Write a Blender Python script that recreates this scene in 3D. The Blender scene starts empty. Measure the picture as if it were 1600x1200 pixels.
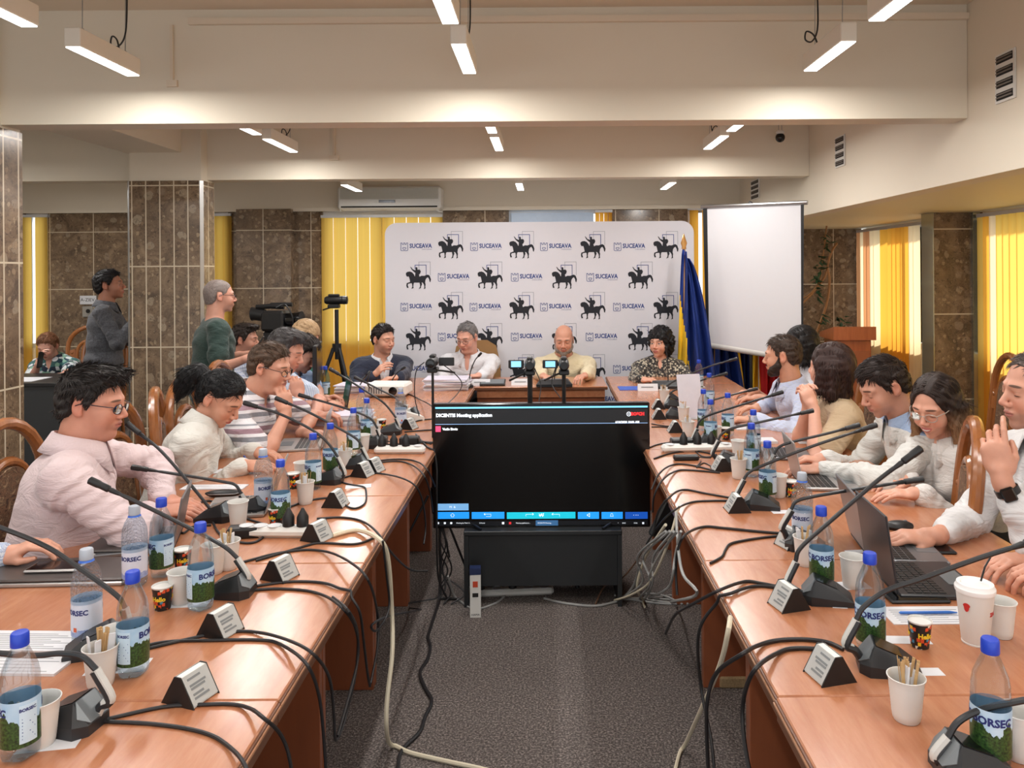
import bpy, bmesh, math, random
import numpy as np
from mathutils import Vector, Matrix
R_ = math.radians
random.seed(7)
SC = bpy.context.scene
COL = SC.collection

# ------------------------------------------------------------------ camera
F, VX, VY, TH, CH = 1200.0, 853.0, 425.0, 0.007, 1.65
TZ = 0.76                                   # table top height
cam_d = bpy.data.cameras.new('camera')
cam_d.sensor_width = 36.0
cam_d.lens = 36.0 * F / 1600.0
cam_d.shift_x = -(VX - 800.0) / 1600.0
cam_d.shift_y = -(600.0 - VY) / 1600.0
cam_d.clip_start = 0.05
cam = bpy.data.objects.new('camera', cam_d)
cam.location = (0, 0, CH)
cam.rotation_euler = (math.pi / 2, TH, 0)
COL.objects.link(cam)
SC.camera = cam

# ------------------------------------------------------------------ world, exposure
w = bpy.data.worlds.new('world')
SC.world = w
w.use_nodes = True
w.node_tree.nodes['Background'].inputs[0].default_value = (0.93, 0.97, 1.0, 1)
w.node_tree.nodes['Background'].inputs[1].default_value = 1.7
sun_d = bpy.data.lights.new('sun', 'SUN'); sun_d.energy = 5.0; sun_d.angle = R_(3); sun_d.color = (1, .95, .86)
sun = bpy.data.objects.new('sun', sun_d); COL.objects.link(sun)
sun.rotation_euler = Vector((.80, .42, .62)).to_track_quat('Z', 'Y').to_euler()
SC.view_settings.view_transform = 'Standard'
SC.view_settings.look = 'None'
SC.view_settings.gamma = 1.0
SC.view_settings.use_curve_mapping = False
SC.view_settings.exposure = 0.2
try:
    SC.cycles.max_bounces = 7
    SC.cycles.diffuse_bounces = 4
    SC.cycles.glossy_bounces = 3
    SC.cycles.transmission_bounces = 5
    SC.cycles.transparent_max_bounces = 12
    SC.cycles.caustics_reflective = False
    SC.cycles.caustics_refractive = False
    SC.cycles.sample_clamp_indirect = 4.0
except Exception:
    pass
LAMP_W = 9.5        # watts of each ceiling lamp

# ------------------------------------------------------------------ pixel <-> place
def at(px, py, D):
    dx, dy = px - VX, py - VY
    return Vector(((dx - TH * dy) * D / F, D, CH - (dy + TH * dx) * D / F))
def on(px, py, z=TZ):
    """the point of the horizontal plane z that shows at a pixel"""
    dx, dy = px - VX, py - VY
    D = (CH - z) * F / (dy + TH * dx)
    return Vector(((dx - TH * dy) * D / F, D, z))
def atx(px, py, X):
    """the point of the plane x = X that shows at a pixel"""
    dx, dy = px - VX, py - VY
    D = X * F / (dx - TH * dy)
    return Vector((X, D, CH - (dy + TH * dx) * D / F))

# ------------------------------------------------------------------ node helper
class NT:
    def __init__(s, name):
        s.m = bpy.data.materials.new(name); s.m.use_nodes = True
        s.t = s.m.node_tree; s.b = s.t.nodes['Principled BSDF']
        s.out = s.t.nodes['Material Output']
    def n(s, typ, **kw):
        x = s.t.nodes.new(typ)
        for k, v in kw.items(): setattr(x, k, v)
        return x
    def put(s, sock, v):
        if v is None: return
        if isinstance(v, bpy.types.NodeSocket): s.t.links.new(v, sock)
        elif isinstance(v, (tuple, list)) and len(v) == 3 and sock.type == 'RGBA': sock.default_value = (*v, 1)
        else: sock.default_value = v
    def ma(s, op, a, b=None, c=None, clamp=False):
        x = s.n('ShaderNodeMath', operation=op); x.use_clamp = clamp
        s.put(x.inputs[0], a); s.put(x.inputs[1], b); s.put(x.inputs[2], c)
        return x.outputs[0]
    def co(s, kind='Object'):
        return s.n('ShaderNodeTexCoord').outputs[kind]
    def scale(s, vec, sc, loc=(0, 0, 0)):
        x = s.n('ShaderNodeMapping'); s.put(x.inputs[0], vec)
        x.inputs['Scale'].default_value = sc; x.inputs['Location'].default_value = loc
        return x.outputs[0]
    def sep(s, vec):
        x = s.n('ShaderNodeSeparateXYZ'); s.put(x.inputs[0], vec); return x.outputs
    def noise(s, vec, sc, det=3, rough=0.55, dist=0.0):
        x = s.n('ShaderNodeTexNoise'); s.put(x.inputs['Vector'], vec)
        x.inputs['Scale'].default_value = sc; x.inputs['Detail'].default_value = det
        x.inputs['Roughness'].default_value = rough; x.inputs['Distortion'].default_value = dist
        return x.outputs[0]
    def voro(s, vec, sc, out=0, feature='F1'):
        x = s.n('ShaderNodeTexVoronoi', feature=feature); s.put(x.inputs['Vector'], vec)
        x.inputs['Scale'].default_value = sc
        return x.outputs[out]
    def mix(s, f, a, b):
        x = s.n('ShaderNodeMix', data_type='RGBA')
        s.put(x.inputs[0], f); s.put(x.inputs[6], a); s.put(x.inputs[7], b)
        return x.outputs[2]
    def ramp(s, f, stops, const=False):
        x = s.n('ShaderNodeValToRGB'); s.put(x.inputs[0], f)
        e = x.color_ramp.elements
        while len(e) < len(stops): e.new(0.5)
        for q, (p, c) in zip(e, stops):
            q.position = p; q.color = (*c, 1) if len(c) == 3 else c
        if const: x.color_ramp.interpolation = 'CONSTANT'
        return x.outputs[0]
    def bump(s, h, dist=0.002, strength=0.5):
        x = s.n('ShaderNodeBump'); s.put(x.inputs['Height'], h)
        x.inputs['Distance'].default_value = dist; x.inputs['Strength'].default_value = strength
        s.t.links.new(x.outputs[0], s.b.inputs['Normal'])
    def set(s, **kw):
        for k, v in kw.items(): s.put(s.b.inputs[k.replace('_', ' ')], v)
        return s.m

def srgb(r, g, b):
    f = lambda c: (c / 255 / 12.92) if c / 255 <= 0.04045 else ((c / 255 + 0.055) / 1.055) ** 2.4
    return (f(r), f(g), f(b))
_mc = {}
def plain(name, rgb, rough=0.5, metal=0.0, var=0.06, sc=30, bump=0.0, emit=0.0, coat=0.0):
    """a plain surface with a little procedural variation; rgb as seen in sRGB 0..255"""
    if name in _mc: return _mc[name]
    k = NT(name); c = srgb(*rgb)
    co = k.co(); nz = k.noise(co, sc)
    k.put(k.b.inputs['Base Color'], k.mix(nz, tuple(x * (1 - var) for x in c), tuple(min(1, x * (1 + var)) for x in c)))
    k.b.inputs['Roughness'].default_value = rough; k.b.inputs['Metallic'].default_value = metal
    k.b.inputs['Coat Weight'].default_value = coat
    if bump: k.bump(nz, bump, 0.6)
    if emit:
        k.put(k.b.inputs['Emission Color'], c); k.b.inputs['Emission Strength'].default_value = emit
    _mc[name] = k.m
    return k.m

# ------------------------------------------------------------------ mesh helper
def finish(name, me, mats, parent=None, loc=None, smooth=False, angle=None):
    if not isinstance(mats, (list, tuple)): mats = [mats]
    for m in mats: me.materials.append(m)
    if smooth:
        me.polygons.foreach_set('use_smooth', [True] * len(me.polygons))
        if angle:
            try: me.set_sharp_from_angle(angle=R_(angle))
            except Exception: pass
    o = bpy.data.objects.new(name, me); COL.objects.link(o)
    if parent is not None: o.parent = parent
    if loc is not None: o.location = loc
    return o

class MB:
    """collects shapes and links them as ONE mesh object"""
    def __init__(s): s.v = []; s.f = []; s.mi = []; s.cur = 0
    def raw(s, vs, fs, M=None):
        b = len(s.v)
        for p in vs:
            p = Vector(p)
            if M is not None: p = M @ p
            s.v.append(p)
        for f in fs: s.f.append([b + i for i in f]); s.mi.append(s.cur)
        return s
    def m(s, i): s.cur = i; return s
    def box(s, lo, hi, M=None, bev=0.0):
        x0, y0, z0 = lo; x1, y1, z1 = hi
        if bev > 0:
            b = min(bev, abs(x1 - x0) * .45, abs(y1 - y0) * .45, abs(z1 - z0) * .45)
            cx, cy, cz = (x0 + x1) / 2, (y0 + y1) / 2, (z0 + z1) / 2
            hx, hy, hz = abs(x1 - x0) / 2, abs(y1 - y0) / 2, abs(z1 - z0) / 2
            vs = []; ix = {}
            for sx in (-1, 1):
                for sy in (-1, 1):
                    for sz in (-1, 1):
                        for a in range(3):
                            h = [hx - b, hy - b, hz - b]; h[a] += b
                            ix[(sx, sy, sz, a)] = len(vs)
                            vs.append((cx + sx * h[0], cy + sy * h[1], cz + sz * h[2]))
            fs = []
            for a in range(3):
                u, w_ = (a + 1) % 3, (a + 2) % 3
                for sg in (-1, 1):
                    q = []
                    for (p, r) in ((-1, -1), (1, -1), (1, 1), (-1, 1)):
                        k = [0, 0, 0]; k[a] = sg; k[u] = p; k[w_] = r
                        q.append(ix[(*k, a)])
                    fs.append(q if sg > 0 else q[::-1])
                for p in (-1, 1):          # edges parallel to axis a
                    for r in (-1, 1):
                        k0 = [0, 0, 0]; k1 = [0, 0, 0]
                        k0[a] = -1; k1[a] = 1; k0[u] = k1[u] = p; k0[w_] = k1[w_] = r
                        q = [ix[(*k0, u)], ix[(*k1, u)], ix[(*k1, w_)], ix[(*k0, w_)]]
                        fs.append(q if p * r > 0 else q[::-1])
            for sx in (-1, 1):
                for sy in (-1, 1):
                    for sz in (-1, 1):
                        q = [ix[(sx, sy, sz, a)] for a in range(3)]
                        fs.append(q if sx * sy * sz > 0 else q[::-1])
            return s.raw(vs, fs, M)
        vs = [(x, y, z) for x in (x0, x1) for y in (y0, y1) for z in (z0, z1)]
        return s.raw(vs, [(0, 1, 3, 2), (4, 6, 7, 5), (0, 4, 5, 1), (2, 3, 7, 6), (0, 2, 6, 4), (1, 5, 7, 3)], M)
    def lathe(s, prof, n=16, M=None, cap=True):
        """prof = [(radius, z)] turned about z"""
        vs = []; fs = []
        for r, z in prof:
            for k in range(n):
                a = 2 * math.pi * k / n
                vs.append((r * math.cos(a), r * math.sin(a), z))
        for i in range(len(prof) - 1):
            for k in range(n):
                a, b = i * n + k, i * n + (k + 1) % n
                fs.append((a, b, b + n, a + n))
        if cap:
            fs.append(tuple(range(n))[::-1]); fs.append(tuple((len(prof) - 1) * n + k for k in range(n)))
        return s.raw(vs, fs, M)
    def tube(s, pts, r, n=8, M=None, cap=True):
        pts = [Vector(p) for p in pts]
        if not isinstance(r, (list, tuple)): r = [r] * len(pts)
        vs = []; fs = []; up = None
        for i, p in enumerate(pts):
            t = (pts[min(i + 1, len(pts) - 1)] - pts[max(i - 1, 0)])
            if t.length < 1e-9: t = Vector((0, 0, 1))
            t.normalize()
            if up is None:
                up = Vector((0, 0, 1)) if abs(t.z) < 0.9 else Vector((1, 0, 0))
            a = t.cross(up)
            if a.length < 1e-6: a = t.orthogonal()
            a.normalize(); b = a.cross(t).normalized(); up = b
            for k in range(n):
                q = 2 * math.pi * k / n
                vs.append(p + (a * math.cos(q) + b * math.sin(q)) * r[i])
        for i in range(len(pts) - 1):
            for k in range(n):
                a_, b_ = i * n + k, i * n + (k + 1) % n
                fs.append((a_, b_, b_ + n, a_ + n))
        if cap:
            fs.append(tuple(range(n))[::-1]); fs.append(tuple((len(pts) - 1) * n + k for k in range(n)))
        return s.raw(vs, fs, M)
    def prism(s, poly, z0, z1, M=None):
        """poly in xy extruded along z"""
        n = len(poly)
        vs = [(x, y, z0) for x, y in poly] + [(x, y, z1) for x, y in poly]
        fs = [tuple(range(n))[::-1], tuple(range(n, 2 * n))]
        fs += [(i, (i + 1) % n, n + (i + 1) % n, n + i) for i in range(n)]
        return s.raw(vs, fs, M)
    def ball(s, c, r, M=None, n=12, m=8):
        if not isinstance(r, (tuple, list)): r = (r, r, r)
        vs = [(c[0], c[1], c[2] - r[2])]; fs = []
        for i in range(1, m):
            a = -math.pi / 2 + math.pi * i / m
            for k in range(n):
                q = 2 * math.pi * k / n
                vs.append((c[0] + r[0] * math.cos(a) * math.cos(q), c[1] + r[1] * math.cos(a) * math.sin(q), c[2] + r[2] * math.sin(a)))
        vs.append((c[0], c[1], c[2] + r[2]))
        for k in range(n):
            fs.append((0, 1 + (k + 1) % n, 1 + k))
            fs.append((len(vs) - 1, 1 + (m - 2) * n + k, 1 + (m - 2) * n + (k + 1) % n))
        for i in range(m - 2):
            for k in range(n):
                a, b = 1 + i * n + k, 1 + i * n + (k + 1) % n
                fs.append((a, b, b + n, a + n))
        return s.raw(vs, fs, M)
    def mesh(s, name):
        me = bpy.data.meshes.new(name)
        me.from_pydata([tuple(p) for p in s.v], [], s.f)
        me.polygons.foreach_set('material_index', s.mi)
        me.update()
        return me
    def build(s, name, mats, parent=None, loc=None, smooth=False, angle=35):
        return finish(name, s.mesh(name), mats, parent, loc, smooth, angle)

def tag(o, label=None, cat=None, group=None, kind=None):
    if label: o['label'] = label
    if cat: o['category'] = cat
    if group: o['group'] = group
    if kind: o['kind'] = kind
    return o
def thing(name, loc, rz=0.0, label=None, cat=None, group=None):
    o = bpy.data.objects.new(name, None); COL.objects.link(o)
    o.empty_display_size = 0.05
    o.location = loc; o.rotation_euler = (0, 0, rz)
    return tag(o, label, cat, group)
def dup(o, parent=None):
    c = o.copy(); COL.objects.link(c)
    if parent is not None: c.parent = parent
    for ch in list(o.children): dup(ch, c)
    return c
def Tr(x, y, z): return Matrix.Translation((x, y, z))
def Rz(a): return Matrix.Rotation(a, 4, 'Z')
def Rx(a): return Matrix.Rotation(a, 4, 'X')
def Ry(a): return Matrix.Rotation(a, 4, 'Y')
def smooth_path(pts, n=8):
    """Catmull-Rom through the points"""
    P = [Vector(p) for p in pts]
    if len(P) < 3: return P
    Q = [P[0] * 2 - P[1]] + P + [P[-1] * 2 - P[-2]]
    out = []
    for i in range(1, len(Q) - 2):
        a, b, c, d = Q[i - 1], Q[i], Q[i + 1], Q[i + 2]
        for k in range(n):
            t = k / n
            out.append(0.5 * ((2 * b) + (c - a) * t + (2 * a - 5 * b + 4 * c - d) * t * t + (3 * b - a - 3 * c + d) * t ** 3))
    out.append(P[-1])
    return out
def text_mb(txt, size, depth=0.0008, align='CENTER', bold=0.0):
    """built-in font as a mesh lying in local XZ, facing -Y"""
    cu = bpy.data.curves.new('txt', 'FONT')
    cu.body = txt; cu.size = size; cu.align_x = align; cu.align_y = 'CENTER'
    cu.extrude = depth / 2; cu.offset = bold; cu.resolution_u = 2
    ob = bpy.data.objects.new('txt', cu)
    me = bpy.data.meshes.new_from_object(ob)
    vs = [(v.co.x, -v.co.z, v.co.y) for v in me.vertices]
    fs = [tuple(p.vertices) for p in me.polygons]
    bpy.data.objects.remove(ob); bpy.data.curves.remove(cu); bpy.data.meshes.remove(me)
    mb = MB(); mb.raw(vs, fs)
    return mb
def hull(pts):
    bm = bmesh.new()
    for p in pts: bm.verts.new(p)
    r = bmesh.ops.convex_hull(bm, input=bm.verts)
    bmesh.ops.delete(bm, geom=[g for g in r['geom_interior'] if isinstance(g, bmesh.types.BMVert)], context='VERTS')
    bm.verts.index_update()
    vs = [tuple(v.co) for v in bm.verts]; fs = [[v.index for v in f.verts] for f in bm.faces]
    bm.free(); return vs, fs


# ------------------------------------------------------------------ room materials
def m_stone(name, tw, th, u0, v0, axis='X', base=1.0):
    k = NT(name); co = k.co()
    S = k.sep(co)
    n1 = k.noise(co, 5, 5, 0.65, 1.2)
    wp = k.n('ShaderNodeVectorMath', operation='MULTIPLY_ADD')
    nc = k.n('ShaderNodeTexNoise'); nc.inputs['Scale'].default_value = 6; nc.inputs['Detail'].default_value = 3
    k.put(nc.inputs['Vector'], co)
    k.put(wp.inputs[0], nc.outputs['Color']); wp.inputs[1].default_value = (.09,) * 3; k.put(wp.inputs[2], co)
    v1 = k.voro(wp.outputs[0], 11); v2 = k.voro(wp.outputs[0], 42)
    col1 = k.voro(wp.outputs[0], 11, 1); v3 = k.voro(wp.outputs[0], 24); cs3 = k.sep(k.voro(wp.outputs[0], 24, 1))
    mud = k.ramp(n1, [(.3, srgb(80, 64, 50)), (.52, srgb(120, 99, 78)), (.75, srgb(150, 126, 100))])
    cs = k.sep(col1)
    peb = k.ma('MULTIPLY', k.ma('LESS_THAN', v1, .42), k.ma('GREATER_THAN', cs[0], .68))
    pebc = k.ramp(cs[1], [(.0, srgb(138, 114, 92)), (.6, srgb(156, 140, 118)), (1, srgb(122, 98, 80))])
    c = k.mix(k.ma('MULTIPLY', peb, .8), mud, pebc)
    c = k.mix(k.ma('MULTIPLY', k.ma('MULTIPLY', k.ma('LESS_THAN', v3, .40), k.ma('GREATER_THAN', cs3[0], .55)), .7), c, k.ramp(cs3[1], [(0, srgb(70, 56, 46)), (.4, srgb(134, 108, 84)), (1, srgb(170, 148, 118))]))
    sm = k.ramp(v2, [(.05, (1, 1, 1)), (.3, (0, 0, 0))])
    cv = k.sep(k.voro(wp.outputs[0], 42, 1))
    c = k.mix(k.ma('MULTIPLY', k.ma('MULTIPLY', sm, k.ma('GREATER_THAN', cv[0], .7)), .6), c, srgb(172, 152, 126))
    c = k.mix(k.ma('MULTIPLY', k.ramp(k.noise(wp.outputs[0], 28, 4, .7, 2.5), [(.56, (0, 0, 0)), (.68, (1, 1, 1))]), .4), c, srgb(150, 128, 104))
    c = k.mix(k.ma('MULTIPLY', k.ramp(k.noise(co, 24, 4, .7, 3), [(.35, (1, 1, 1)), (.45, (0, 0, 0))]), .7), c, srgb(52, 42, 38))
    u = S[0] if axis == 'X' else k.ma('ADD', S[0], S[1])
    fu = k.ma('ABSOLUTE', k.ma('SUBTRACT', k.ma('FRACT', k.ma('DIVIDE', k.ma('SUBTRACT', u, u0), tw)), .5))
    fv = k.ma('ABSOLUTE', k.ma('SUBTRACT', k.ma('FRACT', k.ma('DIVIDE', k.ma('SUBTRACT', S[2], v0), th)), .5))
    g = k.ma('MAXIMUM', k.ma('GREATER_THAN', fu, .5 - .005 / tw), k.ma('GREATER_THAN', fv, .5 - .005 / th))
    c = k.mix(g, c, srgb(205, 190, 165))
    k.put(k.b.inputs['Base Color'], c); k.b.inputs['Roughness'].default_value = .22
    return k.m
M_back = m_stone('conglomerate_tiles', .51, .67, -5.3, .145)
M_pil = m_stone('conglomerate_strips', .118, .68, 0.03, .36, 'XY')
M_pilR = m_stone('conglomerate_blocks', .43, .72, 3.28, .55)
M_paint = plain('white_paint', (224, 214, 196), .75, var=.02, sc=3)
M_ceil = plain('ceiling_paint', (222, 208, 188), .8, var=.02, sc=2)
M_soffit = plain('soffit_paint', (222, 212, 180), .6, var=.02)
M_metal = plain('brushed_steel', (170, 170, 170), .35, .9)
M_alu = plain('white_frame', (205, 206, 208), .45)
M_black = plain('black_plastic', (22, 22, 24), .42, var=.1)
M_blackg = plain('black_gloss', (12, 12, 14), .15)
M_white = plain('white_plastic', (222, 221, 216), .45, var=.02)
M_paper = plain('paper', (216, 216, 220), .8, var=.02)
M_dark = plain('dark_slot', (28, 26, 24), .8)

def m_carpet():
    k = NT('carpet'); co = k.co()
    a = k.noise(co, 120, 3, .8); b = k.noise(co, 5, 2); v = k.voro(co, 210)
    c = k.ramp(a, [(.34, srgb(42, 36, 35)), (.5, srgb(92, 84, 80)), (.66, srgb(168, 156, 150))])
    c = k.mix(k.ma('MULTIPLY', b, .35), c, srgb(70, 62, 60))
    k.put(k.b.inputs['Base Color'], c); k.b.inputs['Roughness'].default_value = .95
    k.bump(v, .004, .6); return k.m
M_carpet = m_carpet()

def m_laminate(name, a, b, rough, axis=(1.0, 6.0, 6.0)):
    k = NT(name); co = k.co()
    g = k.noise(k.scale(co, axis), 3.0, 5, .6, 1.0); g2 = k.noise(k.scale(co, axis), 26, 3, .6)
    f = k.ma('ADD', k.ma('MULTIPLY', g, .75), k.ma('MULTIPLY', g2, .25))
    k.put(k.b.inputs['Base Color'], k.ramp(f, [(.3, srgb(*a)), (.7, srgb(*b))]))
    k.b.inputs['Roughness'].default_value = rough
    k.b.inputs['Coat Weight'].default_value = .45; k.b.inputs['Coat Roughness'].default_value = .2
    return k.m
M_top = m_laminate('cherry_laminate', (166, 102, 68), (192, 132, 96), .27, (6., 1., 6.))
M_panel = m_laminate('cherry_panel', (126, 66, 38), (150, 84, 50), .4, (1., 1., .12))
M_edge = plain('edge_strip', (104, 66, 46), .35)
M_edge2 = plain('edge_bead', (180, 132, 100), .3)

def m_glass_pane():
    k = NT('window_glass')
    tr = k.n('ShaderNodeBsdfTransparent'); gl = k.n('ShaderNodeBsdfGlossy'); gl.inputs['Roughness'].default_value = .02
    fr = k.n('ShaderNodeFresnel'); fr.inputs[0].default_value = 1.35
    mx = k.n('ShaderNodeMixShader')
    k.put(mx.inputs[0], fr.outputs[0]); k.put(mx.inputs[1], tr.outputs[0]); k.put(mx.inputs[2], gl.outputs[0])
    k.t.links.new(mx.outputs[0], k.out.inputs[0]); return k.m
M_pane = m_glass_pane()

def m_blind(name, rgb, trans=.72):
    k = NT(name); c = srgb(*rgb); co = k.co()
    cc = k.mix(k.noise(k.scale(co, (40, 40, .3)), 1.5, 2), tuple(x * .88 for x in c), c)
    d = k.n('ShaderNodeBsdfDiffuse'); t = k.n('ShaderNodeBsdfTranslucent'); mx = k.n('ShaderNodeMixShader')
    k.put(d.inputs[0], cc); k.put(t.inputs[0], cc); mx.inputs[0].default_value = trans
    k.put(mx.inputs[1], d.outputs[0]); k.put(mx.inputs[2], t.outputs[0])
    k.t.links.new(mx.outputs[0], k.out.inputs[0]); return k.m
M_yel = m_blind('yellow_fabric', (252, 208, 104))
M_org = m_blind('orange_fabric', (244, 178, 70))
M_cream = m_blind('cream_fabric', (250, 225, 180))
M_brn = m_blind('tan_fabric', (196, 140, 96))

def struct(name, mb, mats, parent=None):
    o = mb.build(name, mats, parent)
    o['kind'] = 'structure'
    return o

# ------------------------------------------------------------------ room shell
ZC, ZB, BW = 3.07, 2.46, 9.0
XL, XR = -7.0, 3.7
Y0 = -2.6
struct('floor', MB().box((XL, Y0, -.1), (XR + .2, BW + .2, 0)), M_carpet)
struct('ceiling', MB().box((XL, Y0, ZC), (XR + .2, BW + .2, ZC + .1)), M_ceil)
struct('light_baffle_rear', MB().box((XL, Y0 - .1, 1.9), (2.27, Y0 - .001, ZC)), M_paint)  # unseen panel added behind the camera to cut light reaching the beams
struct('wall_left', MB().box((XL - .1, Y0, 0), (XL, BW + .2, ZC)), M_paint)
# far wall: stone bays, white band above, openings between
mb = MB()
for a, b in ((XL, -6.12), (-5.83, -3.9), (-3.72, -2.62), (-1.2, -.43), (.78, 1.66), (1.95, XR)):
    mb.box((a, BW, 0), (b, BW + .15, 2.385))
mb.box((-3.57, BW - .14, 0), (-2.94, BW - .002, 2.40))
struct('wall_far', mb, M_back)
mb = MB().box((XL, BW - .02, 2.387), (2.27, BW + .15, ZC))
for a, b in ((-6.12, -5.83), (-3.9, -3.72), (-2.62, -1.2), (-.43, .78), (1.66, 1.95)):
    mb.box((a, BW + .01, 0), (b, BW + .15, .8))
struct('wall_far_band', mb, M_paint)
struct('trim_1', MB().box((XL, BW - .06, 2.375), (2.27, BW - .022, 2.42)), M_paint)
def window_x(n, a, b, z0=.8, z1=2.385):          # window in the far wall
    f = MB()
    for x in (a, b - .05): f.box((x, BW + .05, z0), (x + .05, BW + .1, z1))
    for z in (z0, z1 - .05): f.box((a + .05, BW + .05, z), (b - .05, BW + .1, z + .05))
    if b - a > .9: f.box(((a + b) / 2 - .03, BW + .05, z0 + .05), ((a + b) / 2 + .03, BW + .1, z1 - .05))
    o = struct('window_%d' % n, f, M_alu)
    struct('window_glass', MB().box((a + .05, BW + .07, z0 + .05), (b - .05, BW + .08, z1 - .05)), M_pane, o)
for i, (a, b) in enumerate(((-6.12, -5.83), (-3.9, -3.72), (-2.62, -1.2), (-.43, .78), (1.66, 1.95))): window_x(i + 1, a, b)
# right side: bulkhead, soffit, window wall
struct('wall_right_bulkhead', MB().box((2.27, Y0, 2.13), (2.42, BW + .1, ZC)), M_paint)
struct('ceiling_soffit', MB().box((2.42, Y0, 2.13), (XR + .2, BW + .1, 2.2)), M_soffit)
struct('wall_right', MB().box((XR, Y0, 0), (XR + .15, BW + .15, .86)).box((XR, 6.46, .86), (XR + .15, 6.72, 2.13))
       .box((XR, Y0, .86), (XR + .15, -2.2, 2.13)), M_paint)
def window_y(n, a, b, z0=.86, z1=2.13):
    f = MB(); m = max(1, round((b - a) / 1.1))
    for i in range(m + 1):
        y = a + (b - a - .05) * i / m
        f.box((XR + .06, y, z0), (XR + .11, y + .05, z1))
    for z in (z0, z1 - .05): f.box((XR + .055, a, z), (XR + .115, b, z + .05))
    o = struct('window_%d' % n, f, M_alu)
    struct('window_glass', MB().box((XR + .08, a + .05, z0 + .05), (XR + .09, b - .05, z1 - .05)), M_pane, o)
window_y(6, 6.72, BW); window_y(7, 2.6, 6.46); window_y(8, -2.2, 2.6)
o = struct('wall_right_pilaster', MB().box((3.28, 6.5, 0), (XR, 6.68, 2.13)), M_pilR)
struct('trim_2', MB().box((3.272, 6.49, 0), (3.279, 6.69, 2.13)).box((3.60, 6.47, 0), (3.66, 6.499, 2.13)), plain('polished_strip', (190, 190, 170), .12, .85))
# beams
struct('ceiling_beam', MB().box((XL, 4.12, ZB), (2.268, 4.28, ZC)), M_paint)
struct('ceiling_beam', MB().box((XL, 6.60, ZB), (2.268, 6.76, ZC)), M_paint)
struct('ceiling_beam', MB().box((-3.54, 4.285, 2.68), (-3.07, 6.595, ZC)), M_paint)
struct('trim_3', MB().box((-1.9, 4.095, 2.985), (2.268, 4.119, 3.02)), M_ceil)
# small painted conduits on the first beam
struct('trim_4', MB().box((-2.0, 4.10, 2.69), (-1.985, 4.119, 2.985)).box((-2.02, 4.10, 2.655), (-1.965, 4.119, 2.69)), M_ceil)
struct('trim_5', MB().box((-1.82, 6.575, 2.66), (-1.80, 6.599, 2.96)).box((-1.85, 6.57, 2.62), (-1.77, 6.599, 2.66)), M_ceil)

# ------------------------------------------------------------------ pillars
def pillar(x0, x1, y0, y1, z1, c=.03):
    p = [(x0 + c, y0), (x1 - c, y0), (x1, y0 + c), (x1, y1 - c), (x1 - c, y1), (x0 + c, y1), (x0, y1 - c), (x0, y0 + c)]
    o = struct('wall_pillar', MB().prism(p, 0, z1), M_pil)
    t = MB()
    for (x, y) in ((x0 + c * .5, y0 + c * .5), (x1 - c * .5, y0 + c * .5)):
        t.box((-.016, -.004, 0), (.016, 0, z1), Tr(x, y, 0) @ Rz(R_(-45 if x < (x0 + x1) / 2 else 45)))
    struct('trim_metal', t, M_metal, o)
    struct('trim_cap', MB().box((x0 + .02, y0 + .02, z1 + .001), (x1 - .02, y1 - .02, ZC - .001)), M_paint, o)
pillar(-3.52, -2.90, 4.02, 4.29, 2.44)
pillar(-3.53, -2.885, 6.46, 6.72, 2.44)

# ------------------------------------------------------------------ blinds
def blinds(x_or_y, a, b, z0, z1, mats, label, along='X', step=.085, seed=1, ang=18, parts=None):
    rnd = random.Random(seed)
    t = thing('vertical_blinds', (0, 0, 0), 0, label, 'blinds', 'vertical fabric blinds')
    mb = MB(); n = int((b - a) / step)
    for i in range(n):
        c = a + (i + .5) * (b - a) / n
        if parts and rnd.random() < parts: continue
        an = R_(ang + rnd.uniform(-8, 8)); hw = step * .52
        mb.cur = rnd.choice(range(len(mats)))
        if along == 'X': M = Tr(c, x_or_y, 0) @ Rz(an)
        else: M = Tr(x_or_y, c, 0) @ Rz(an + math.pi / 2)
        vs = []
        for j in range(5):
            u = -hw + 2 * hw * j / 4; v = .006 * (1 - (u / hw) ** 2)
            vs += [(u, v, z0), (u, v, z1)]
        mb.raw(vs, [(2 * j, 2 * j + 2, 2 * j + 3, 2 * j + 1) for j in range(4)], M)
        mb.box((-hw, -.001, z0), (hw, .002, z0 + .02), M)
    mb.build('fabric_slats', mats, t, smooth=False)
    r = MB()
    if along == 'X': r.box((a, x_or_y - .02, z1), (b, x_or_y + .02, z1 + .03))
    else: r.box((x_or_y - .02, a, z1), (x_or_y + .02, b, z1 + .03))
    r.build('head_rail', M_alu, t)
blinds(BW - .035, -6.16, -5.80, .1, 2.33, [M_yel], 'yellow vertical blinds in the narrow gap beside the near-left stone pillar', step=.13, ang=8)
blinds(BW - .035, -3.95, -3.67, .1, 2.33, [M_yel], 'narrow yellow blinds just right of the second stone pillar', step=.09, ang=8)
blinds(BW - .035, -2.62, -1.2, .1, 2.30, [M_yel], 'wide yellow vertical blinds under the air conditioner', step=.13, seed=4, ang=12)
blinds(BW - .035, .58, .78, .1, 2.34, [M_org], 'small strip of orange blinds showing above the printed backdrop', step=.05, ang=25)
blinds(BW - .035, 1.66, 1.95, .1, 2.36, [M_yel, M_yel, M_org], 'yellow blinds between the printed backdrop and the projection screen', step=.1, seed=3, ang=10)
blinds(XR - .07, 6.75, 8.93, .1, 2.08, [M_cream, M_org, M_org, M_brn, M_cream], 'sunlit orange and cream blinds behind the wooden lectern', 'Y', .088, 5, 26, .16)
blinds(XR - .07, 2.7, 6.44, .1, 2.08, [M_yel, M_yel, M_org, M_yel, M_cream], 'yellow vertical blinds right of the stone pilaster at the right edge', 'Y', .088, 8, 24, .1)
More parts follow.
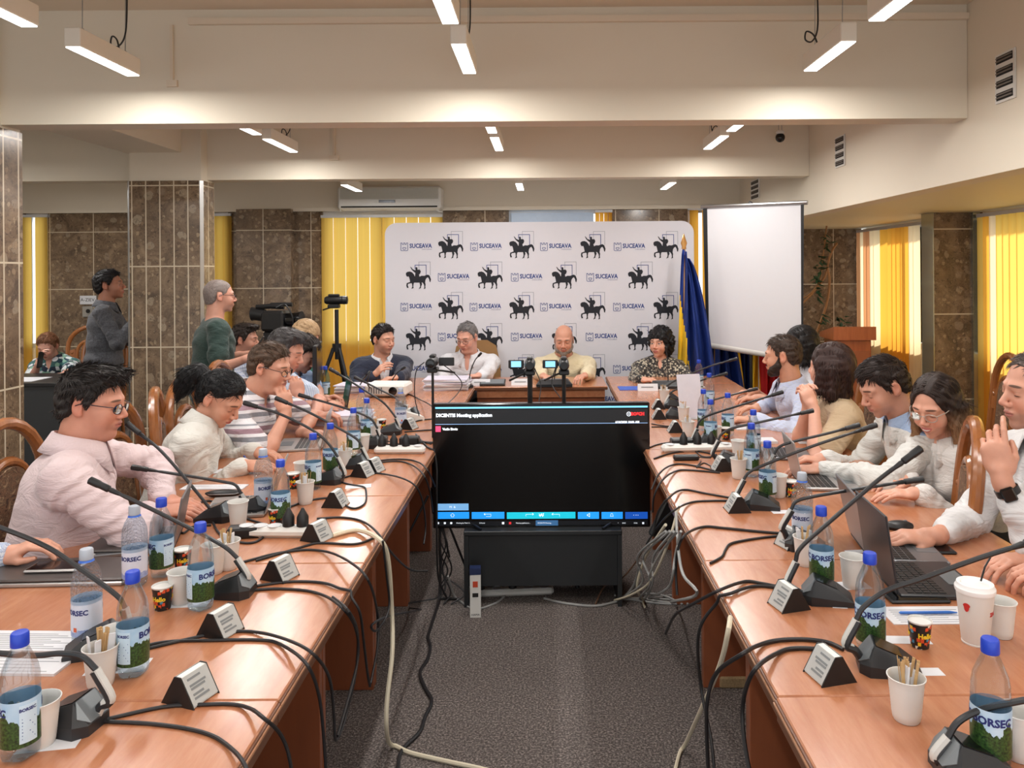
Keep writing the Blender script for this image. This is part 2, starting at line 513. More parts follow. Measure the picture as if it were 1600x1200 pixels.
blinds(XR - .07, -2.1, 2.5, .1, 2.08, [M_yel, M_org, M_cream], 'yellow blinds on the window wall beside the camera', 'Y', .088, 9, 40, .25)

# pale panel visible above the backdrop (inner window leaf)
struct('window_9', MB().box((-.40, BW - .05, 1.2), (.56, BW - .03, 2.34)), plain('pale_blue_leaf', (186, 204, 226), .5))

# ------------------------------------------------------------------ ceiling lamps
M_led = plain('led_diffuser', (255, 255, 255), .6, emit=7.0)
M_house = plain('lamp_housing', (232, 226, 214), .5, var=.01)
def lamp(x, y0, y1, z, label, pw=1.0):
    t = thing('ceiling_lamp', (x, (y0 + y1) / 2, z), 0, label, 'lamp', 'linear ceiling lamps')
    L = (y1 - y0) / 2
    MB().box((-.036, -L, .004), (.036, L, .088), bev=.004).build('housing', M_house, t)
    MB().box((-.031, -L + .006, 0), (.031, L - .006, .0035)).build('diffuser', M_led, t)
    wr = MB()
    for y in (-L * .7, L * .7):
        wr.tube([(0, y, .088), (0, y, .12), (.004, y, ZC - z)], .0022, 5)
        wr.tube([(0, y, .088), (0, y, .105)], .007, 6)
    wr.build('suspension_wire', M_metal, t)
    cb = MB(); s = random.choice((-1, 1))
    cb.tube(smooth_path([(0, L * .5, .09), (.02 * s, L * .55, .15), (.05 * s, L * .6, .17), (.055 * s, L * .6, .13), (.02 * s, L * .62, .125), (.01, L * .65, .2), (.012, L * .7, ZC - z)]), .004, 6)
    cb.build('cable', M_black, t)
    ld = bpy.data.lights.new('lamp_light', 'AREA'); ld.shape = 'RECTANGLE'; ld.size = .06; ld.size_y = 2 * L
    ld.energy = LAMP_W * pw; ld.color = (1.0, .975, .94)
    lo = bpy.data.objects.new('lamp_light', ld); COL.objects.link(lo); lo.parent = t; lo.location = (0, 0, -.006)
col = (('left', -2.06), ('middle', -.375), ('right', 1.33))
rows = (('first row, topmost in the picture', 2.58, 3.08, 2.645), ('second row, just before the first beam', 3.35, 3.85, 2.645),
        ('third row, half hidden behind the first beam', 4.95, 5.5, 2.645), ('fourth row, just before the second beam', 5.68, 6.3, 2.645),
        ('last row near the far wall', 7.4, 8.0, 2.50))
for rn, a, b, z in rows:
    for cn, x in col:
        lamp(x + (.12 if a > 7 and cn != 'right' else 0) - (.1 if a > 7 and cn == 'right' else 0), a, b, z, 'white linear lamp on wires, %s column, %s' % (cn, rn), 1.9 if a > 7 else 1.0)
for a in (-1.6, -.6, 1.0):
    for cn, x in col: lamp(x, a, a + .5, 2.645, 'white linear lamp on wires above the camera')
for a in (1.6, 3.2, 5.2, 6.95): lamp(-5.0, a, a + .5, 2.645, 'white linear lamp on wires over the left aisle beyond the pillars', 2.2)

# ------------------------------------------------------------------ vents, AC, dome camera
def vent(px0, py0, px1, py1, label):
    p = atx(px0, py0, 2.268); q = atx(px1, py1, 2.268)
    y0, y1 = sorted((p.y, q.y)); z0, z1 = sorted((p.z, q.z))
    t = thing('air_vent', (2.268, y0, z0), 0, label, 'vent', 'wall vents on the bulkhead')
    W, H = y1 - y0, z1 - z0
    MB().box((-.008, 0, 0), (0, W, H)).build('plate', M_white, t)
    mb = MB()
    for i in range(4): mb.box((-.010, W * .08, H * (i + .2) / 4), (-.0085, W * .92, H * (i + .82) / 4))
    mb.build('slot', M_dark, t)
    mb = MB()
    for i in range(4):
        for j in range(2):
            zz = H * (i + .35 + .25 * j) / 4
            mb.box((-.016, W * .1, zz), (-.0105, W * .9, zz + .006))
    mb.build('louvre', plain('vent_grey', (120, 112, 104), .6), t)
vent(1557, 88, 1588, 152, 'white wall vent with four dark slots, largest, at the top right')
vent(1306, 216, 1321, 258, 'small four-slot vent between the two ceiling beams')
vent(1174, 284, 1187, 309, 'smallest slotted vent, above the projection screen')

a = at(528, 327, 8.72); b = at(689, 291, 8.72)
t = thing('air_conditioner', (a.x, 8.70, a.z), 0, 'white wall-mounted air conditioner above the wide yellow blinds', 'air conditioner')
W, H = b.x - a.x, b.z - a.z
MB().box((0, 0, 0), (W, .27, H), bev=.02).build('casing', M_white, t)
mb = MB()
for i in range(9): mb.box((.03, -.004, H * (.44 + i * .055)), (W - .03, -.001, H * (.44 + i * .055) + .010))
mb.build('intake_grille', plain('grille_grey', (186, 184, 172), .6), t)
MB().box((W * .40, -.006, .07), (W * .56, -.001, .10), bev=.003).build('badge', plain('badge_grey', (90, 92, 96), .3, .5), t)
MB().box((.04, -.003, .015), (W - .04, -.001, .032)).build('air_outlet', M_dark, t)
MB().tube([(.02, .05, -.001), (.02, .05, -.02)], .008, 6).tube([(W - .06, .06, -.001), (W - .03, .06, -.03), (W + .0, .1, -.03)], .01, 6).build('pipe', M_white, t)

p = at(1219, 215, 6.35)
t = thing('dome_camera', p, 0, 'small black dome camera hanging in front of the second beam', 'camera')
MB().ball((0, 0, 0), .04).build('dome', M_blackg, t, smooth=True)
MB().lathe([(.03, .03), (.035, .045), (.02, .06)], 14).build('mount', M_white, t, smooth=True)
MB().tube([(-.012, 0, .058), (-.012, 0, ZC - p.z)], .003, 5).tube([(.014, 0, .058), (.014, 0, ZC - p.z)], .003, 5).build('hanger', M_metal, t)

# ------------------------------------------------------------------ tables
def table(x0, x1, y0, y1, side, label):
    """side: +1 when the aisle is towards +x (left row), -1 for the right row, 0 = head table"""
    t = thing('conference_table', ((x0 + x1) / 2, (y0 + y1) / 2, 0), 0, label, 'table', 'cherry wood conference tables')
    hx, hy = (x1 - x0) / 2, (y1 - y0) / 2 - .0015
    MB().box((-hx, -hy, TZ - .026), (hx, hy, TZ), bev=.003).build('tabletop', M_top, t)
    e = MB()
    if side:
        xe = hx * side
        e.box((min(xe, xe + .004 * side), -hy, TZ - .022), (max(xe, xe + .004 * side), hy, TZ - .006))
        e.m(1).box((min(xe, xe + .007 * side), -hy, TZ - .0165), (max(xe, xe + .007 * side), hy, TZ - .0115))
        e.m(0).box((min(xe - .02 * side, xe - .001 * side), -hy, TZ - .05), (max(xe - .02 * side, xe - .001 * side), hy, TZ - .0265))
        e.build('edge_strip', [M_edge, M_edge2], t)
        xi = hx * side - .50 * side
        MB().box((min(xi, xi - .02 * side), -hy + .03, .10), (max(xi, xi - .02 * side), hy - .03, TZ - .027)).build('modesty_panel', M_panel, t)
        for s in (-1, 1):
            y = (hy - .03) * s
            MB().box((-hx + .18, min(y, y + .028 * s), 0), (hx - .13, max(y, y + .028 * s), TZ - .027), None, .002).build('leg', M_panel, t) if side > 0 else \
                MB().box((-hx + .13, min(y, y + .028 * s), 0), (hx - .18, max(y, y + .028 * s), TZ - .027), None, .002).build('leg', M_panel, t)
    else:
        e.box((-hx, -hy - .004, TZ - .022), (hx, -hy, TZ - .006)); e.build('edge_strip', M_edge, t)
        MB().box((-hx + .02, -hy + .04, .10), (hx - .02, -hy + .06, TZ - .06)).build('modesty_panel', M_panel, t)
        MB().box((-hx + .02, -hy + .02, TZ - .085), (hx - .02, -hy + .035, TZ - .03)).build('apron', M_top, t)
        for s in (-1, 1):
            MB().box((min(s * (hx - .02), s * (hx - .048)), -hy + .07, 0), (max(s * (hx - .02), s * (hx - .048)), hy - .05, TZ - .027)).build('leg', M_panel, t)
seams = [.86, 1.605, 2.36, 3.07, 3.83, 4.58, 5.33, 6.08, 6.52]
wl = ['nearest the camera', 'second from the camera', 'third from the camera', 'fourth from the camera', 'fifth from the camera',
      'sixth from the camera', 'seventh from the camera', 'shortest, in the far corner']
for i in range(8):
    table(-1.58, -.565, seams[i], seams[i + 1], 1, 'glossy cherry table of the left row, ' + wl[i])
    table(.475 + .004 * i, 1.50, seams[i], seams[i + 1], -1, 'glossy cherry table of the right row, ' + wl[i])
table(-.562, .472, 5.95, 6.52, 0, 'head table closing the far end between both rows')

# ------------------------------------------------------------------ television on its low stand
D = 3.78
a = at(725, 945, D); b = at(972, 829, D)
W = b.x - a.x; Hs = b.z
t = thing('tv_stand', ((a.x + b.x) / 2, D, 0), 0, 'low black open-bottom stand carrying the television', 'stand')
M_bl = plain('black_board', (34, 36, 38), .45)
MB().box((-W / 2, 0, Hs - .022), (W / 2, .40, Hs), bev=.003).build('top_board', M_bl, t)
for s in (-1, 1):
    x = s * (W / 2 - .012)
    MB().box((x - .011, .002, 0), (x + .011, .39, Hs - .023)).build('side_panel', M_bl, t)
MB().box((-W / 2 + .024, .015, .10), (W / 2 - .024, .03, Hs - .024)).build('front_board', M_bl, t)
MB().box((-W / 2 + .024, .04, .10), (W / 2 - .024, .38, .118)).build('shelf', M_bl, t)

a = at(677, 826, D + .06); b = at(1015, 629, D + .06)
TW, THh = b.x - a.x, b.z - a.z
t = thing('television', ((a.x + b.x) / 2, D + .06, a.z), 0, 'large flat television showing the meeting application, on the black stand', 'television')
MB().box((-TW / 2, 0, 0), (TW / 2, .045, THh), bev=.004).build('bezel', M_blackg, t)
MB().box((-TW / 2 + .01, -.002, .016), (TW / 2 - .01, -.0005, THh - .012)).build('screen', plain('screen_glass', (9, 9, 10), .16), t)
MB().box((-TW * .3, .046, .06), (TW * .3, .085, THh * .7), bev=.01).build('rear_cover', M_black, t)
for s in (-1, 1):
    z0 = Hs - a.z + .001
    MB().tube([(s * .37, .02, .0), (s * .37, .02, z0 + .006)], .012, 8).tube([(s * .30, -.05, z0 + .006), (s * .37, .03, z0 + .02), (s * .42, .15, z0 + .006)], [.006, .010, .006], 8).build('foot', M_black, t)
def emis(name, rgb, e=1.0): return plain('screen_' + name, rgb, .5, emit=e, var=.0)
def ui(px0, py0, px1, py1, mat, name, parent=t, y=-.0026, label=None):
    p = at(px0, py1, D + .055) - Vector(t.location); q = at(px1, py0, D + .055) - Vector(t.location)
    o = MB().box((p.x, y - .0004, p.z), (q.x, y, q.z)).build(name, mat, t)
    return o
def uitext(px, py, txt, hpx, mat, align='LEFT', bold=0.0, name='screen_text'):
    p = at(px, py, D + .055) - Vector(t.location)
    mb = text_mb(txt, hpx * D / F * 1.0, .0004, align, bold)
    return mb.build(name, mat, t, loc=(p.x, -.0036, p.z))
ui(680, 634, 1012, 639, emis('bar', (120, 205, 245), .75), 'title_bar')
ui(680, 639, 1012, 661.5, emis('head', (24, 26, 30), .25), 'header')
ui(680, 661.5, 1012, 662.6, emis('line', (120, 150, 190), .6), 'divider_line')
tw = emis('white', (225, 232, 240), .8); tr_ = emis('red', (200, 40, 44), .9)
uitext(681, 649.5, 'DICENTIS Meeting application', 7.2, tw, bold=.0012)
uitext(986, 647, 'BOSCH', 6.4, tr_, bold=.002)
p = at(982.5, 647, D + .055) - Vector(t.location)
o = MB().lathe([(.0115, 0), (.0115, .0006)], 20, Rx(math.pi / 2)).build('logo_ring', tw, t, loc=(p.x, -.0027, p.z))
o = MB().lathe([(.0088, 0), (.0088, .0006)], 20, Rx(math.pi / 2)).build('logo_disc', emis('grey', (70, 80, 92), .3), t, loc=(p.x, -.0034, p.z))
MB().box((-.0045, -.0005, -.006), (-.003, 0, .006)).box((.003, -.0005, -.006), (.0045, 0, .006)).box((-.003, -.0005, -.0008), (.003, 0, .0008)).build('logo_bar', tw, t, loc=(p.x, -.0041, p.z))
uitext(999, 659.5, '6/10/2020 10:06 AM', 4.6, tw, 'RIGHT', .0008)
ui(680.5, 666, 688.5, 675, emis('pink', (226, 70, 110), .9), 'speaker_icon')
uitext(691.5, 670.8, 'Vasile Ilisoiu', 4.8, tw, bold=.001)
bl = emis('blue', (28, 140, 226), .85); bl2 = emis('steel', (110, 160, 205), .8); tq = emis('teal', (20, 176, 196), .85); nb = emis('navy', (16, 74, 166), .8)
ui(681, 787, 732, 798, bl2, 'button'); ui(681, 800, 733, 811, bl, 'button'); ui(737, 800, 788, 811, bl, 'button')
ui(792, 800, 899, 811, tq, 'button'); ui(903, 800, 936, 811, bl, 'button'); ui(940, 800, 973, 811, bl, 'button'); ui(977, 800, 1012, 811, nb, 'button')
uitext(707, 792.5, 'M  &', 5, tw, 'CENTER')
for x, s in ((707, 'A'), (762, '<-'), (826, '->'), (862, '<-'), (920, '<|'), (956, 'o'), (994, '>..')):
    pass
def icon(px, py, pts, wd=.0013):
    p = at(px, py, D + .055) - Vector(t.location); mb = MB()
    for q0, q1 in zip(pts, pts[1:]):
        a0, b0 = Vector((q0[0], 0, q0[1])), Vector((q1[0], 0, q1[1])); L = (b0 - a0).length
        an = math.atan2(b0.z - a0.z, b0.x - a0.x)
        mb.box((0, -.0004, -wd / 2), (L, 0, wd / 2), Tr(a0.x, 0, a0.z) @ Ry(-an))
    mb.build('icon', tw, t, loc=(p.x, -.0032, p.z))
icon(707, 805, [(-.01, -.001), (0, .009), (.01, -.001), (.006, -.001), (.006, -.009), (-.006, -.009), (-.006, -.001), (-.01, -.001)])
icon(762, 805, [(-.012, .010), (-.018, .005), (-.012, 0), (-.018, .005), (.016, .005), (.016, -.007), (-.008, -.007)])
icon(828, 805, [(-.02, -.007), (-.02, .004), (.018, .004), (.012, .009), (.018, .004), (.012, -.001)])
icon(868, 805, [(.02, -.007), (.02, .004), (-.018, .004), (-.012, .009), (-.018, .004), (-.012, -.001)])
icon(846, 805, [(-.012, .008), (-.006, -.008), (0, .008), (.006, -.008), (.012, .008), (-.012, -.002), (.012, -.002)], .002)
icon(920, 805, [(-.008, -.003), (-.008, .003), (-.003, .003), (.004, .009), (.004, -.009), (-.003, -.003), (-.008, -.003)], .002)
icon(956, 805, [(-.008, -.006), (-.005, .0), (-.005, .005), (0, .009), (.005, .005), (.005, 0), (.008, -.006), (-.008, -.006)])
for dx in (-.012, 0, .01): icon(994 + dx * 300, 805, [(-.0015, 0), (.0015, 0)], .003)
ui(680, 813, 1012, 822, emis('task', (9, 12, 20), .15), 'taskbar')
for x, n in ((684.5, 3), (695, 3), (705, 3), (786, 3.5), (797, 3.5), (1005, 3)):
    ui(x - n / 2, 817.5 - n / 2, x + n / 2, 817.5 + n / 2, tr_ if x == 797 else tw, 'task_icon', y=-.0034)
for x, s in ((713, 'Meeting by Mesh 2...'), (749, 'E-Portal'), (806, 'Meeting application...')): uitext(x, 817.5, s, 2.7, tw)
ui(837, 813, 872, 821.5, emis('sel', (52, 96, 140), .6), 'task_tab', y=-.0030); uitext(840, 817.5, 'DICENTIS Meeting...', 2.7, tw)
for x, s in ((966, '^'), (975, 'ENG'), (993, '10:06')): uitext(x, 817.5, s, 2.7, tw, 'CENTER')

# things around the stand
o = MB().box((-.06, -.03, 0), (.06, .03, .045), bev=.006).build('fibre_block', plain('fibre', (150, 126, 92), .95, var=.4, sc=160, bump=.004), loc=on(1146, 1070, 0)); tag(o, 'small beige fibre block on the carpet under the right table row', 'block')
a = on(743, 943, 0)
t = thing('product_box', (at(743, 943, D - .09).x, D - .09, 0), R_(4), 'small tall white and blue carton standing against the television stand', 'box')
hh = .235
MB().box((-.026, -.02, 0), (.026, .02, hh), bev=.001).build('carton', M_white, t)
MB().box((-.0263, -.0208, hh * .87), (.0263, .0208, hh + .0005)).build('blue_lid_band', plain('carton_blue', (30, 44, 84), .5), t)
MB().box((-.012, -.0214, hh * .62), (.012, -.0203, hh * .74)).build('red_print', plain('carton_red', (196, 70, 40), .5), t)
MB().box((-.014, -.0214, hh * .42), (.014, -.0203, hh * .5)).build('picture_print', M_dark, t)
text_mb('HAMA', .014, .0006).build('carton_text', M_dark, t, loc=(0, -.0208, hh * .06))
def strip_socket(loc, rz, n, L, label, holes=True, plugs=()):
    t = thing('power_strip', loc, rz, label, 'power strip', 'white power strips')
    MB().box((-L / 2, -.028, 0), (L / 2, .028, .036), bev=.012).build('casing', M_white, t, smooth=True)
    for i in range(n):
        x = -L / 2 + L * (i + .6) / (n + .2)
        if i in plugs:
            MB().lathe([(.020, 0), (.020, .03), (.012, .045), (.004, .06)], 14, Tr(x, 0, .0365)).build('plug', M_black, t, smooth=True)
        else:
            MB().lathe([(.023, 0), (.0235, .002), (.020, .003), (.019, .0012)], 18, Tr(x, 0, .0362)).build('socket', M_alu, t, smooth=True)
    return t
strip_socket((.0 + at(800, 930, 3.86).x, 3.93, 0.0), R_(4), 5, .42, 'white power strip on the carpet under the television stand', plugs=(0, 2))

# ------------------------------------------------------------------ printed backdrop
BD = 7.05
a = at(603, 600, BD); b = at(1084, 345, BD)
bx0, bx1, bz1 = a.x, b.x, b.z
t = thing('backdrop', ((bx0 + bx1) / 2, BD, 0), 0, 'white printed backdrop with repeated horsemen and town logos behind the head table', 'backdrop')
W = bx1 - bx0; rr = .11
pl = []
for cx, cz, a0 in ((W / 2 - rr, bz1 - rr, 0), (-W / 2 + rr, bz1 - rr, 90)):
    for i in range(9): q = R_(a0 + i * 90 / 8); pl.append((cx + rr * math.cos(q), cz + rr * math.sin(q)))
pl += [(-W / 2, .02), (W / 2, .02)]
MB().prism([(x, z) for x, z in pl], -.06, 0, Rx(math.pi / 2)).build('fabric_panel', plain('backdrop_fabric', (216, 215, 222), .85, var=.01), t)
MB().box((-W / 2 + .1, -.2, 0), (-W / 2 + .18, .3, .02)).box((W / 2 - .18, -.2, 0), (W / 2 - .1, .3, .02)).build('foot', M_metal, t)
horse = [(385, 320), (405, 305), (440, 300), (470, 312), (495, 340), (505, 365), (520, 370), (575, 372), (600, 360), (640, 362), (655, 355), (690, 345), (715, 362), (732, 410), (724, 450), (712, 445), (706, 410), (690, 382), (668, 395), (655, 420), (650, 455), (657, 480), (652, 510), (655, 535), (630, 545), (640, 520), (634, 485), (618, 458), (602, 452), (607, 480), (592, 510), (592, 530), (560, 545), (578, 515), (580, 490), (572, 455), (500, 455), (490, 470), (485, 505), (490, 530), (458, 540), (472, 515), (468, 470), (460, 462), (415, 470), (408, 490), (420, 525), (398, 528), (390, 495), (395, 462), (442, 445), (438, 420), (430, 385), (420, 366), (402, 374), (385, 350)]
rider = [(510, 371), (515, 320), (490, 300), (465, 275), (445, 235), (455, 237), (480, 270), (515, 285), (520, 265), (518, 245), (532, 238), (545, 250), (545, 275), (578, 275), (592, 300), (582, 330), (565, 345), (572, 371)]
px = BD / F / 8.889
def loc2(poly): return [((x - 557) * px, (352 - y) * px) for x, y in poly]
M_ink = plain('emblem_black', (30, 32, 40), .8, var=.3, sc=90); M_blue = plain('emblem_blue', (36, 62, 130), .8); M_grey = plain('emblem_grey', (140, 144, 156), .8)
def flat(polys):
    mb = MB()
    for poly in polys: mb.prism(loc2(poly), 0, .0012, Rx(math.pi / 2))
    return mb
def bars(segs, wd):
    mb = MB()
    for x0, y0, x1, y1 in segs:
        p, q = loc2([(min(x0, x1), max(y0, y1))])[0], loc2([(max(x0, x1), min(y0, y1))])[0]; h = wd * px / 2
        mb.box((p[0] - h, -.0008, p[1] - h), (q[0] + h, 0, q[1] + h))
    return mb
me_h = flat([horse, rider]).mesh('horseman'); me_h.materials.append(M_ink)
me_b = bars([(512, 212, 665, 212), (512, 212, 512, 262), (666, 212, 666, 352)], 8).mesh('blue_frame'); me_b.materials.append(M_blue)
me_g = bars([(565, 168, 722, 168), (722, 168, 722, 350), (565, 168, 565, 272)], 5).mesh('grey_frame'); me_g.materials.append(M_grey)
sh = MB()
def arcpts(cx, cy, r, a0, a1, n=5): return [(cx + r * math.cos(R_(a0 + (a1 - a0) * i / n)), cy + r * math.sin(R_(a0 + (a1 - a0) * i / n))) for i in range(n + 1)]
path = [(840, 306), (840, 395)] + arcpts(852, 402, 12, 180, 90) + arcpts(924, 402, 12, 90, 0) + [(936, 306)]
top = [(840, 306), (856, 306), (862, 328), (880, 328), (880, 306), (898, 306), (898, 328), (914, 328), (920, 306), (936, 306)]
hrt = [(888, 402), (868, 388), (866, 374), (876, 368), (888, 374), (900, 368), (910, 374), (908, 388), (888, 402)]
for pp in (path, top, hrt):
    q = [((x - 1057) * px, 0, (358 - y) * px) for x, y in pp]
    for u, v in zip(q, q[1:]):
        u, v = Vector(u), Vector(v); L = (v - u).length; an = math.atan2(v.z - u.z, v.x - u.x)
        sh.box((-.001, -.0008, -3.4 * px), (L + .001, 0, 3.4 * px), Tr(*u) @ Ry(-an))
tx = text_mb('SUCEAVA', 84 * px, .0012, 'LEFT', .0016)
k = 312 * px / max(v.x for v in tx.v)
sh.raw([((960 - 1057) * px + v.x * k, v.y, (358 - 350) * px + v.z) for v in tx.v], tx.f)
tx = text_mb('CONSILIUL JUDETEAN', 14 * px, .0008, 'RIGHT')
sh.raw([((1268 - 1057) * px + v.x, v.y, (358 - 398) * px + v.z) for v in tx.v], tx.f)
me_l = sh.mesh('town_logo'); me_l.materials.append(M_blue)
def put(me, px_, py_, name):
    p = at(px_, py_, BD - .0605); o = bpy.data.objects.new(name, me); COL.objects.link(o); o.parent = t
    o.location = (p.x - t.location.x, -.0006, p.z); return o
HR = [(382, (703, 815, 927, 1042)), (430, (652, 765, 882, 1002)), (478, (703, 815, 927, 1042)), (527, (652, 765, 882, 1002)), (576, (703, 815, 927, 1042)), (625, (652, 765, 882, 1002)), (674, (703, 815, 927, 1042))]
LR = [(384, (649, 759, 869, 985)), (432, (708, 823, 942)), (479, (649, 758, 869, 984)), (526, (708, 823, 941)), (577, (649, 759, 869, 984)), (625, (708, 823, 942))]
for y, xs in HR:
    for x in xs: h = put(me_h, x, y, 'horseman_emblem'); g1 = put(me_b, x, y, 'blue_frame'); g2 = put(me_g, x, y, 'grey_frame')
for y, xs in LR:
    for x in xs: put(me_l, x, y + 1, 'town_logo')

# ------------------------------------------------------------------ projection screen
c = [at(1104, 323, 6.75), at(1252, 317, 6.25), at(1253, 563, 6.25), at(1107, 537, 6.75)]
mid = (c[0] + c[1]) / 2; mid = Vector((mid.x, mid.y, 0))
t = thing('projection_screen', mid, 0, 'white pull-down projection screen hanging beside the flags', 'screen')
c = [p - mid for p in c]; ex = (c[1] - c[0]); ex.z = 0; ex.normalize(); nb = Vector((-ex.y, ex.x, 0))
def quadslab(pts, th, name, mat, off=0.0):
    vs = [p + nb * off for p in pts] + [p + nb * (off + th) for p in pts]
    return MB().raw(vs, [(3, 2, 1, 0), (4, 5, 6, 7), (0, 1, 5, 4), (1, 2, 6, 5), (2, 3, 7, 6), (3, 0, 4, 7)]).build(name, mat, t)
quadslab(c, .002, 'screen_fabric', plain('projection_fabric', (222, 222, 226), .85, var=.01))
quadslab([c[0] - ex * .035, c[0] + ex * .006, c[3] + ex * .006, c[3] - ex * .02], .001, 'black_border', M_black, -.002)
quadslab([c[1] - ex * .004, c[1] + ex * .022, c[2] + ex * .010, c[2] - ex * .004], .001, 'black_border', M_black, -.002)
MB().tube([c[0] - ex * .05, c[1] + ex * .05], .018, 10).build('top_bar', M_metal, t, smooth=True)
MB().tube([c[3] - ex * .07 + nb * .03, c[2] + ex * .05 + nb * .03], .034, 12).build('roller_case', M_white, t, smooth=True)
m0 = (c[0] + c[1]) / 2
mb = MB().tube([(m0.x, m0.y + .07, .02), (m0.x, m0.y + .07, m0.z + .03)], .014, 8).tube([(m0.x, m0.y + .07, m0.z + .03), (m0.x, m0.y - .01, m0.z + .01)], .01, 8)
for a in (30, 150, 270):
    mb.tube([(m0.x, m0.y + .07, .35), (m0.x + .42 * math.cos(R_(a)), m0.y + .07 + .42 * math.sin(R_(a)), .01)], .011, 8)
mb.build('tripod', M_black, t, smooth=True)

# ------------------------------------------------------------------ flags
def flag(px0, D, topz, label, cols, wtop, wbot, z1, z0, seed, lean=0.0, pole='pole_wood', bands=None):
    p = at(px0, 500, D)
    t = thing('flag', (p.x, D, 0), 0, label, 'flag')
    MB().tube([(0, 0, .03), (lean, 0, topz)], .012, 8).build('pole', plain(pole, (176, 132, 84), .4) if pole == 'pole_wood' else M_white, t, smooth=True)
    MB().lathe([(.022, 0), (.018, .02), (.028, .05), (.003, .13)], 8, Tr(lean, 0, topz)).build('finial', plain('gold', (200, 150, 90), .3, .8), t, smooth=True)
    MB().lathe([(.14, 0), (.14, .02), (.03, .05)], 20).build('base', M_black, t, smooth=True)
    rr = random.Random(seed); n, m_ = 44, 26; mb = MB(); vs = []; ph = [rr.uniform(0, 6) for _ in range(4)]
    for i in range(m_ + 1):
        v = i / m_; z = z1 + (z0 - z1) * v; wd = wtop + (wbot - wtop) * v ** .7
        for j in range(n + 1):
            u = j / n
            x = lean * (z / topz) + wd * (u - .22) + .012 * math.sin(9 * u + 3 * v + ph[0])
            y = .055 * (.35 + v) * math.sin(20 * u + ph[1] + 2.2 * v) + .02 * math.sin(43 * u + ph[2] + 4 * v)
            vs.append((x, y - .02, z - .10 * u * (1 - v) - .06 * u * v))
    fs = []
    b0 = len(mb.v); mb.raw(vs, [])
    for i in range(m_):
        for j in range(n):
            a = i * (n + 1) + j; mb.f.append([a, a + 1, a + n + 2, a + n + 1]); mb.mi.append(bands(j / n, i / m_))
    o = mb.build('cloth', cols, t, smooth=True)
    s = o.modifiers.new('thick', 'SOLIDIFY'); s.thickness = .003
M_fb = plain('flag_blue', (22, 52, 128), .7); M_fy = plain('flag_yellow', (240, 196, 40), .7); M_fr = plain('flag_red', (196, 30, 36), .7)
flag(1073, 6.62, 1.84, 'tall blue and yellow flag hanging beside the printed backdrop', [M_fb, M_fy], .05, .42, 1.84, .55, 2, -.02,
     bands=lambda u, v: 1 if u < .75 * max(0, v - .30) else 0)
flag(1117, 6.95, 1.55, 'dark blue flag behind the lower edge of the projection screen', [M_fb, M_fy], .1, .36, 1.5, .5, 5, 0, bands=lambda u, v: 1 if u > .90 and v > .35 else 0)
flag(1152, 7.1, 1.5, 'second blue flag with a yellow edge beside the green poster', [M_fb, M_fy], .1, .30, 1.45, .5, 9, 0, bands=lambda u, v: 1 if u > .84 else 0)
flag(1186, 6.9, 1.5, 'yellow and red flag under the roller of the projection screen', [M_fy, M_fr, M_fy], .1, .34, 1.45, .45, 11, 0, 'white', bands=lambda u, v: 0 if u < .2 else (1 if u < .82 else 2))
p = at(1172, 640, 7.6)
t = thing('poster_stand', (p.x + .05, 7.6, 0), 0, 'pale green information poster standing behind the flags', 'poster')
MB().box((-.42, 0, .3), (.42, .02, 1.22)).build('panel', plain('poster_green', (150, 196, 190), .6), t)
mb = MB()
for i in range(2):
    for j in range(3): mb.box((-.36 + .4 * i, -.003, .36 + .27 * j), (-.02 + .38 * i, -.0005, .54 + .27 * j))
mb.build('text_panel', plain('poster_dark', (84, 124, 84), .6), t)
MB().box((-.3, -.1, 0), (-.27, .15, .3)).box((.27, -.1, 0), (.3, .15, .3)).build('foot', M_metal, t)

# ------------------------------------------------------------------ lectern
D = 6.25
a = at(1302, 532, D); b = at(1367, 510, D)
t = thing('lectern', ((a.x + b.x) / 2, D, 0), R_(-3), 'orange-brown wooden lectern in front of the sunlit blinds', 'lectern')
W = (b.x - a.x) / 2; zt = b.z
M_lec = m_laminate('lectern_wood', (150, 74, 36), (186, 104, 58), .35, (6., 6., .5))
vs, fs = hull([(x, y, z) for x in (-W, W) for y, z in ((-.02, zt - .11), (-.02, zt), (.36, zt - .11), (.36, zt - .07))])
MB().raw(vs, fs).build('slanted_top', M_lec, t)
MB().box((-W + .03, .01, .06), (W - .03, .33, zt - .112), bev=.004).build('body', M_lec, t)
MB().box((-W, -.02, 0), (W, .36, .058), bev=.004).build('plinth', M_lec, t)
MB().box((-W + .045, .002, .16), (W - .045, .0095, zt - .2)).build('front_panel', plain('lectern_panel', (158, 88, 50), .4), t)

# ------------------------------------------------------------------ plants
M_leaf = plain('leaf_green', (38, 66, 38), .5, var=.3); M_vine = plain('vine_stem', (150, 104, 56), .6)
def leaf(mb, p, d, L, wd):
    d = d.normalized(); s = d.cross(Vector((0, 0, 1)));
    if s.length < .1: s = Vector((1, 0, 0))
    s.normalize(); n = s.cross(d)
    vs = [p, p + d * L * .35 + s * wd - n * .01, p + d * L * .35 - s * wd - n * .01, p + d * L * .7 + s * wd * .7, p + d * L * .7 - s * wd * .7, p + d * L - n * .02 * 0, p + d * L * .35 + n * .006, p + d * L * .7 + n * .006]
    mb.raw(vs, [(0, 6, 1), (0, 2, 6), (1, 6, 7, 3), (6, 2, 4, 7), (3, 7, 5), (7, 4, 5)])
D = 8.35
t = thing('climbing_plant', at(1262, 620, D) * 1.0, 0, 'tall climbing plant with bare orange stems right of the projection screen', 'plant')
base = Vector((t.location.x, D, 0)); t.location = base
W_ = lambda x, y, d=D: at(x, y, d) - base
mb = MB()
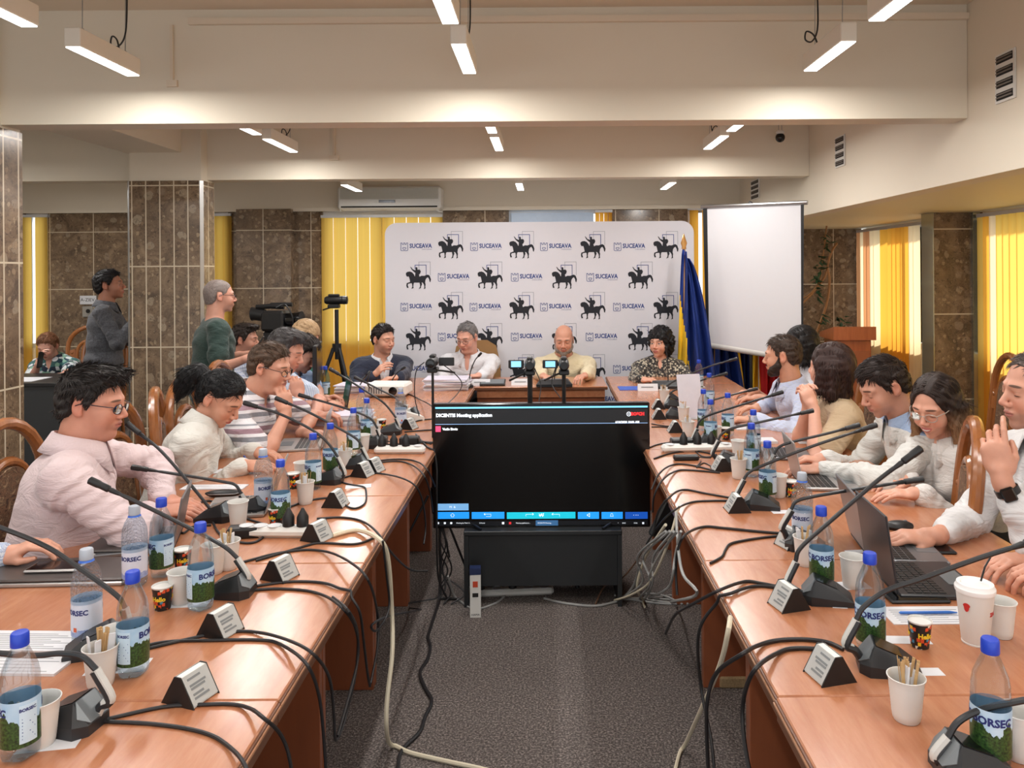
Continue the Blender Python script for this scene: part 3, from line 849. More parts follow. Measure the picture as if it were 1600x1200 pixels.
mb.tube(smooth_path([(0, 0, .3), W_(1262, 560), W_(1268, 540), W_(1290, 480), W_(1296, 440), W_(1293, 415), W_(1300, 392), W_(1308, 380)]), .013, 7)
mb.tube(smooth_path([W_(1238, 486), W_(1256, 472), W_(1275, 452), W_(1290, 430), W_(1294, 410)]), .012, 7)
mb.tube(smooth_path([W_(1236, 470), W_(1262, 462), W_(1280, 440), W_(1285, 410), W_(1292, 350)]), .008, 7)
mb.build('stem', M_vine, t, smooth=True)
rr = random.Random(3); mb = MB()
for cx, cy, n in ((1280, 412, 14), (1276, 440, 10), (1278, 460, 10), (1292, 375, 10), (1316, 505, 14), (1262, 520, 14), (1284, 500, 8)):
    for i in range(n):
        leaf(mb, W_(cx + rr.uniform(-5, 5), cy + rr.uniform(-12, 12)), Vector((rr.uniform(-1, 1), rr.uniform(-1, 0), rr.uniform(-1, .3))), rr.uniform(.06, .12), .02)
mb.build('foliage', M_leaf, t)
MB().lathe([(.13, 0), (.16, .28), (.17, .3), (.15, .3), (.14, .05)], 20).build('pot', plain('clay', (120, 84, 66), .7), t, smooth=True)
D = 7.35
t = thing('spiky_plant', (at(1098, 500, D).x, D, 0), 0, 'thin spiky plant between the tall flag and the projection screen', 'plant')
mb = MB()
mb.tube(smooth_path([(0, 0, .3), (.0, 0, .9), (-.02, 0, 1.18)]), .012, 6)
for i in range(26):
    a = i * 2.4; el = R_(20 + 60 * ((i * 7) % 10) / 10); L = rr.uniform(.12, .2)
    leaf(mb, Vector((-.02, 0, 1.02 + .012 * (i % 16))), Vector((math.cos(a) * math.cos(el), math.sin(a) * math.cos(el), math.sin(el))), L, .007)
mb.build('foliage', M_leaf, t)
MB().lathe([(.1, 0), (.13, .26), (.14, .28), (.12, .28), (.11, .05)], 18).build('pot', plain('clay', (120, 84, 66), .7), t, smooth=True)

# ------------------------------------------------------------------ chairs
M_chw = m_laminate('chair_wood', (128, 76, 40), (170, 108, 62), .22, (4., 4., .6))
def m_brocade():
    k = NT('brocade'); co = k.co()
    n = k.noise(co, 26, 3, .7, 1.5)
    k.put(k.b.inputs['Base Color'], k.ramp(n, [(.38, srgb(70, 48, 36)), (.48, srgb(128, 94, 68)), (.54, srgb(84, 62, 46)), (.66, srgb(160, 130, 98))]))
    k.b.inputs['Roughness'].default_value = .8; k.bump(n, .003, .5); return k.m
M_broc = m_brocade()
def make_chair():
    t = thing('dining_chair', (0, 0, 0))
    def arch(r, zc, z0, rad, name, par=t, y=-.22, lean=.10):
        pts = [(-r, 0, z0)] + [(-r, 0, zc)] + [(r * math.cos(R_(180 - q)), 0, zc + r * 1.05 * math.sin(R_(q))) for q in range(15, 180, 15)] + [(r, 0, zc), (r, 0, z0)]
        pts = [(x, y - lean * (z - .45), z) for x, _, z in pts]
        return MB().tube(pts, rad, 10).build(name, M_chw, par, smooth=True)
    arch(.205, .885, .40, .023, 'back_arch')
    arch(.118, .835, .52, .019, 'inner_arch')
    yy = lambda z: -.22 - .10 * (z - .45)
    mb = MB()     # carved cheeks between the two arches
    for s in (-1, 1):
        po = [(s * .19, .86), (s * .19, .74), (s * .13, .74), (s * .125, .84), (s * .14, .875)]
        vs = [(x, yy(z) + o_, z) for o_ in (-.011, .011) for x, z in po]; n = 5
        mb.raw(vs, [tuple(range(n))[::-1], tuple(range(n, 2 * n))] + [(i, (i + 1) % n, n + (i + 1) % n, n + i) for i in range(n)])
        mb.ball((s * .165, yy(.835) + .012, .835), (.013, .008, .013), n=8, m=6)
    mb.build('carved_cheek', M_chw, t)
    po = [(-.10, .53), (.10, .53)] + [(.10 * math.cos(R_(q)), .84 + .10 * math.sin(R_(q))) for q in range(0, 181, 18)]
    vs = [(x, yy(z) + o_ + (.012 * math.cos(x * 15) if o_ > 0 else 0), z) for o_ in (-.012, .014) for x, z in po]; n = len(po)
    MB().raw(vs, [tuple(range(n))[::-1], tuple(range(n, 2 * n))] + [(i, (i + 1) % n, n + (i + 1) % n, n + i) for i in range(n)]).build('back_panel', M_broc, t)
    MB().tube([(-.2, yy(.55), .55), (.2, yy(.55), .55)], .014, 8).build('cross_rail', M_chw, t, smooth=True)
    MB().box((-.215, -.21, .40), (.215, .22, .44), bev=.008).build('seat_frame', M_chw, t)
    MB().box((-.20, -.19, .4405), (.20, .205, .495), bev=.022).build('seat', M_broc, t, smooth=True)
    for s in (-1, 1):
        MB().tube([(s * .195, .195, .40), (s * .195, .20, .2), (s * .19, .205, 0)], [.022, .018, .014], 10).build('leg', M_chw, t, smooth=True)
        MB().tube([(s * .195, -.205, .42), (s * .195, -.215, .2), (s * .195, -.25, 0)], [.022, .018, .014], 10).build('leg', M_chw, t, smooth=True)
    MB().tube([(-.19, .2, .17), (.19, .2, .17)], .010, 8).build('stretcher', M_chw, t, smooth=True)
    return t
def chair(x, y, rz, label, s=1.0):
    o = inst('chair', make_chair, (x, y, 0), R_(rz), label, 'chair', 'arch-backed wooden chairs')
    o.scale = (s, s, s)
_first = {}
def inst(key, maker, loc, rz, label, cat, group=None):
    if key not in _first: _first[key] = o = maker()
    else: o = dup(_first[key])
    o.location = loc; o.rotation_euler = (0, 0, rz)
    return tag(o, label, cat, group)
CH_L = [(-1.74, 2.85, -90, 'arch-backed chair behind the pink-shirted man at the left edge'),
        (-1.60, 3.30, -92, 'arch-backed wooden chair between the pink-shirted man and the woman in white, seen nearly full'),
        (-1.59, 3.74, -68, 'arch-backed chair seen edge-on behind the woman in white'),
        (-1.62, 4.02, -86, 'arch-backed chair whose top shows left of the dark ponytail'),
        (-1.95, 1.82, -90, 'arch-backed chair of the person cut off at the left edge'),
        (-1.75, 4.75, -90, 'arch-backed chair behind the man in the striped polo'),
        (1.275, 2.87, 68, 'arch-backed wooden chair turned edge-on in front of the smiling woman'),
        (2.65, 4.9, 80, 'dark arch-backed chair against the blinds at the right edge'),
        (1.60, 4.35, 92, 'arch-backed chair behind the man in white and blue'),
        (1.80, 2.0, 92, 'arch-backed chair of the person at the right edge')]
for c_ in CH_L: chair(*c_)
chair(-4.75, 7.9, 200, 'pale wooden chair standing by the far stone wall behind the desk')
chair(-4.35, 7.3, 180, 'wooden arch-backed chair beside the man in the dark patterned shirt')
# upholstered chair of the grey-haired man
t = thing('armchair', (at(742, 600, 6.85).x, 6.86, 0), math.pi, 'tan upholstered high-backed chair of the grey-haired man', 'chair')
M_tan = plain('tan_upholstery', (158, 118, 74), .7)
po = [(.22, .45), (.22, .8), (.18, .98), (.1, 1.03), (-.1, 1.03), (-.18, .98), (-.22, .8), (-.22, .45)]
MB().prism(po, -.02, .05, Tr(0, -.15, 0) @ Rx(math.pi / 2)).build('backrest', M_tan, t)
MB().box((-.24, -.14, .40), (.24, .30, .5), bev=.03).build('seat', M_tan, t, smooth=True)
for x in (-.2, .2):
    for y in (-.12, .26): MB().tube([(x, y, .4), (x, y, 0)], .02, 8).build('leg', M_chw, t, smooth=True)
# black desk at the far left
a = at(48, 592, 6.55); b = at(105, 597, 6.55)
t = thing('desk', (-4.0, 6.75, 0), 0, 'dark desk with a solid front at the far left, behind the first pillar', 'desk')
hz = 1.65 - 168 * 6.4 / F
MB().box((-1.1, -.35, hz - .03), (-.02, .30, hz), bev=.003).build('desktop', M_black, t)
MB().box((-1.08, -.33, hz - .75), (-.05, -.31, hz - .031)).build('front_panel', plain('desk_front', (44, 46, 48), .5), t)
for x in (-1.08, -.07): MB().box((x, -.30, 0), (x + .03, .28, hz - .031)).build('leg', M_bl, t)
o = MB().box((-.12, -.09, 0), (.12, .09, .03), bev=.005).build('keyboard', M_black, loc=(-4.95, 6.60, hz)); tag(o, 'black device lying on the dark desk', 'keyboard')
o = MB().box((-.2, -.14, 0), (.2, .14, .003)).build('document', M_paper, loc=(-4.55, 6.62, hz)); tag(o, 'white paper on the dark desk in front of the seated woman', 'paper')
# wall switch
p = at(138, 478, BW)
t = thing('wall_socket', (p.x, BW - .002, p.z), 0, 'small white sign and grey box on the stone wall', 'switch')
MB().box((-.06, -.02, -.13), (.06, 0, .0), bev=.004).build('box', M_metal, t)
MB().lathe([(.025, 0), (.025, .004)], 14, Tr(.01, -.0205, -.06) @ Rx(math.pi / 2)).build('hole', M_dark, t)
MB().box((-.09, -.012, .02), (.10, 0, .12)).build('sign', M_paper, t)
text_mb('A-ZIEV', .055, .001).build('lettering', M_dark, t, loc=(0, -.0126, .07))

# ------------------------------------------------------------------ people: signed-distance bodies turned into one surface
A_ = lambda v: np.array(v, dtype=np.float32)
def smin(a, b, k):
    if k <= 0: return np.minimum(a, b)
    h = np.clip(.5 + .5 * (b - a) / k, 0, 1)
    return b + (a - b) * h - k * h * (1 - h)
class Field:
    def __init__(s, h): s.h = h; s.ops = []; s.cuts = []
    def cap(s, a, b, ra, rb, k=.02, fold=0.0, flat=None, sub=False):
        a, b = A_(a), A_(b); r = max(ra, rb) + abs(k) + .01
        s.ops.append((np.minimum(a, b) - r, np.maximum(a, b) + r, k, sub, ('c', a, b, ra, rb, fold, flat)))
    def ell(s, c, R, r, k=.03, sub=False):
        c, r = A_(c), A_(r); R = A_(R)
        e = np.sqrt(((R * r[:, None]) ** 2).sum(0)) + abs(k) + .008
        s.ops.append((c - e, c + e, k, sub, ('e', c, R, r)))
    def fn(s, lo, hi, f, k=.01): s.ops.append((A_(lo), A_(hi), k, False, ('f', f)))
    def solve(s, post=None):
        h = s.h
        lo = np.min([o[0] for o in s.ops if not o[3]], 0) - h; hi = np.max([o[1] for o in s.ops if not o[3]], 0) + h
        n = np.ceil((hi - lo) / h).astype(int) + 1
        ax = [(lo[i] + h * np.arange(n[i])).astype(np.float32) for i in range(3)]
        d = np.full(n, .2, np.float32)
        for l, u, k, sub, p in s.ops:
            i0 = np.clip(np.floor((l - lo) / h).astype(int), 0, n); i1 = np.clip(np.ceil((u - lo) / h).astype(int) + 1, 0, n)
            if (i1 <= i0).any(): continue
            sl = tuple(slice(i0[i], i1[i]) for i in range(3))
            X = ax[0][sl[0]][:, None, None]; Y = ax[1][sl[1]][None, :, None]; Z = ax[2][sl[2]][None, None, :]
            if p[0] == 'c':
                _, a, b, ra, rb, fold, flat = p
                v = b - a; L2 = float((v * v).sum()) + 1e-9
                x, y, z = X - a[0], Y - a[1], Z - a[2]
                t = np.clip((x * v[0] + y * v[1] + z * v[2]) / L2, 0, 1)
                x, y, z = x - t * v[0], y - t * v[1], z - t * v[2]
                q = x * x + y * y + z * z
                if flat is not None:
                    fd, ff = flat; w_ = x * fd[0] + y * fd[1] + z * fd[2]; q = q + (ff * ff - 1) * w_ * w_
                e = np.sqrt(q) - (ra + (rb - ra) * t)
                if fold:
                    L = math.sqrt(L2)
                    e = e + fold * np.sin(t * L * 150 + 4 * np.sin(X * 23 + Z * 19) + 3 * np.sin(Y * 31)) * (.3 + .7 * np.abs(2 * t - 1))
            elif p[0] == 'e':
                _, c, R, r = p
                x, y, z = X - c[0], Y - c[1], Z - c[2]
                q = [(x * R[i][0] + y * R[i][1] + z * R[i][2]) / r[i] for i in range(3)]
                k0 = np.sqrt(q[0] ** 2 + q[1] ** 2 + q[2] ** 2) + 1e-6
                k1 = np.sqrt((q[0] / r[0]) ** 2 + (q[1] / r[1]) ** 2 + (q[2] / r[2]) ** 2) + 1e-6
                e = k0 * (k0 - 1) / k1
            else: e = p[1](X, Y, Z)
            if sub: d[sl] = -smin(-d[sl], e, k)
            else: d[sl] = smin(d[sl], e, k)
        if post is not None: d = post(d, ax[0][:, None, None], ax[1][None, :, None], ax[2][None, None, :]).astype(np.float32)
        return snet(d, lo, h)
def snet(d, lo, h):
    ins = d < 0; n = d.shape
    c = [ins[i:n[0] - 1 + i, j:n[1] - 1 + j, k:n[2] - 1 + k] for i in (0, 1) for j in (0, 1) for k in (0, 1)]
    cnt = np.zeros(c[0].shape, np.int8)
    for q in c: cnt += q
    I = np.argwhere((cnt > 0) & (cnt < 8))
    idx = np.full(c[0].shape, -1, np.int32); idx[I[:, 0], I[:, 1], I[:, 2]] = np.arange(len(I))
    co = [(i, j, k) for i in (0, 1) for j in (0, 1) for k in (0, 1)]
    vals = np.stack([d[I[:, 0] + i, I[:, 1] + j, I[:, 2] + k] for i, j, k in co], 1)
    P = np.zeros((len(I), 3), np.float32); N = np.zeros(len(I), np.float32)
    for a in range(8):
        for b in range(a + 1, 8):
            if sum(abs(co[a][i] - co[b][i]) for i in range(3)) != 1: continue
            va, vb = vals[:, a], vals[:, b]; m = (va < 0) != (vb < 0)
            t = np.where(m, va / np.where(m, va - vb, 1), 0)
            pa, pb = A_(co[a]), A_(co[b])
            P += np.where(m[:, None], pa + t[:, None] * (pb - pa), 0); N += m
    V = lo + (I + P / N[:, None]) * h
    F_ = []
    for axn in range(3):
        u, w_ = (axn + 1) % 3, (axn + 2) % 3
        s0 = [slice(None)] * 3; s1 = [slice(None)] * 3
        s0[axn] = slice(0, -1); s1[axn] = slice(1, None)
        for sx in (s0, s1): sx[u] = slice(1, -1); sx[w_] = slice(1, -1)
        a, b = ins[tuple(s0)], ins[tuple(s1)]
        E = np.argwhere(a != b); 
        if not len(E): continue
        fl = a[E[:, 0], E[:, 1], E[:, 2]]
        E[:, u] += 1; E[:, w_] += 1
        q = []
        for du, dw in ((-1, -1), (0, -1), (0, 0), (-1, 0)):
            g = E.copy(); g[:, u] += du; g[:, w_] += dw
            q.append(idx[g[:, 0], g[:, 1], g[:, 2]])
        q = np.stack(q, 1); q[~fl] = q[~fl][:, ::-1]
        F_.append(q)
    return V, np.concatenate(F_)
def np_mesh(name, V, Fq, attr=None):
    me = bpy.data.meshes.new(name)
    me.vertices.add(len(V)); me.vertices.foreach_set('co', V.astype(np.float32).ravel())
    me.loops.add(Fq.size); me.loops.foreach_set('vertex_index', Fq.astype(np.int32).ravel())
    me.polygons.add(len(Fq)); me.polygons.foreach_set('loop_start', np.arange(0, Fq.size, 4, dtype=np.int32))
    me.polygons.foreach_set('loop_total', np.full(len(Fq), 4, np.int32))
    if attr is not None:
        a = me.attributes.new('hp', 'FLOAT_VECTOR', 'POINT'); a.data.foreach_set('vector', attr.astype(np.float32).ravel())
    me.update(calc_edges=True); me.polygons.foreach_set('use_smooth', np.ones(len(Fq), bool))
    return me

# --- head in its own frame: x right, y forward, z up; about 0.23 high
def _e(X, Y, Z, c, r):
    q0, q1, q2 = (X - c[0]) / r[0], (Y - c[1]) / r[1], (Z - c[2]) / r[2]
    k0 = np.sqrt(q0 * q0 + q1 * q1 + q2 * q2) + 1e-6
    return k0 * (k0 - 1) / (np.sqrt((q0 / r[0]) ** 2 + (q1 / r[1]) ** 2 + (q2 / r[2]) ** 2) + 1e-6)
def _c(X, Y, Z, a, b, ra, rb):
    v = [b[i] - a[i] for i in range(3)]; L2 = sum(q * q for q in v) + 1e-9
    x, y, z = X - a[0], Y - a[1], Z - a[2]
    t = np.clip((x * v[0] + y * v[1] + z * v[2]) / L2, 0, 1)
    return np.sqrt((x - t * v[0]) ** 2 + (y - t * v[1]) ** 2 + (z - t * v[2]) ** 2) - (ra + (rb - ra) * t)
def head_sdf(X, Y, Z, fem=0, fat=0.0, smile=0.0):
    ax_ = np.abs(X)
    d = _e(X, Y, Z, (0, -.012, .036), (.0735, .095, .084))
    d = smin(d, _e(X, Y, Z, (0, .030, -.020), (.060 + .006 * fat, .062, .078)), .03)
    d = smin(d, _e(X, Y, Z, (0, .040, -.070), (.043 - .004 * fem + .010 * fat, .042, .038)), .03)
    d = smin(d, _e(X, Y, Z, (0, .077 - .003 * fem, -.097), (.016, .013, .014)), .022)
    d = smin(d, _e(ax_, Y, Z, (.036, .060, -.032), (.024, .026, .026)), .025)
    if fat: d = smin(d, _e(X, Y, Z, (0, .030, -.108), (.044, .044, .024)), .03)
    if smile: d = smin(d, _e(ax_, Y, Z, (.034, .070, -.040), (.018, .018, .014)), .014)
    d = smin(d, _c(ax_, Y, Z, (.012, .086, .024), (.046, .070, .022), .011, .009), .016)
    d = -smin(-d, _e(ax_, Y, Z, (.032, .101, .002), (.019, .018, .013)), .014)
    d = smin(d, _e(ax_, Y, Z, (.032, .0755, .001), (.0155, .0135, .0125)), .004)
    d = smin(d, _c(ax_, Y, Z, (.020, .087, .0135), (.044, .079, .0115), .0045, .0035), .006)
    d = smin(d, _c(X, Y, Z, (0, .086, .012), (0, .112, -.026), .0085, .0105 - .001 * fem), .010)
    d = smin(d, _e(ax_, Y, Z, (.0115, .102, -.033), (.0085, .011, .0075)), .007)
    d = smin(d, _e(X, Y, Z, (0, .084, -.060), (.026, .016, .018)), .012)
    d = smin(d, _e(X, Y, Z, (0, .0965, -.0565), (.021, .0075, .0042 + .001 * fem)), .005)
    d = smin(d, _e(X, Y, Z, (0, .0950, -.0655), (.0175, .008, .0052 + .001 * fem)), .005)
    d = -smin(-d, _c(ax_, Y, Z, (0, .1045, -.0608), (.021, .0945, -.0608 + .004 * smile), .0018, .0012), .004)
    d = -smin(-d, _e(ax_, Y, Z, (.0065, .1075, -.0385), (.0035, .004, .0025)), .003)
    # ear: rim, bowl, lobe
    e = _e(ax_, Y, Z, (.0765, -.014, -.004), (.0085, .019, .031))
    e = -smin(-e, _e(ax_, Y, Z, (.0865, -.010, .000), (.008, .0115, .019)), .004)
    e = smin(e, _e(ax_, Y, Z, (.0740, -.004, -.026), (.0075, .009, .010)), .006)
    d = smin(d, e, .006)
    return d
def axes(yaw, pitch=0, roll=0):
    y, p = R_(yaw), R_(pitch)
    f = Vector((math.cos(y) * math.cos(p), math.sin(y) * math.cos(p), math.sin(p)))
    l = Vector((-math.sin(y), math.cos(y), 0)); u = f.cross(l)
    if roll:
        q = Matrix.Rotation(R_(roll), 3, f); l, u = q @ l, q @ u
    return f, l, u
def hand_ops(Fd, W, dr, dorsal, side, curl, spread=1.0, sc=1.0, thumb=.5, point=False):
    """side=+1: thumb at +x of (dir, dorsal) frame; curl 0..1 or list of five (thumb last)"""
    y = dr.normalized(); z = (dorsal - y * dorsal.dot(y)).normalized(); x = y.cross(z) * side
    P = lambda a, b, c: W + (x * a + y * b + z * c) * sc
    R3 = [tuple(x), tuple(y), tuple(z)]
    Fd.ell(P(.0, .048, -.002), R3, (.040 * sc, .050 * sc, .0155 * sc), .012)
    Fd.ell(P(.0, .074, .0), R3, (.039 * sc, .022 * sc, .0125 * sc), .008)
    Fd.ell(P(.024, .032, -.010), R3, (.017 * sc, .028 * sc, .014 * sc), .010)
    cl = curl if isinstance(curl, (list, tuple)) else [curl] * 5
    for i, (fx, fy, ln) in enumerate(((.028, .084, .94), (.0095, .089, 1.04), (-.0095, .086, .97), (-.027, .078, .78))):
        p = P(fx, fy, 0); a = R_(4 + 52 * cl[i]); an = 0.0; r = .0088 if i < 3 else .0076
        lat = x * (fx * 2.2 * spread)
        for j, L in enumerate((.044, .027, .023)):
            an += a * (1, 1.05, .7)[j]
            dd = (y + lat).normalized() * math.cos(an) - z * math.sin(an)
            q = p + dd * L * ln * sc
            Fd.cap(p, q, r * sc * (1 - .06 * j), r * sc * (.94 - .07 * j), .0035 if j else .006); p = q
    c = cl[4]
    p0 = P(.024, .018, -.008); p1 = P(.046 - .012 * c, .048, -.014 - .016 * c); p2 = P(.056 - .034 * c, .074 - .004 * c, -.020 - .020 * c); p3 = P(.060 - .048 * c, .095 - .010 * c, -.026 - .018 * c)
    Fd.cap(p0, p1, .0135 * sc, .0115 * sc, .008); Fd.cap(p1, p2, .0108 * sc, .0098 * sc, .004); Fd.cap(p2, p3, .0096 * sc, .0075 * sc, .003)

# --- skin, hair and cloth materials
def m_skin(name, tone, brow=(60, 42, 34), lip=(176, 104, 94), stub=None, eyes='down', bald=None, smile=0):
    k = NT(name)
    hp = k.n('ShaderNodeAttribute', attribute_name='hp').outputs['Vector']
    S = k.sep(hp); x = k.ma('ABSOLUTE', S[0]); y, z = S[1], S[2]
    t = srgb(*tone)
    n = k.noise(k.co(), 38, 3, .6)
    c = k.mix(n, tuple(q * .90 for q in t), tuple(min(1, q * 1.08) for q in t))
    red = tuple(min(1, q * f) for q, f in zip(t, (1.08, .80, .78)))
    def ell(cx, cy, cz, rx, ry, rz, soft=.25):
        q = None
        for v, c0, r in ((x, cx, rx), (y, cy, ry), (z, cz, rz)):
            w_ = k.ma('POWER', k.ma('DIVIDE', k.ma('SUBTRACT', v, c0), r), 2)
            q = w_ if q is None else k.ma('ADD', q, w_)
        return k.ma('DIVIDE', k.ma('SUBTRACT', 1.0, q), soft, clamp=True)
    inh = k.ma('LESS_THAN', k.ma('ADD', x, k.ma('ADD', k.ma('ABSOLUTE', y), k.ma('ABSOLUTE', z))), .35)
    c = k.mix(k.ma('MULTIPLY', ell(.036, .08, -.032, .028, .04, .026, 1.0), .45), c, red)
    c = k.mix(k.ma('MULTIPLY', ell(0, .115, -.028, .018, .02, .016, 1.0), .5), c, red)
    c = k.mix(k.ma('MULTIPLY', ell(.08, -.012, -.004, .014, .024, .036, .6), .5), c, red)
    if stub:
        f = k.ma('MULTIPLY', ell(0, .055, -.088, .074, .062, .052, .4), stub[1])
        f = k.ma('MULTIPLY', f, k.ma('ADD', .7, k.ma('MULTIPLY', k.noise(hp, 420, 2), .6)), clamp=True)
        c = k.mix(f, c, srgb(*stub[0]))
    if bald:
        f = k.ma('MULTIPLY', k.ma('LESS_THAN', y, .035), k.ma('LESS_THAN', z, .055))
        f = k.ma('MULTIPLY', f, k.ma('GREATER_THAN', z, -.05)); c = k.mix(k.ma('MULTIPLY', f, .45), c, srgb(*bald))
    if smile: z = k.ma('SUBTRACT', z, k.ma('MULTIPLY', k.ma('MULTIPLY', x, x), 13.0))
    c = k.mix(k.ma('MULTIPLY', ell(0, .10, -.061, .025, .03, .0115, .35), .8), c, srgb(*lip))
    c = k.mix(ell(0, .10, -.0608, .0235, .03, .0013, .5), c, tuple(q * .35 for q in srgb(*lip)))
    if smile: c = k.mix(ell(0, .10, -.0615, .0200, .03, .0030, .3), c, srgb(236, 228, 222)); z = S[2]
    zb = k.ma('SUBTRACT', z, k.ma('MULTIPLY', x, -.10))
    bq = k.ma('ADD', k.ma('POWER', k.ma('DIVIDE', k.ma('SUBTRACT', x, .031), .021), 2), k.ma('POWER', k.ma('DIVIDE', k.ma('SUBTRACT', zb, .0285), .0048), 2))
    bm = k.ma('MULTIPLY', k.ma('DIVIDE', k.ma('SUBTRACT', 1.0, bq), .5, clamp=True), k.ma('GREATER_THAN', y, .05))
    c = k.mix(k.ma('MULTIPLY', bm, .85), c, srgb(*brow))
    if eyes == 'open':
        c = k.mix(ell(.032, .09, .0015, .0150, .03, .0058, .3), c, srgb(226, 218, 212))
        c = k.mix(ell(.031, .09, .0015, .0056, .03, .0056, .3), c, srgb(44, 32, 28))
        c = k.mix(ell(.032, .09, .0070, .0165, .03, .0018, .4), c, srgb(42, 28, 24))
    else:
        c = k.mix(ell(.032, .09, -.0040, .0150, .03, .0022, .5), c, srgb(58, 38, 34))
        c = k.mix(k.ma('MULTIPLY', ell(.032, .09, .0080, .0165, .03, .0014, .8), .5), c, tuple(q * .55 for q in t))
    k.put(k.b.inputs['Base Color'], c)
    k.b.inputs['Roughness'].default_value = .48
    k.b.inputs['Subsurface Weight'].default_value = .12; k.b.inputs['Subsurface Radius'].default_value = (.012, .005, .003)
    k.b.inputs['Subsurface Scale'].default_value = .6
    k.bump(k.noise(k.co(), 320, 2), .0006, .4)
    return k.m
def m_hair(name, rgb, rgb2=None, vertical=False, tips=None):
    k = NT(name); hp = k.n('ShaderNodeAttribute', attribute_name='hp').outputs['Vector']
    v = k.scale(hp, (190, 190, 7) if vertical else (150, 10, 110))
    n = k.noise(v, 1.6, 4, .7, .8); a = srgb(*rgb); b = srgb(*(rgb2 or tuple(min(255, q * 1.7 + 12) for q in rgb)))
    c = k.ramp(n, [(.35, tuple(q * .5 for q in a)), (.58, a), (.82, b)])
    if tips:
        z = k.sep(hp)[2]; f = k.ma('DIVIDE', k.ma('SUBTRACT', .01, z), .10, clamp=True)
        c = k.mix(f, c, k.ramp(n, [(.3, srgb(*[q * .75 for q in tips])), (.7, srgb(*tips))]))
    k.put(k.b.inputs['Base Color'], c); k.b.inputs['Roughness'].default_value = .5; k.b.inputs['Specular IOR Level'].default_value = .3
    k.bump(n, .002, .6); return k.m
def m_cloth(name, rgb, pattern=None, p2=None, rough=.8, fine=True):
    k = NT(name); co = k.co(); a = srgb(*rgb); S = k.sep(co); c = k.mix(k.noise(co, 9, 3), tuple(q * .93 for q in a), a)
    if pattern == 'stripes':       # wide horizontal polo stripes, two accent colours
        z = k.ma('ADD', S[2], k.ma('MULTIPLY', S[1], .12)); f = k.ma('FRACT', k.ma('MULTIPLY', z, 9.0))
        c = k.ramp(f, [(0, srgb(222, 220, 224)), (.16, srgb(132, 134, 142)), (.36, srgb(222, 220, 224)), (.5, srgb(158, 128, 140)), (.72, srgb(222, 220, 224)), (.84, srgb(150, 152, 160)), (.92, srgb(222, 220, 224))], True)
    elif pattern == 'pinstripe':
        f = k.ma('FRACT', k.ma('MULTIPLY', k.ma('ADD', S[0], S[1]), 55)); c = k.mix(k.ma('MULTIPLY', k.ma('GREATER_THAN', f, .6), .8), c, srgb(*p2))
    elif pattern == 'plaid':
        f = k.ma('GREATER_THAN', k.ma('FRACT', k.ma('MULTIPLY', S[1], 40)), .7); g = k.ma('GREATER_THAN', k.ma('FRACT', k.ma('MULTIPLY', S[2], 40)), .7)
        c = k.mix(k.ma('MULTIPLY', k.ma('ADD', f, g), .4), c, srgb(*p2))
    elif pattern == 'floral':
        v = k.n('ShaderNodeTexVoronoi'); v.inputs['Scale'].default_value = p2[1]; k.put(v.inputs['Vector'], co); cs = k.sep(v.outputs['Color'])
        n_ = len(p2[0]); c = k.ramp(cs[0], [(i / n_, srgb(*q)) for i, q in enumerate(p2[0])], True)
        c = k.mix(k.ma('GREATER_THAN', v.outputs['Distance'], p2[2]), c, srgb(*rgb))
    elif pattern == 'yoke':
        c = k.mix(k.ma('GREATER_THAN', k.ma('ADD', S[2], k.ma('MULTIPLY', k.noise(co, 6, 2), .01)), p2[1]), c, srgb(*p2[0]))
    elif pattern == 'camo':
        n = k.noise(co, 22, 4, .7, 2.0); c = k.ramp(n, [(.44, a), (.47, srgb(*p2)), (.53, srgb(*p2)), (.56, a)])
    k.put(k.b.inputs['Base Color'], c); k.b.inputs['Roughness'].default_value = rough
    k.b.inputs['Sheen Weight'].default_value = .15
    w1 = k.noise(k.scale(co, (1.0, 1.0, 2.6)), 7, 4, .6, 1.4)
    k.bump(w1, .022, .55)
    return k.m

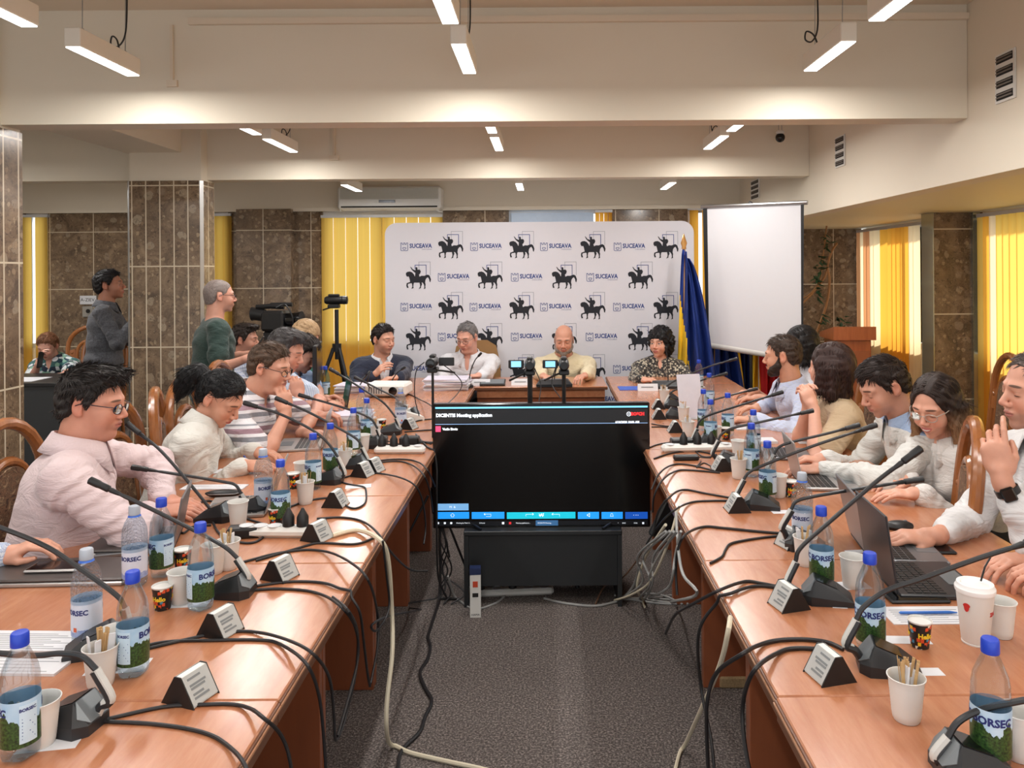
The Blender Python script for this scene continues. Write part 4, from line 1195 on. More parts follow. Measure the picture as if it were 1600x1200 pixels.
HAIRLINE_Y = [-.12, -.075, -.055, -.036, -.030, .004, .008, .022, .045, .062, .075, .12]
def hair_mesh(style, s):
    """returns vertices in head space"""
    st = style.get('kind', 'short'); t = style.get('t', .012); rec = style.get('recede', 0.0); h = style.get('h', .0042)
    Fd = Field(h); I3 = ((1, 0, 0), (0, 1, 0), (0, 0, 1))
    t0 = .0015 if st in ('short', 'buzz', 'pony') else t * .5
    Fd.ell((0, -.0125, .0365), I3, (.0745 + t0, .096 + t0, .0845 + t0), .01)
    Fd.ell((0, -.048, -.015), I3, (.060 + t0 * .7, .054 + t0 * .8, .076), .03)
    if st in ('short', 'buzz'):
        if style.get('quiff'): Fd.ell((0, .046, .101), I3, (.046, .034, .014), .02)
        if style.get('messy'):
            for i in range(22):
                a = i * 2.39; rr_ = .03 + .045 * ((i * 5) % 7) / 7
                p = Vector((rr_ * math.cos(a), rr_ * math.sin(a) * 1.1, .105 - rr_ * .4)); q = p + Vector((.02 * math.cos(a * 1.7), .016, .016))
                Fd.cap(p, q, .012, .002, .008)
    if st == 'bob':
        Fd.ell((0, -.026, .026), I3, (.090, .102, .102), .03)
        for sx in (-1, 1):
            Fd.cap((sx * .078, .000, .02), (sx * .086, .010, -.11), .032, .026, .03); Fd.cap((sx * .070, -.05, .0), (sx * .075, -.045, -.125), .042, .032, .03)
            Fd.cap((sx * .084, .012, -.10), (sx * .102, .040, -.13), .018, .008, .015)
        Fd.cap((0, -.07, 0), (0, -.065, -.13), .055, .04, .03)
    if st == 'curly':
        rr_ = random.Random(4)
        Fd.ell((0, -.026, .028), I3, (.094, .100, .100), .03)
        Fd.ell((0, -.045, -.06), I3, (.105, .070, .075), .03)
        for i in range(60):
            a = rr_.uniform(0, 6.28); b_ = rr_.uniform(-.9, 1.4)
            p = (.100 * math.cos(a) * math.cos(b_), -.03 + .100 * math.sin(a) * math.cos(b_), .02 + .105 * math.sin(b_))
            Fd.ell(p, I3, (.018, .018, .022), .008)
    if st == 'long':
        Fd.ell((0, -.020, .034), I3, (.083, .100, .096), .02)
        for sx in (-1, 1):
            Fd.cap((sx * .066, .018, .045), (sx * .082, .026, -.06), .016, .020, .02)
            Fd.cap((sx * .082, .026, -.06), (sx * .096, .045, -.21), .021, .018, .02)
            Fd.cap((sx * .100, .045, -.21), (sx * .085, .060, -.30), .020, .006, .02)
            Fd.cap((sx * .080, -.03, .0), (sx * .095, -.04, -.25), .036, .030, .03)
        Fd.cap((0, -.085, 0), (0, -.10, -.26), .05, .04, .04)
    if st == 'pony':
        Fd.ell((0, -.11, .028), I3, (.024, .020, .024), .015)
        pts = [(0, -.12, .03), (0, -.155, .025), (0, -.178, -.01), (0, -.180, -.07), (0, -.170, -.125)]
        rs = [.024, .034, .040, .036, .014]
        for a, b, ra, rb in zip(pts, pts[1:], rs, rs[1:]): Fd.cap(a, b, ra, rb, .02)
    def post(d, X, Y, Z):
        amp = style.get('amp', 1.0)
        d = d + amp * (.0016 * np.sin(X * 300 + 7 * np.sin(Z * 28 + Y * 19)) + .0022 * np.sin(Z * 170 + 5 * np.sin(X * 41 + Y * 17)) * np.clip(np.abs(X) / .07, 0, 1) + .0022 * np.sin(X * 110 + Y * 24 + Z * 60))
        if st in ('short', 'buzz', 'pony'):
            low = style.get('low', -.085)
            zs = [low, low, -.055, -.030, .032, .030, -.012 if st != 'pony' else .02, -.010 if st != 'pony' else .03, .048 + rec, .066 + rec, .076 + rec, .082 + rec]
            f = np.interp(Y.ravel(), HAIRLINE_Y, zs).reshape(Y.shape)
            tem = np.clip((np.abs(X) - .030) / .04, 0, 1) * np.clip((Y - .03) / .03, 0, 1) * style.get('temple', .012)
            cut = (f + tem - Z) * .8
            d = d - (t - t0) * np.clip((Z - f - tem + .004) / .03, 0, 1) * (1 + .5 * np.clip(Z / .11, 0, 1) * np.clip((Y + .02) / .06, 0, 1))
            if st == 'pony': cut = np.where(Y < -.108, -1.0, cut)
            if style.get('fringe'):
                cut = np.where((Y > .03) & (X > -.02 - style['fringe']), cut - .02, cut)
            d = -smin(-d, -cut, .003)
            ear = _e(np.abs(X), Y, Z, (.082, -.010, -.006), (.016, .022, .034)); d = np.maximum(d, -ear)
        else:
            fr = _e(X, Y, Z, (0, .095, -.030 + style.get('fh', 0)), (.066 - (.010 if st == 'bob' else 0), .078, .098 + style.get('fh', 0)))
            d = -smin(-d, fr, .008)
            d = np.maximum(d, -_c(X, Y, Z, (0, .02, -.10), (0, 0, -.40), .062, .11)) if st == 'long' else d
            nk = _c(X, Y, Z, (0, -.01, -.05), (0, -.02, -.3), .050, .055); d = np.maximum(d, -nk)
        return d
    V, Fq = Fd.solve(post)
    N_ = style.get('n', 0)
    if N_: V, Fq = tufts(V, Fq, st, N_, style)
    return V, Fq
def tufts(V, Fq, st, N_, style):
    """thin tapered locks combed over the hair shape, in head space"""
    rg = np.random.RandomState(N_); a, b, c = V[Fq[:, 0]], V[Fq[:, 1]], V[Fq[:, 2]]
    nr = np.cross(b - a, c - a); ar = np.linalg.norm(nr, axis=1) + 1e-12; nr = nr / ar[:, None]
    ctr = (a + V[Fq[:, 3]] + b + c) / 4
    out = (ctr - np.array([0, -.012, .02])); sg = np.sign((nr * out).sum(1)); nr = nr * sg[:, None]
    ok = np.where(((nr * out).sum(1) > .02) | (ctr[:, 2] < -.02))[0]
    if st in ('long', 'bob'): ok = ok[~((ctr[ok, 1] > .05) & (ctr[ok, 2] < .09))]
    pick = rg.choice(ok, N_); P = ctr[pick]; Nn = nr[pick]
    x, y, z = P[:, 0], P[:, 1], P[:, 2]
    down = np.stack([x * 0, x * 0, x * 0 - 1], 1)
    if st in ('short', 'buzz'):
        top = np.clip((z - .05) / .05, 0, 1)[:, None]
        fl = top * np.stack([x * 0 + style.get('sweep', .45), y * 0 + .9, .15 + 0 * x], 1) + (1 - top) * (down + np.array([0, -.45, 0]))
        ln = .020 + .014 * top[:, 0]; lift = .10 + .35 * top[:, 0] * style.get('lift', .5)
    elif st == 'pony':
        fl = np.array([0, -.12, .035]) - P; tail = y < -.125; fl[tail] = down[tail]; ln = .045 + x * 0; lift = .02 + x * 0
    else:
        top = np.clip((z - .04) / .06, 0, 1)[:, None]
        fl = down + top * np.stack([np.sign(x + .012) * 1.3, -.4 + 0 * x, 0 * x], 1); ln = .050 + x * 0; lift = .03 + x * 0
        if st == 'curly': fl = fl + rg.normal(0, .8, fl.shape); ln = ln * .45; lift = lift + .35
    fl = fl + rg.normal(0, .16, fl.shape)
    ln = ln * rg.uniform(.6, 1.3, N_); w = rg.uniform(.0011, .0024, N_) * style.get('w', 1)
    K = 5; pts = [P - Nn * .001]; cur = P.copy(); nn = Nn.copy()
    cc, rr_ = np.array([0, -.0125, .0365]), np.array([.0745, .096, .0845])
    lvl = np.linalg.norm((cur - cc) / rr_, axis=1)
    for i in range(1, K):
        tg = fl - nn * (fl * nn).sum(1)[:, None]; tg /= np.linalg.norm(tg, axis=1)[:, None] + 1e-9
        cur = cur + tg * (ln / (K - 1))[:, None]
        q = (cur - cc) / rr_; L_ = np.linalg.norm(q, axis=1); near = lvl < 1.35
        tgt = lvl + lift * (i / (K - 1)) ** 1.5 * ln / .08
        cur = np.where(near[:, None], cc + q / L_[:, None] * tgt[:, None] * rr_, cur)
        g = (cur - cc) / rr_ ** 2; g /= np.linalg.norm(g, axis=1)[:, None]; nn = np.where(near[:, None], g, nn)
        pts.append(cur.copy())
    VV = []; base = len(V); FF = []
    for i, p in enumerate(pts):
        d_ = pts[min(i + 1, K - 1)] - pts[max(i - 1, 0)]; s_ = np.cross(d_, Nn); s_ /= np.linalg.norm(s_, axis=1)[:, None] + 1e-9
        k_ = (w * (.6, 1, .9, .6, .12)[i])[:, None]
        VV += [p - s_ * k_, p + Nn * k_ * .8, p + s_ * k_]
    VV = np.stack(VV, 1).reshape(-1, 3)           # per tuft: K rings of 3
    o = base + np.arange(N_)[:, None] * (3 * K)
    for i in range(K - 1):
        for j in range(3):
            j2 = (j + 1) % 3
            FF.append(np.concatenate([o + 3 * i + j, o + 3 * i + j2, o + 3 * i + 3 + j2, o + 3 * i + 3 + j], 1))
    return np.concatenate([V, VV.astype(np.float32)]), np.concatenate([Fq] + FF)

def person(label, head, yaw, pitch=0, roll=0, s=1.0, tyaw=None, neck=None, hip=None, shw=.185, girth=1.0, belly=0.0,
           R=None, L=None, sleeve='long', skin=None, hair=None, hairmat=None, shirt=None, legs='sit', trousers=None,
           glasses=None, fem=0, fat=0.0, smile=0.0, h=.005, beard=None, collar=True, jacket=None, bust=0.0, group=None, hair2=None, shoe=None, fold=.0035, armgirth=1.0, cuff=.04):
    """R / L: (elbow hint, wrist, hand direction or None, dorsal direction, curl) in world space"""
    H = Vector(head); f, l, u = axes(yaw, pitch, roll)
    ty = yaw if tyaw is None else tyaw
    tf, tl, _ = axes(ty)
    nk_ = neck or (-.045, 0, -.185)
    N = H + tf * nk_[0] + tl * nk_[1] + Vector((0, 0, nk_[2]))
    if hip is None:
        hip = (-.10, 0, .60 if legs == 'sit' else N.z - .46)
    P = N + tf * hip[0] + tl * hip[1]; P.z = hip[2]
    up = (N - P).normalized(); fw = (tf - up * tf.dot(up)).normalized(); lf = up.cross(fw)
    T3 = [tuple(lf), tuple(fw), tuple(up)]
    base = Vector((P.x, P.y, 0.0))
    g = girth
    SR = N - up * .055 - lf * shw + fw * .005; SL = N - up * .055 + lf * shw + fw * .005
    def ik(S, hint, Wt):
        U, Fo = .285 * s, .255 * s
        hint, Wt = Vector(hint), Vector(Wt)
        d = Wt - S; Ln = min(d.length, (U + Fo) * .995); Ln = max(Ln, abs(U - Fo) + .04); d.normalize()
        a = (U * U - Fo * Fo + Ln * Ln) / (2 * Ln); hh = math.sqrt(max(U * U - a * a, 0))
        p = hint - S; p = p - d * p.dot(d)
        p = p.normalized() if p.length > 1e-5 else Vector((0, 0, -1))
        return S + d * a + p * hh, S + d * Ln
    arms = []
    for side, S, A in ((-1, SR, R), (1, SL, L)):
        if A is None: A = (S + Vector((0, 0, -.3)) - fw * .05, S + Vector((0, 0, -.5)) + fw * .12, None, lf * side, .35)
        E, W_ = ik(S, A[0], A[1]); dr = Vector(A[2]).normalized() if A[2] is not None else (W_ - E).normalized()
        arms.append((side, S, E, W_, dr, Vector(A[3]), A[4]))
    Hm = lambda q: H + (-l * q[0] + f * q[1] + u * q[2]) * s
    # ---- body
    B = Field(h)
    Rh = [tuple(-l), tuple(f), tuple(u)]
    def hd(X, Y, Z):
        x, y, z = X - H.x, Y - H.y, Z - H.z
        q = [(x * r[0] + y * r[1] + z * r[2]) / s for r in Rh]
        return head_sdf(q[0], q[1], q[2], fem, fat, smile) * s
    e = .145 * s
    nr = (.058 - .010 * fem + .008 * fat) * s
    B.ell(P + up * .02, T3, (.150 * g, .110 * g, .13), .05)
    B.ell(P.lerp(N, .38), T3, (.135 * g, .100 * g, .16), .06)
    B.ell(P.lerp(N, .70), T3, (.145 * g, .105 * g, .15), .06)
    B.cap(SR, SL, .050, .050, .05)
    B.cap(N - up * .02, SR + up * .02, .045, .04, .04); B.cap(N - up * .02, SL + up * .02, .045, .04, .04)
    for side, S, E, W_, dr, dz, cu in arms:
        ag = armgirth
        B.cap(S, E, .046 * s * ag, .036 * s * ag, .03); 
        m = E.lerp(W_, .3); B.cap(E, m, .035 * s * ag, .038 * s * ag, .02); B.cap(m, W_, .038 * s * ag, .025 * s, .02)
        B.cap(W_ - dr * .01, W_ + dr * .03, .025 * s, .026 * s, .012)
        hand_ops(B, W_ + dr * .012 * s, dr, dz, -1 if side < 0 else 1, cu, sc=s * (.92 if fem else 1.0))
    B.fn((H.x - e, H.y - e, H.z - e), (H.x + e, H.y + e, H.z + e), hd, .012)
    B.cap(Hm((0, -.022, -.050)), N - up * .03, nr, nr * 1.12, .018)
    V, Fq = B.solve()
    q = (V - A_(H)) / s
    hp = np.stack([q @ A_(-l), q @ A_(f), q @ A_(u)], 1)
    body = np_mesh('body', V - A_(base), Fq, hp)
    o = finish('person', body, skin, None, base)
    tag(o, label, 'person', group)
    # ---- shirt
    def wr(d, X, Y, Z):
        x, y, z = X - base.x, Y - base.y, Z
        am = np.clip((np.sqrt((X - N.x) ** 2 + (Y - N.y) ** 2 + (Z - N.z) ** 2) - .09) / .08, 0, 1)
        return d + am * (.0035 * np.sin(26 * x + 14 * y + 3 * np.sin(11 * z)) * np.sin(37 * z + 9 * x + 2 * np.sin(13 * y)) + .0022 * np.sin(60 * z + 22 * y - 17 * x + 2 * np.sin(21 * x)))
    def torso(Fd, off, long_, k=.05):
        Fd.ell(P + up * .01, T3, (.165 * g + off, .128 * g + off + .3 * belly, .15), k)
        Fd.ell(P.lerp(N, .36) + fw * belly * .6, T3, (.150 * g + off, .118 * g + off + belly * .6, .17), k)
        Fd.ell(P.lerp(N, .68), T3, (.160 * g + off, .118 * g + off, .165), k)
        if bust:
            for sd in (-1, 1): Fd.ell(P.lerp(N, .66) + fw * (.085 * g + bust * .3) + lf * sd * .075, T3, (.062, .050 + bust, .062), .04)
        Fd.cap(SR + lf * .03, SL - lf * .03, .060 + off, .060 + off, .05)
        Fd.cap(N - up * .035, SR, .042 + off, .048 + off, .04); Fd.cap(N - up * .035, SL, .042 + off, .048 + off, .04)
        for side, S, E, W_, dr, dz, cu in arms:
            ag = armgirth; o2 = .009 + off * .4
            if long_:
                Fd.cap(S, E, .050 * s * ag + o2, .039 * s * ag + o2, .035, fold); We = W_.lerp(E, cuff)
                mm = E.lerp(W_, .3); Fd.cap(E, mm, .038 * s * ag + o2, .040 * s * ag + o2, .025, fold); Fd.cap(mm, We, .040 * s * ag + o2, .026 * s + o2, .025, fold)
                Fd.cap(We.lerp(E, .02), We.lerp(E, .16), .029 * s + o2, .031 * s + o2, .006)
            else:
                Ee = S.lerp(E, .68); Fd.cap(S, Ee, .052 * s * ag + o2, .050 * s * ag + o2 + .008, .035, fold * .6)
        return Fd
    def opening(Fd, r0=.0, deep=.10, wide=.03):
        Fd.cap(N - up * .06, Hm((0, -.015, -.06)), nr * 1.14 + r0, nr * 1.04 + .010 + r0, .012, sub=True)
        if deep: Fd.cap(N + fw * .085 + up * .09, N + fw * (.125 + bust * .5) - up * deep, wide + .020, .005, .010, sub=True)
    Fs = torso(Field(max(.0058, h * 1.3)), .012, sleeve == 'long')
    opening(Fs, 0, .10 if collar else .05, .026 if collar else .035)
    V, Fq = Fs.solve(wr)
    me = np_mesh('shirt', V - A_(base), Fq); finish('blouse' if fem else 'shirt', me, shirt, o)
    if collar:
        top = Hm((0, -.022, -.050)); ax_n = (top - N).normalized(); fr = (fw - ax_n * fw.dot(ax_n)).normalized(); sdv = ax_n.cross(fr)
        c0 = N + ax_n * .010; vs = []; M_ = 30; fs = []
        for i in range(M_ + 1):
            a = 20 + 320 * i / M_; w_ = min(a, 360 - a); fq = math.exp(-((w_ - 20) / 26.0) ** 2); bq = .5 - .5 * math.cos(R_(w_))
            dv = fr * math.cos(R_(a)) + sdv * math.sin(R_(a))
            for r_, z_ in ((nr * 1.16 + .012, -.008 - .012 * fq), (nr * 1.06 + .009, .022 + .016 * bq), (nr * 1.06 + .012, .040 + .014 * bq - .006 * fq), (nr * 1.08 + .018, .038 + .014 * bq - .008 * fq), (nr * 1.16 + .028 + .006 * fq, .010 + .006 * bq - .016 * fq), (nr * 1.22 + .038 + .022 * fq, -.018 + .004 * bq - .050 * fq)):
                vs.append(c0 + dv * r_ + ax_n * z_ - base)
        for i in range(M_):
            for j in range(5): q_ = i * 6 + j; fs.append((q_, q_ + 1, q_ + 7, q_ + 6))
        co_ = MB().raw(vs, fs).build('collar', shirt, o, smooth=True, angle=80)
        md = co_.modifiers.new('thickness', 'SOLIDIFY'); md.thickness = .0028
    if jacket is not None:
        Fj = torso(Field(max(.008, h * 1.6)), .024, True)
        Fj.cap(N - up * .06, Hm((0, -.015, -.06)), nr * 1.5, nr * 1.4, .01, sub=True)
        Fj.cap(N + fw * .12 + up * .08, N + fw * .20 - up * .34, .060, .012, .015, sub=True)
        V, Fq = Fj.solve(wr); finish('jacket', np_mesh('jacket', V - A_(base), Fq), jacket, o)
    # ---- trousers and shoes
    Ft = Field(.012); hz = P.z
    Ft.ell(P - up * .01, T3, (.168 * g, .130 * g, .14), .05)
    shoes = Field(.009)
    for sd in (-1, 1):
        hj = P + lf * sd * .085 * g - up * .03
        if legs == 'sit':
            kn = hj + tf * .40 + tl * sd * .05; kn.z = .545; an_ = kn + tf * .02; an_.z = .10; fd = tf
            Ft.cap(hj, kn, .092 * g, .066, .04)
        else:
            kn = hj + tf * .02; kn.z = .47 * (P.z / .9); an_ = kn - tf * .03; an_.z = .10; fd = (tf + tl * sd * .25).normalized()
            Ft.cap(hj, kn, .090 * g, .064, .04)
        Ft.cap(kn, an_, .062, .050, .03)
        a0 = Vector((an_.x, an_.y, .055)) - fd * .04; a1 = a0 + fd * .19; a1.z = .04
        shoes.cap(a0, a1, .046, .036, .02); 
    V, Fq = Ft.solve(); finish('trousers', np_mesh('trousers', V - A_(base), Fq), trousers or M_trous, o)
    V, Fq = shoes.solve(lambda d, X, Y, Z: np.maximum(d, .002 - Z)); finish('shoes', np_mesh('shoes', V - A_(base), Fq), shoe or M_shoe, o)
    # ---- hair, beard, spectacles
    def place(V):
        return A_(H) + s * (V[:, :1] * A_(-l) + V[:, 1:2] * A_(f) + V[:, 2:3] * A_(u)) - A_(base)
    for hs, nm in ((hair, 'hair'), (hair2, 'hair')):
        if hs:
            V, Fq = hair_mesh(hs, s)
            # tilt long strands back towards vertical when the head is bowed is left to the style itself
            finish(nm, np_mesh('hair', place(V), Fq, V), hairmat, o)
    if beard:
        Fb = Field(.004); I3 = ((1, 0, 0), (0, 1, 0), (0, 0, 1)); t = beard[1]
        Fb.ell((0, .040, -.068), I3, (.047 + t, .045 + t, .046 + t), .01); Fb.ell((0, .078, -.097), I3, (.020 + t, .017 + t, .018 + t), .02)
        for sd in (-1, 1): Fb.cap((sd * .060, .030, -.055), (sd * .068, .012, -.008), .010 + t * .5, .005 + t * .3, .015)
        for sd in (-1, 1): Fb.cap((sd * .046, .052, -.072), (sd * .060, .022, -.052), .020 + t, .014 + t, .015)
        Fb.cap((-.022, .092, -.048), (.022, .092, -.048), .006 + t * .4, .006 + t * .4, .01)
        Fb.cap((0, .100, -.062), (0, .12, -.062), .016, .02, .004, sub=True)
        def pb(d, X, Y, Z):
            d = np.maximum(d, np.where(np.abs(X) < .052, Z + .046, Z + .004) * .8)
            d = np.maximum(d, -_e(np.abs(X), Y, Z, (.034, .085, -.032), (.022, .035, .020)))
            return d + .0012 * np.sin(X * 400) * np.sin(Z * 380 + 3 * np.sin(Y * 60))
        V, Fq = Fb.solve(pb); finish('beard', np_mesh('beard', place(V), Fq, V), beard[0], o)
    if glasses:
        M4 = Matrix(((-l.x * s, f.x * s, u.x * s, H.x - base.x), (-l.y * s, f.y * s, u.y * s, H.y - base.y), (-l.z * s, f.z * s, u.z * s, H.z - base.z), (0, 0, 0, 1)))
        gm = MB(); ln = MB()
        for sd in (-1, 1):
            ring = [(sd * .033 + .0235 * math.cos(a), .1035 - .010 * abs(.8 * math.cos(a) * 1.0 if math.cos(a) * sd > 0 else 0), -.002 + .0165 * math.sin(a)) for a in [i * math.pi / 9 for i in range(19)]]
            gm.tube(ring, .0017, 6, M4)
            gm.tube([(sd * .056, .0955, .006), (sd * .076, .060, .010), (sd * .0815, .000, .012), (sd * .082, -.02, .002)], .0018, 6, M4)
            ln.raw(ring[:-1], [tuple(range(18))], M4)
        gm.tube([(-.010, .1035, .002), (0, .107, .005), (.010, .1035, .002)], .0016, 6, M4)
        go = gm.build('spectacles', glasses, o, smooth=True); ln.build('lens', M_pane, go)
    return o, arms, Hm
M_trous = plain('dark_trousers', (38, 40, 48), .85); M_shoe = plain('shoe_black', (24, 22, 22), .4)

# ------------------------------------------------------------------ the people
def V3(*a): return Vector(a)
UP = Vector((0, 0, 1))
def tb(px, py, z=TZ + .032): return on(px, py, z)
SK = lambda n, tone, **k: m_skin('skin_' + n, tone, **k)
HM = m_hair
# left row, from the camera backwards
person('person cut off at the left edge, only a pale patterned sleeve and hand showing', (-1.95, 1.80, 1.18), 5, -5, tyaw=10, girth=1.1,
       R=(V3(-1.75, 1.6, .84), tb(-40, 893), V3(1, .1, .0), V3(0, -.5, 1), .4), L=(V3(-1.78, 2.1, .84), tb(10, 872), V3(.8, .1, .35), V3(-.3, -.2, 1), .5),
       skin=SK('a', (212, 156, 132)), hair={'kind': 'short', 't': .009}, hairmat=HM('hair_a', (52, 42, 36)), shirt=m_cloth('shirt_pale_pattern', (214, 224, 236), 'camo', (160, 176, 206)))
o_p2, _, _ = person('heavy man in a pale pink shirt and glasses at the left table, looking right', at(146, 630, 2.70), 4, -9, s=1.0, tyaw=24, neck=(-.05, .0, -.165), hip=(-.09, 0, .60), shw=.205, girth=1.15, belly=.05, fat=1.0, h=.0036,
       R=(at(165, 822, 2.42), tb(232, 800, .80), V3(1, .25, .0), V3(0, -.25, 1), .25), L=(V3(-1.45, 3.1, .82), tb(256, 783, .80), V3(1, -.1, 0), V3(0, .1, 1), .3),
       skin=SK('pink_man', (202, 140, 116), brow=(84, 66, 54), stub=((170, 122, 108), .25)), hair={'kind': 'short', 'n': 2400, 't': .013, 'w': 1.2, 'lift': .8, 'quiff': 1, 'low': -.07, 'h': .0034, 'amp': 1.3}, hairmat=HM('hair_dark', (44, 38, 36), (86, 78, 74)),
       shirt=m_cloth('shirt_pink', (216, 195, 197)), glasses=plain('frame_dark', (40, 26, 34), .3), armgirth=1.15, fold=.005)
person('woman with a black ponytail in a white blouse, writing with her head bowed', at(345, 622, 3.48), -10, -36, s=1.0, tyaw=12, neck=(-.085, 0, -.125), hip=(-.13, 0, .60), shw=.165, girth=.95, fem=1, h=.004,
       R=(V3(-1.95, 3.15, .72), tb(380, 727, .80), V3(1, .1, -.05), V3(0, -.5, .9), .6), L=(V3(-1.95, 4.0, .72), tb(398, 706, .80), V3(1, -.25, 0), V3(0, .1, 1), .35),
       skin=SK('writer', (206, 150, 124), brow=(60, 44, 38), lip=(176, 92, 86)), hair={'kind': 'pony', 'n': 1500, 't': .008, 'h': .0038, 'amp': .5, 'temple': .0}, hairmat=HM('hair_black', (16, 15, 18), (52, 50, 56)),
       shirt=m_cloth('blouse_white', (212, 210, 203)), fold=.006)
person('man in a striped polo shirt and glasses, resting his chin on his hand', at(422, 574, 4.02), -8, -14, s=1.03, tyaw=-6, neck=(-.105, 0, -.155), hip=(-.13, 0, .60), shw=.195, girth=1.15, fat=.4, h=.0046, sleeve='short',
       R=(tb(462, 690, .80), at(447, 647, 3.95), V3(-.15, .15, 1), V3(.45, -.8, .1), .8), L=(V3(-1.3, 4.6, .8), tb(472, 676, .79), V3(1, -.1, .02), V3(0, 0, 1), .35),
       skin=SK('polo_man', (208, 152, 128), brow=(86, 66, 52)), hair={'kind': 'short', 'n': 700, 't': .009, 'low': -.06}, hairmat=HM('hair_brown', (82, 62, 48)),
       shirt=m_cloth('polo_stripes', (220, 218, 222), 'stripes'), glasses=plain('frame_brown', (70, 40, 34), .3))
person('grey-haired man in a light blue shirt holding his chin behind the striped polo', at(447, 548, 4.62), -6, -22, s=1.03, tyaw=-6, neck=(-.10, 0, -.15), shw=.18, h=.0052, sleeve='short',
       R=(tb(478, 658, .80), at(468, 624, 4.5), V3(-.2, .1, 1), V3(.45, -.8, .1), .8), L=(V3(-1.2, 5.1, .8), tb(492, 650, .82), V3(1, 0, .15), V3(0, 0, 1), .6),
       skin=SK('grey_man', (204, 148, 126), brow=(90, 84, 80)), hair={'kind': 'short', 'n': 700, 't': .013, 'quiff': 1, 'messy': 1}, hairmat=HM('hair_greydark', (74, 70, 70), (132, 128, 128)), shirt=m_cloth('shirt_lightblue', (176, 196, 224), 'pinstripe', (226, 232, 242)))
person('dark-haired man bent low over his phone, beyond the grey-haired man', at(474, 552, 5.15), -14, -34, tyaw=-10, neck=(-.11, 0, -.13), h=.006,
       R=(tb(468, 655, .80), tb(497, 640, .83), V3(1, 0, .25), V3(-.2, -.6, .8), .65), L=(V3(-1.2, 5.5, .8), tb(510, 632, .83), V3(1, -.1, .2), V3(0, .3, .9), .6),
       skin=SK('b', (204, 148, 124)), hair={'kind': 'short', 'n': 700, 't': .012}, hairmat=HM('hair_b', (44, 34, 30)), shirt=m_cloth('shirt_b', (150, 176, 214)), sleeve='short')
person('dark-haired man in a pale checked shirt seated beside the man in green', at(383, 531, 6.25), 2, -4, s=1.0, tyaw=-5, neck=(-.06, 0, -.17), h=.006, sleeve='short',
       R=(at(392, 600, 6.1), at(408, 575, 6.05), V3(.1, .2, 1), V3(.5, -.8, .1), .5), L=None,
       skin=SK('c', (196, 140, 118)), hair={'kind': 'short', 'n': 700, 't': .014, 'quiff': 1}, hairmat=HM('hair_c', (50, 40, 36), (110, 100, 94)), shirt=m_cloth('shirt_plaid', (216, 220, 232), 'plaid', (120, 140, 190)))
person('blond-haired person in a teal top behind the thin black monitor', at(478, 526, 6.05), -10, -34, fem=1, tyaw=-20, neck=(-.09, 0, -.14), shw=.165, h=.0065,
       skin=SK('d', (214, 160, 134)), hair={'kind': 'bob', 'n': 1200, 'h': .006}, hairmat=HM('hair_blond', (186, 154, 116), (224, 204, 172)), shirt=m_cloth('top_teal', (38, 140, 118)), collar=False)
# standing men and the far desk
person('man standing in a dark camouflage-pattern shirt beside the far pillar', at(171, 446, 7.28), 14, 6, s=1.16, tyaw=20, neck=(-.03, 0, -.20), hip=(-.02, 0, .83), shw=.20, girth=1.2, legs='stand', h=.006, sleeve='long',
       R=(at(196, 520, 7.1), at(214, 497, 7.2), V3(1, .3, .2), V3(0, -.3, 1), .4), L=(at(225, 520, 7.5), at(228, 500, 7.45), V3(1, .3, .2), V3(0, -.3, 1), .4),
       skin=SK('e', (172, 116, 92)), hair={'kind': 'short', 'n': 700, 't': .012, 'low': -.06}, hairmat=HM('hair_e', (26, 22, 24)), shirt=m_cloth('shirt_camo', (66, 66, 72), 'camo', (86, 88, 94)), trousers=plain('navy_trousers', (32, 36, 58), .9))
person('grey cropped man standing in a dark green t-shirt, left of the news camera', at(343, 463, 5.6), 34, -2, s=1.0, tyaw=30, neck=(-.035, 0, -.175), hip=(-.02, 0, .80), shw=.205, girth=1.12, legs='stand', h=.0052, sleeve='short', collar=False,
       R=(at(342, 660, 5.2), at(386, 560, 5.25), V3(.9, .4, .35), V3(0, -.6, .8), .5), L=(at(385, 600, 5.8), at(398, 552, 5.65), V3(.8, .1, .2), V3(0, .3, 1), .5),
       skin=SK('green_man', (206, 150, 128), stub=((150, 130, 122), .3)), hair={'kind': 'buzz', 't': .002, 'amp': .25, 'low': -.06}, hairmat=HM('hair_grey', (136, 122, 116), (176, 164, 158)), shirt=m_cloth('tshirt_green', (40, 62, 56)), glasses=plain('frame_dark', (40, 26, 34), .3))
person('woman in a floral blouse on the phone at the dark desk far left', at(75, 541, 7.45), -84, -26, fem=1, s=1.02, tyaw=-88, neck=(-.09, 0, -.15), shw=.17, h=.0065, sleeve='short', collar=False,
       R=(at(48, 598, 7.1), at(60, 568, 7.22), V3(.15, .1, 1), V3(-.8, -.5, 0), .6), L=(at(110, 600, 7.2), at(92, 592, 6.9), V3(-.6, -.6, 0), V3(0, 0, 1), .4),
       skin=SK('f', (222, 168, 148)), hair={'kind': 'short', 'n': 700, 't': .010, 'amp': .4}, hairmat=HM('hair_f', (136, 92, 66)), shirt=m_cloth('blouse_floral', (60, 100, 100), 'floral', ([(220, 228, 228), (60, 110, 110), (40, 50, 70), (220, 224, 230), (130, 170, 150), (30, 60, 80)], 26, .75)))
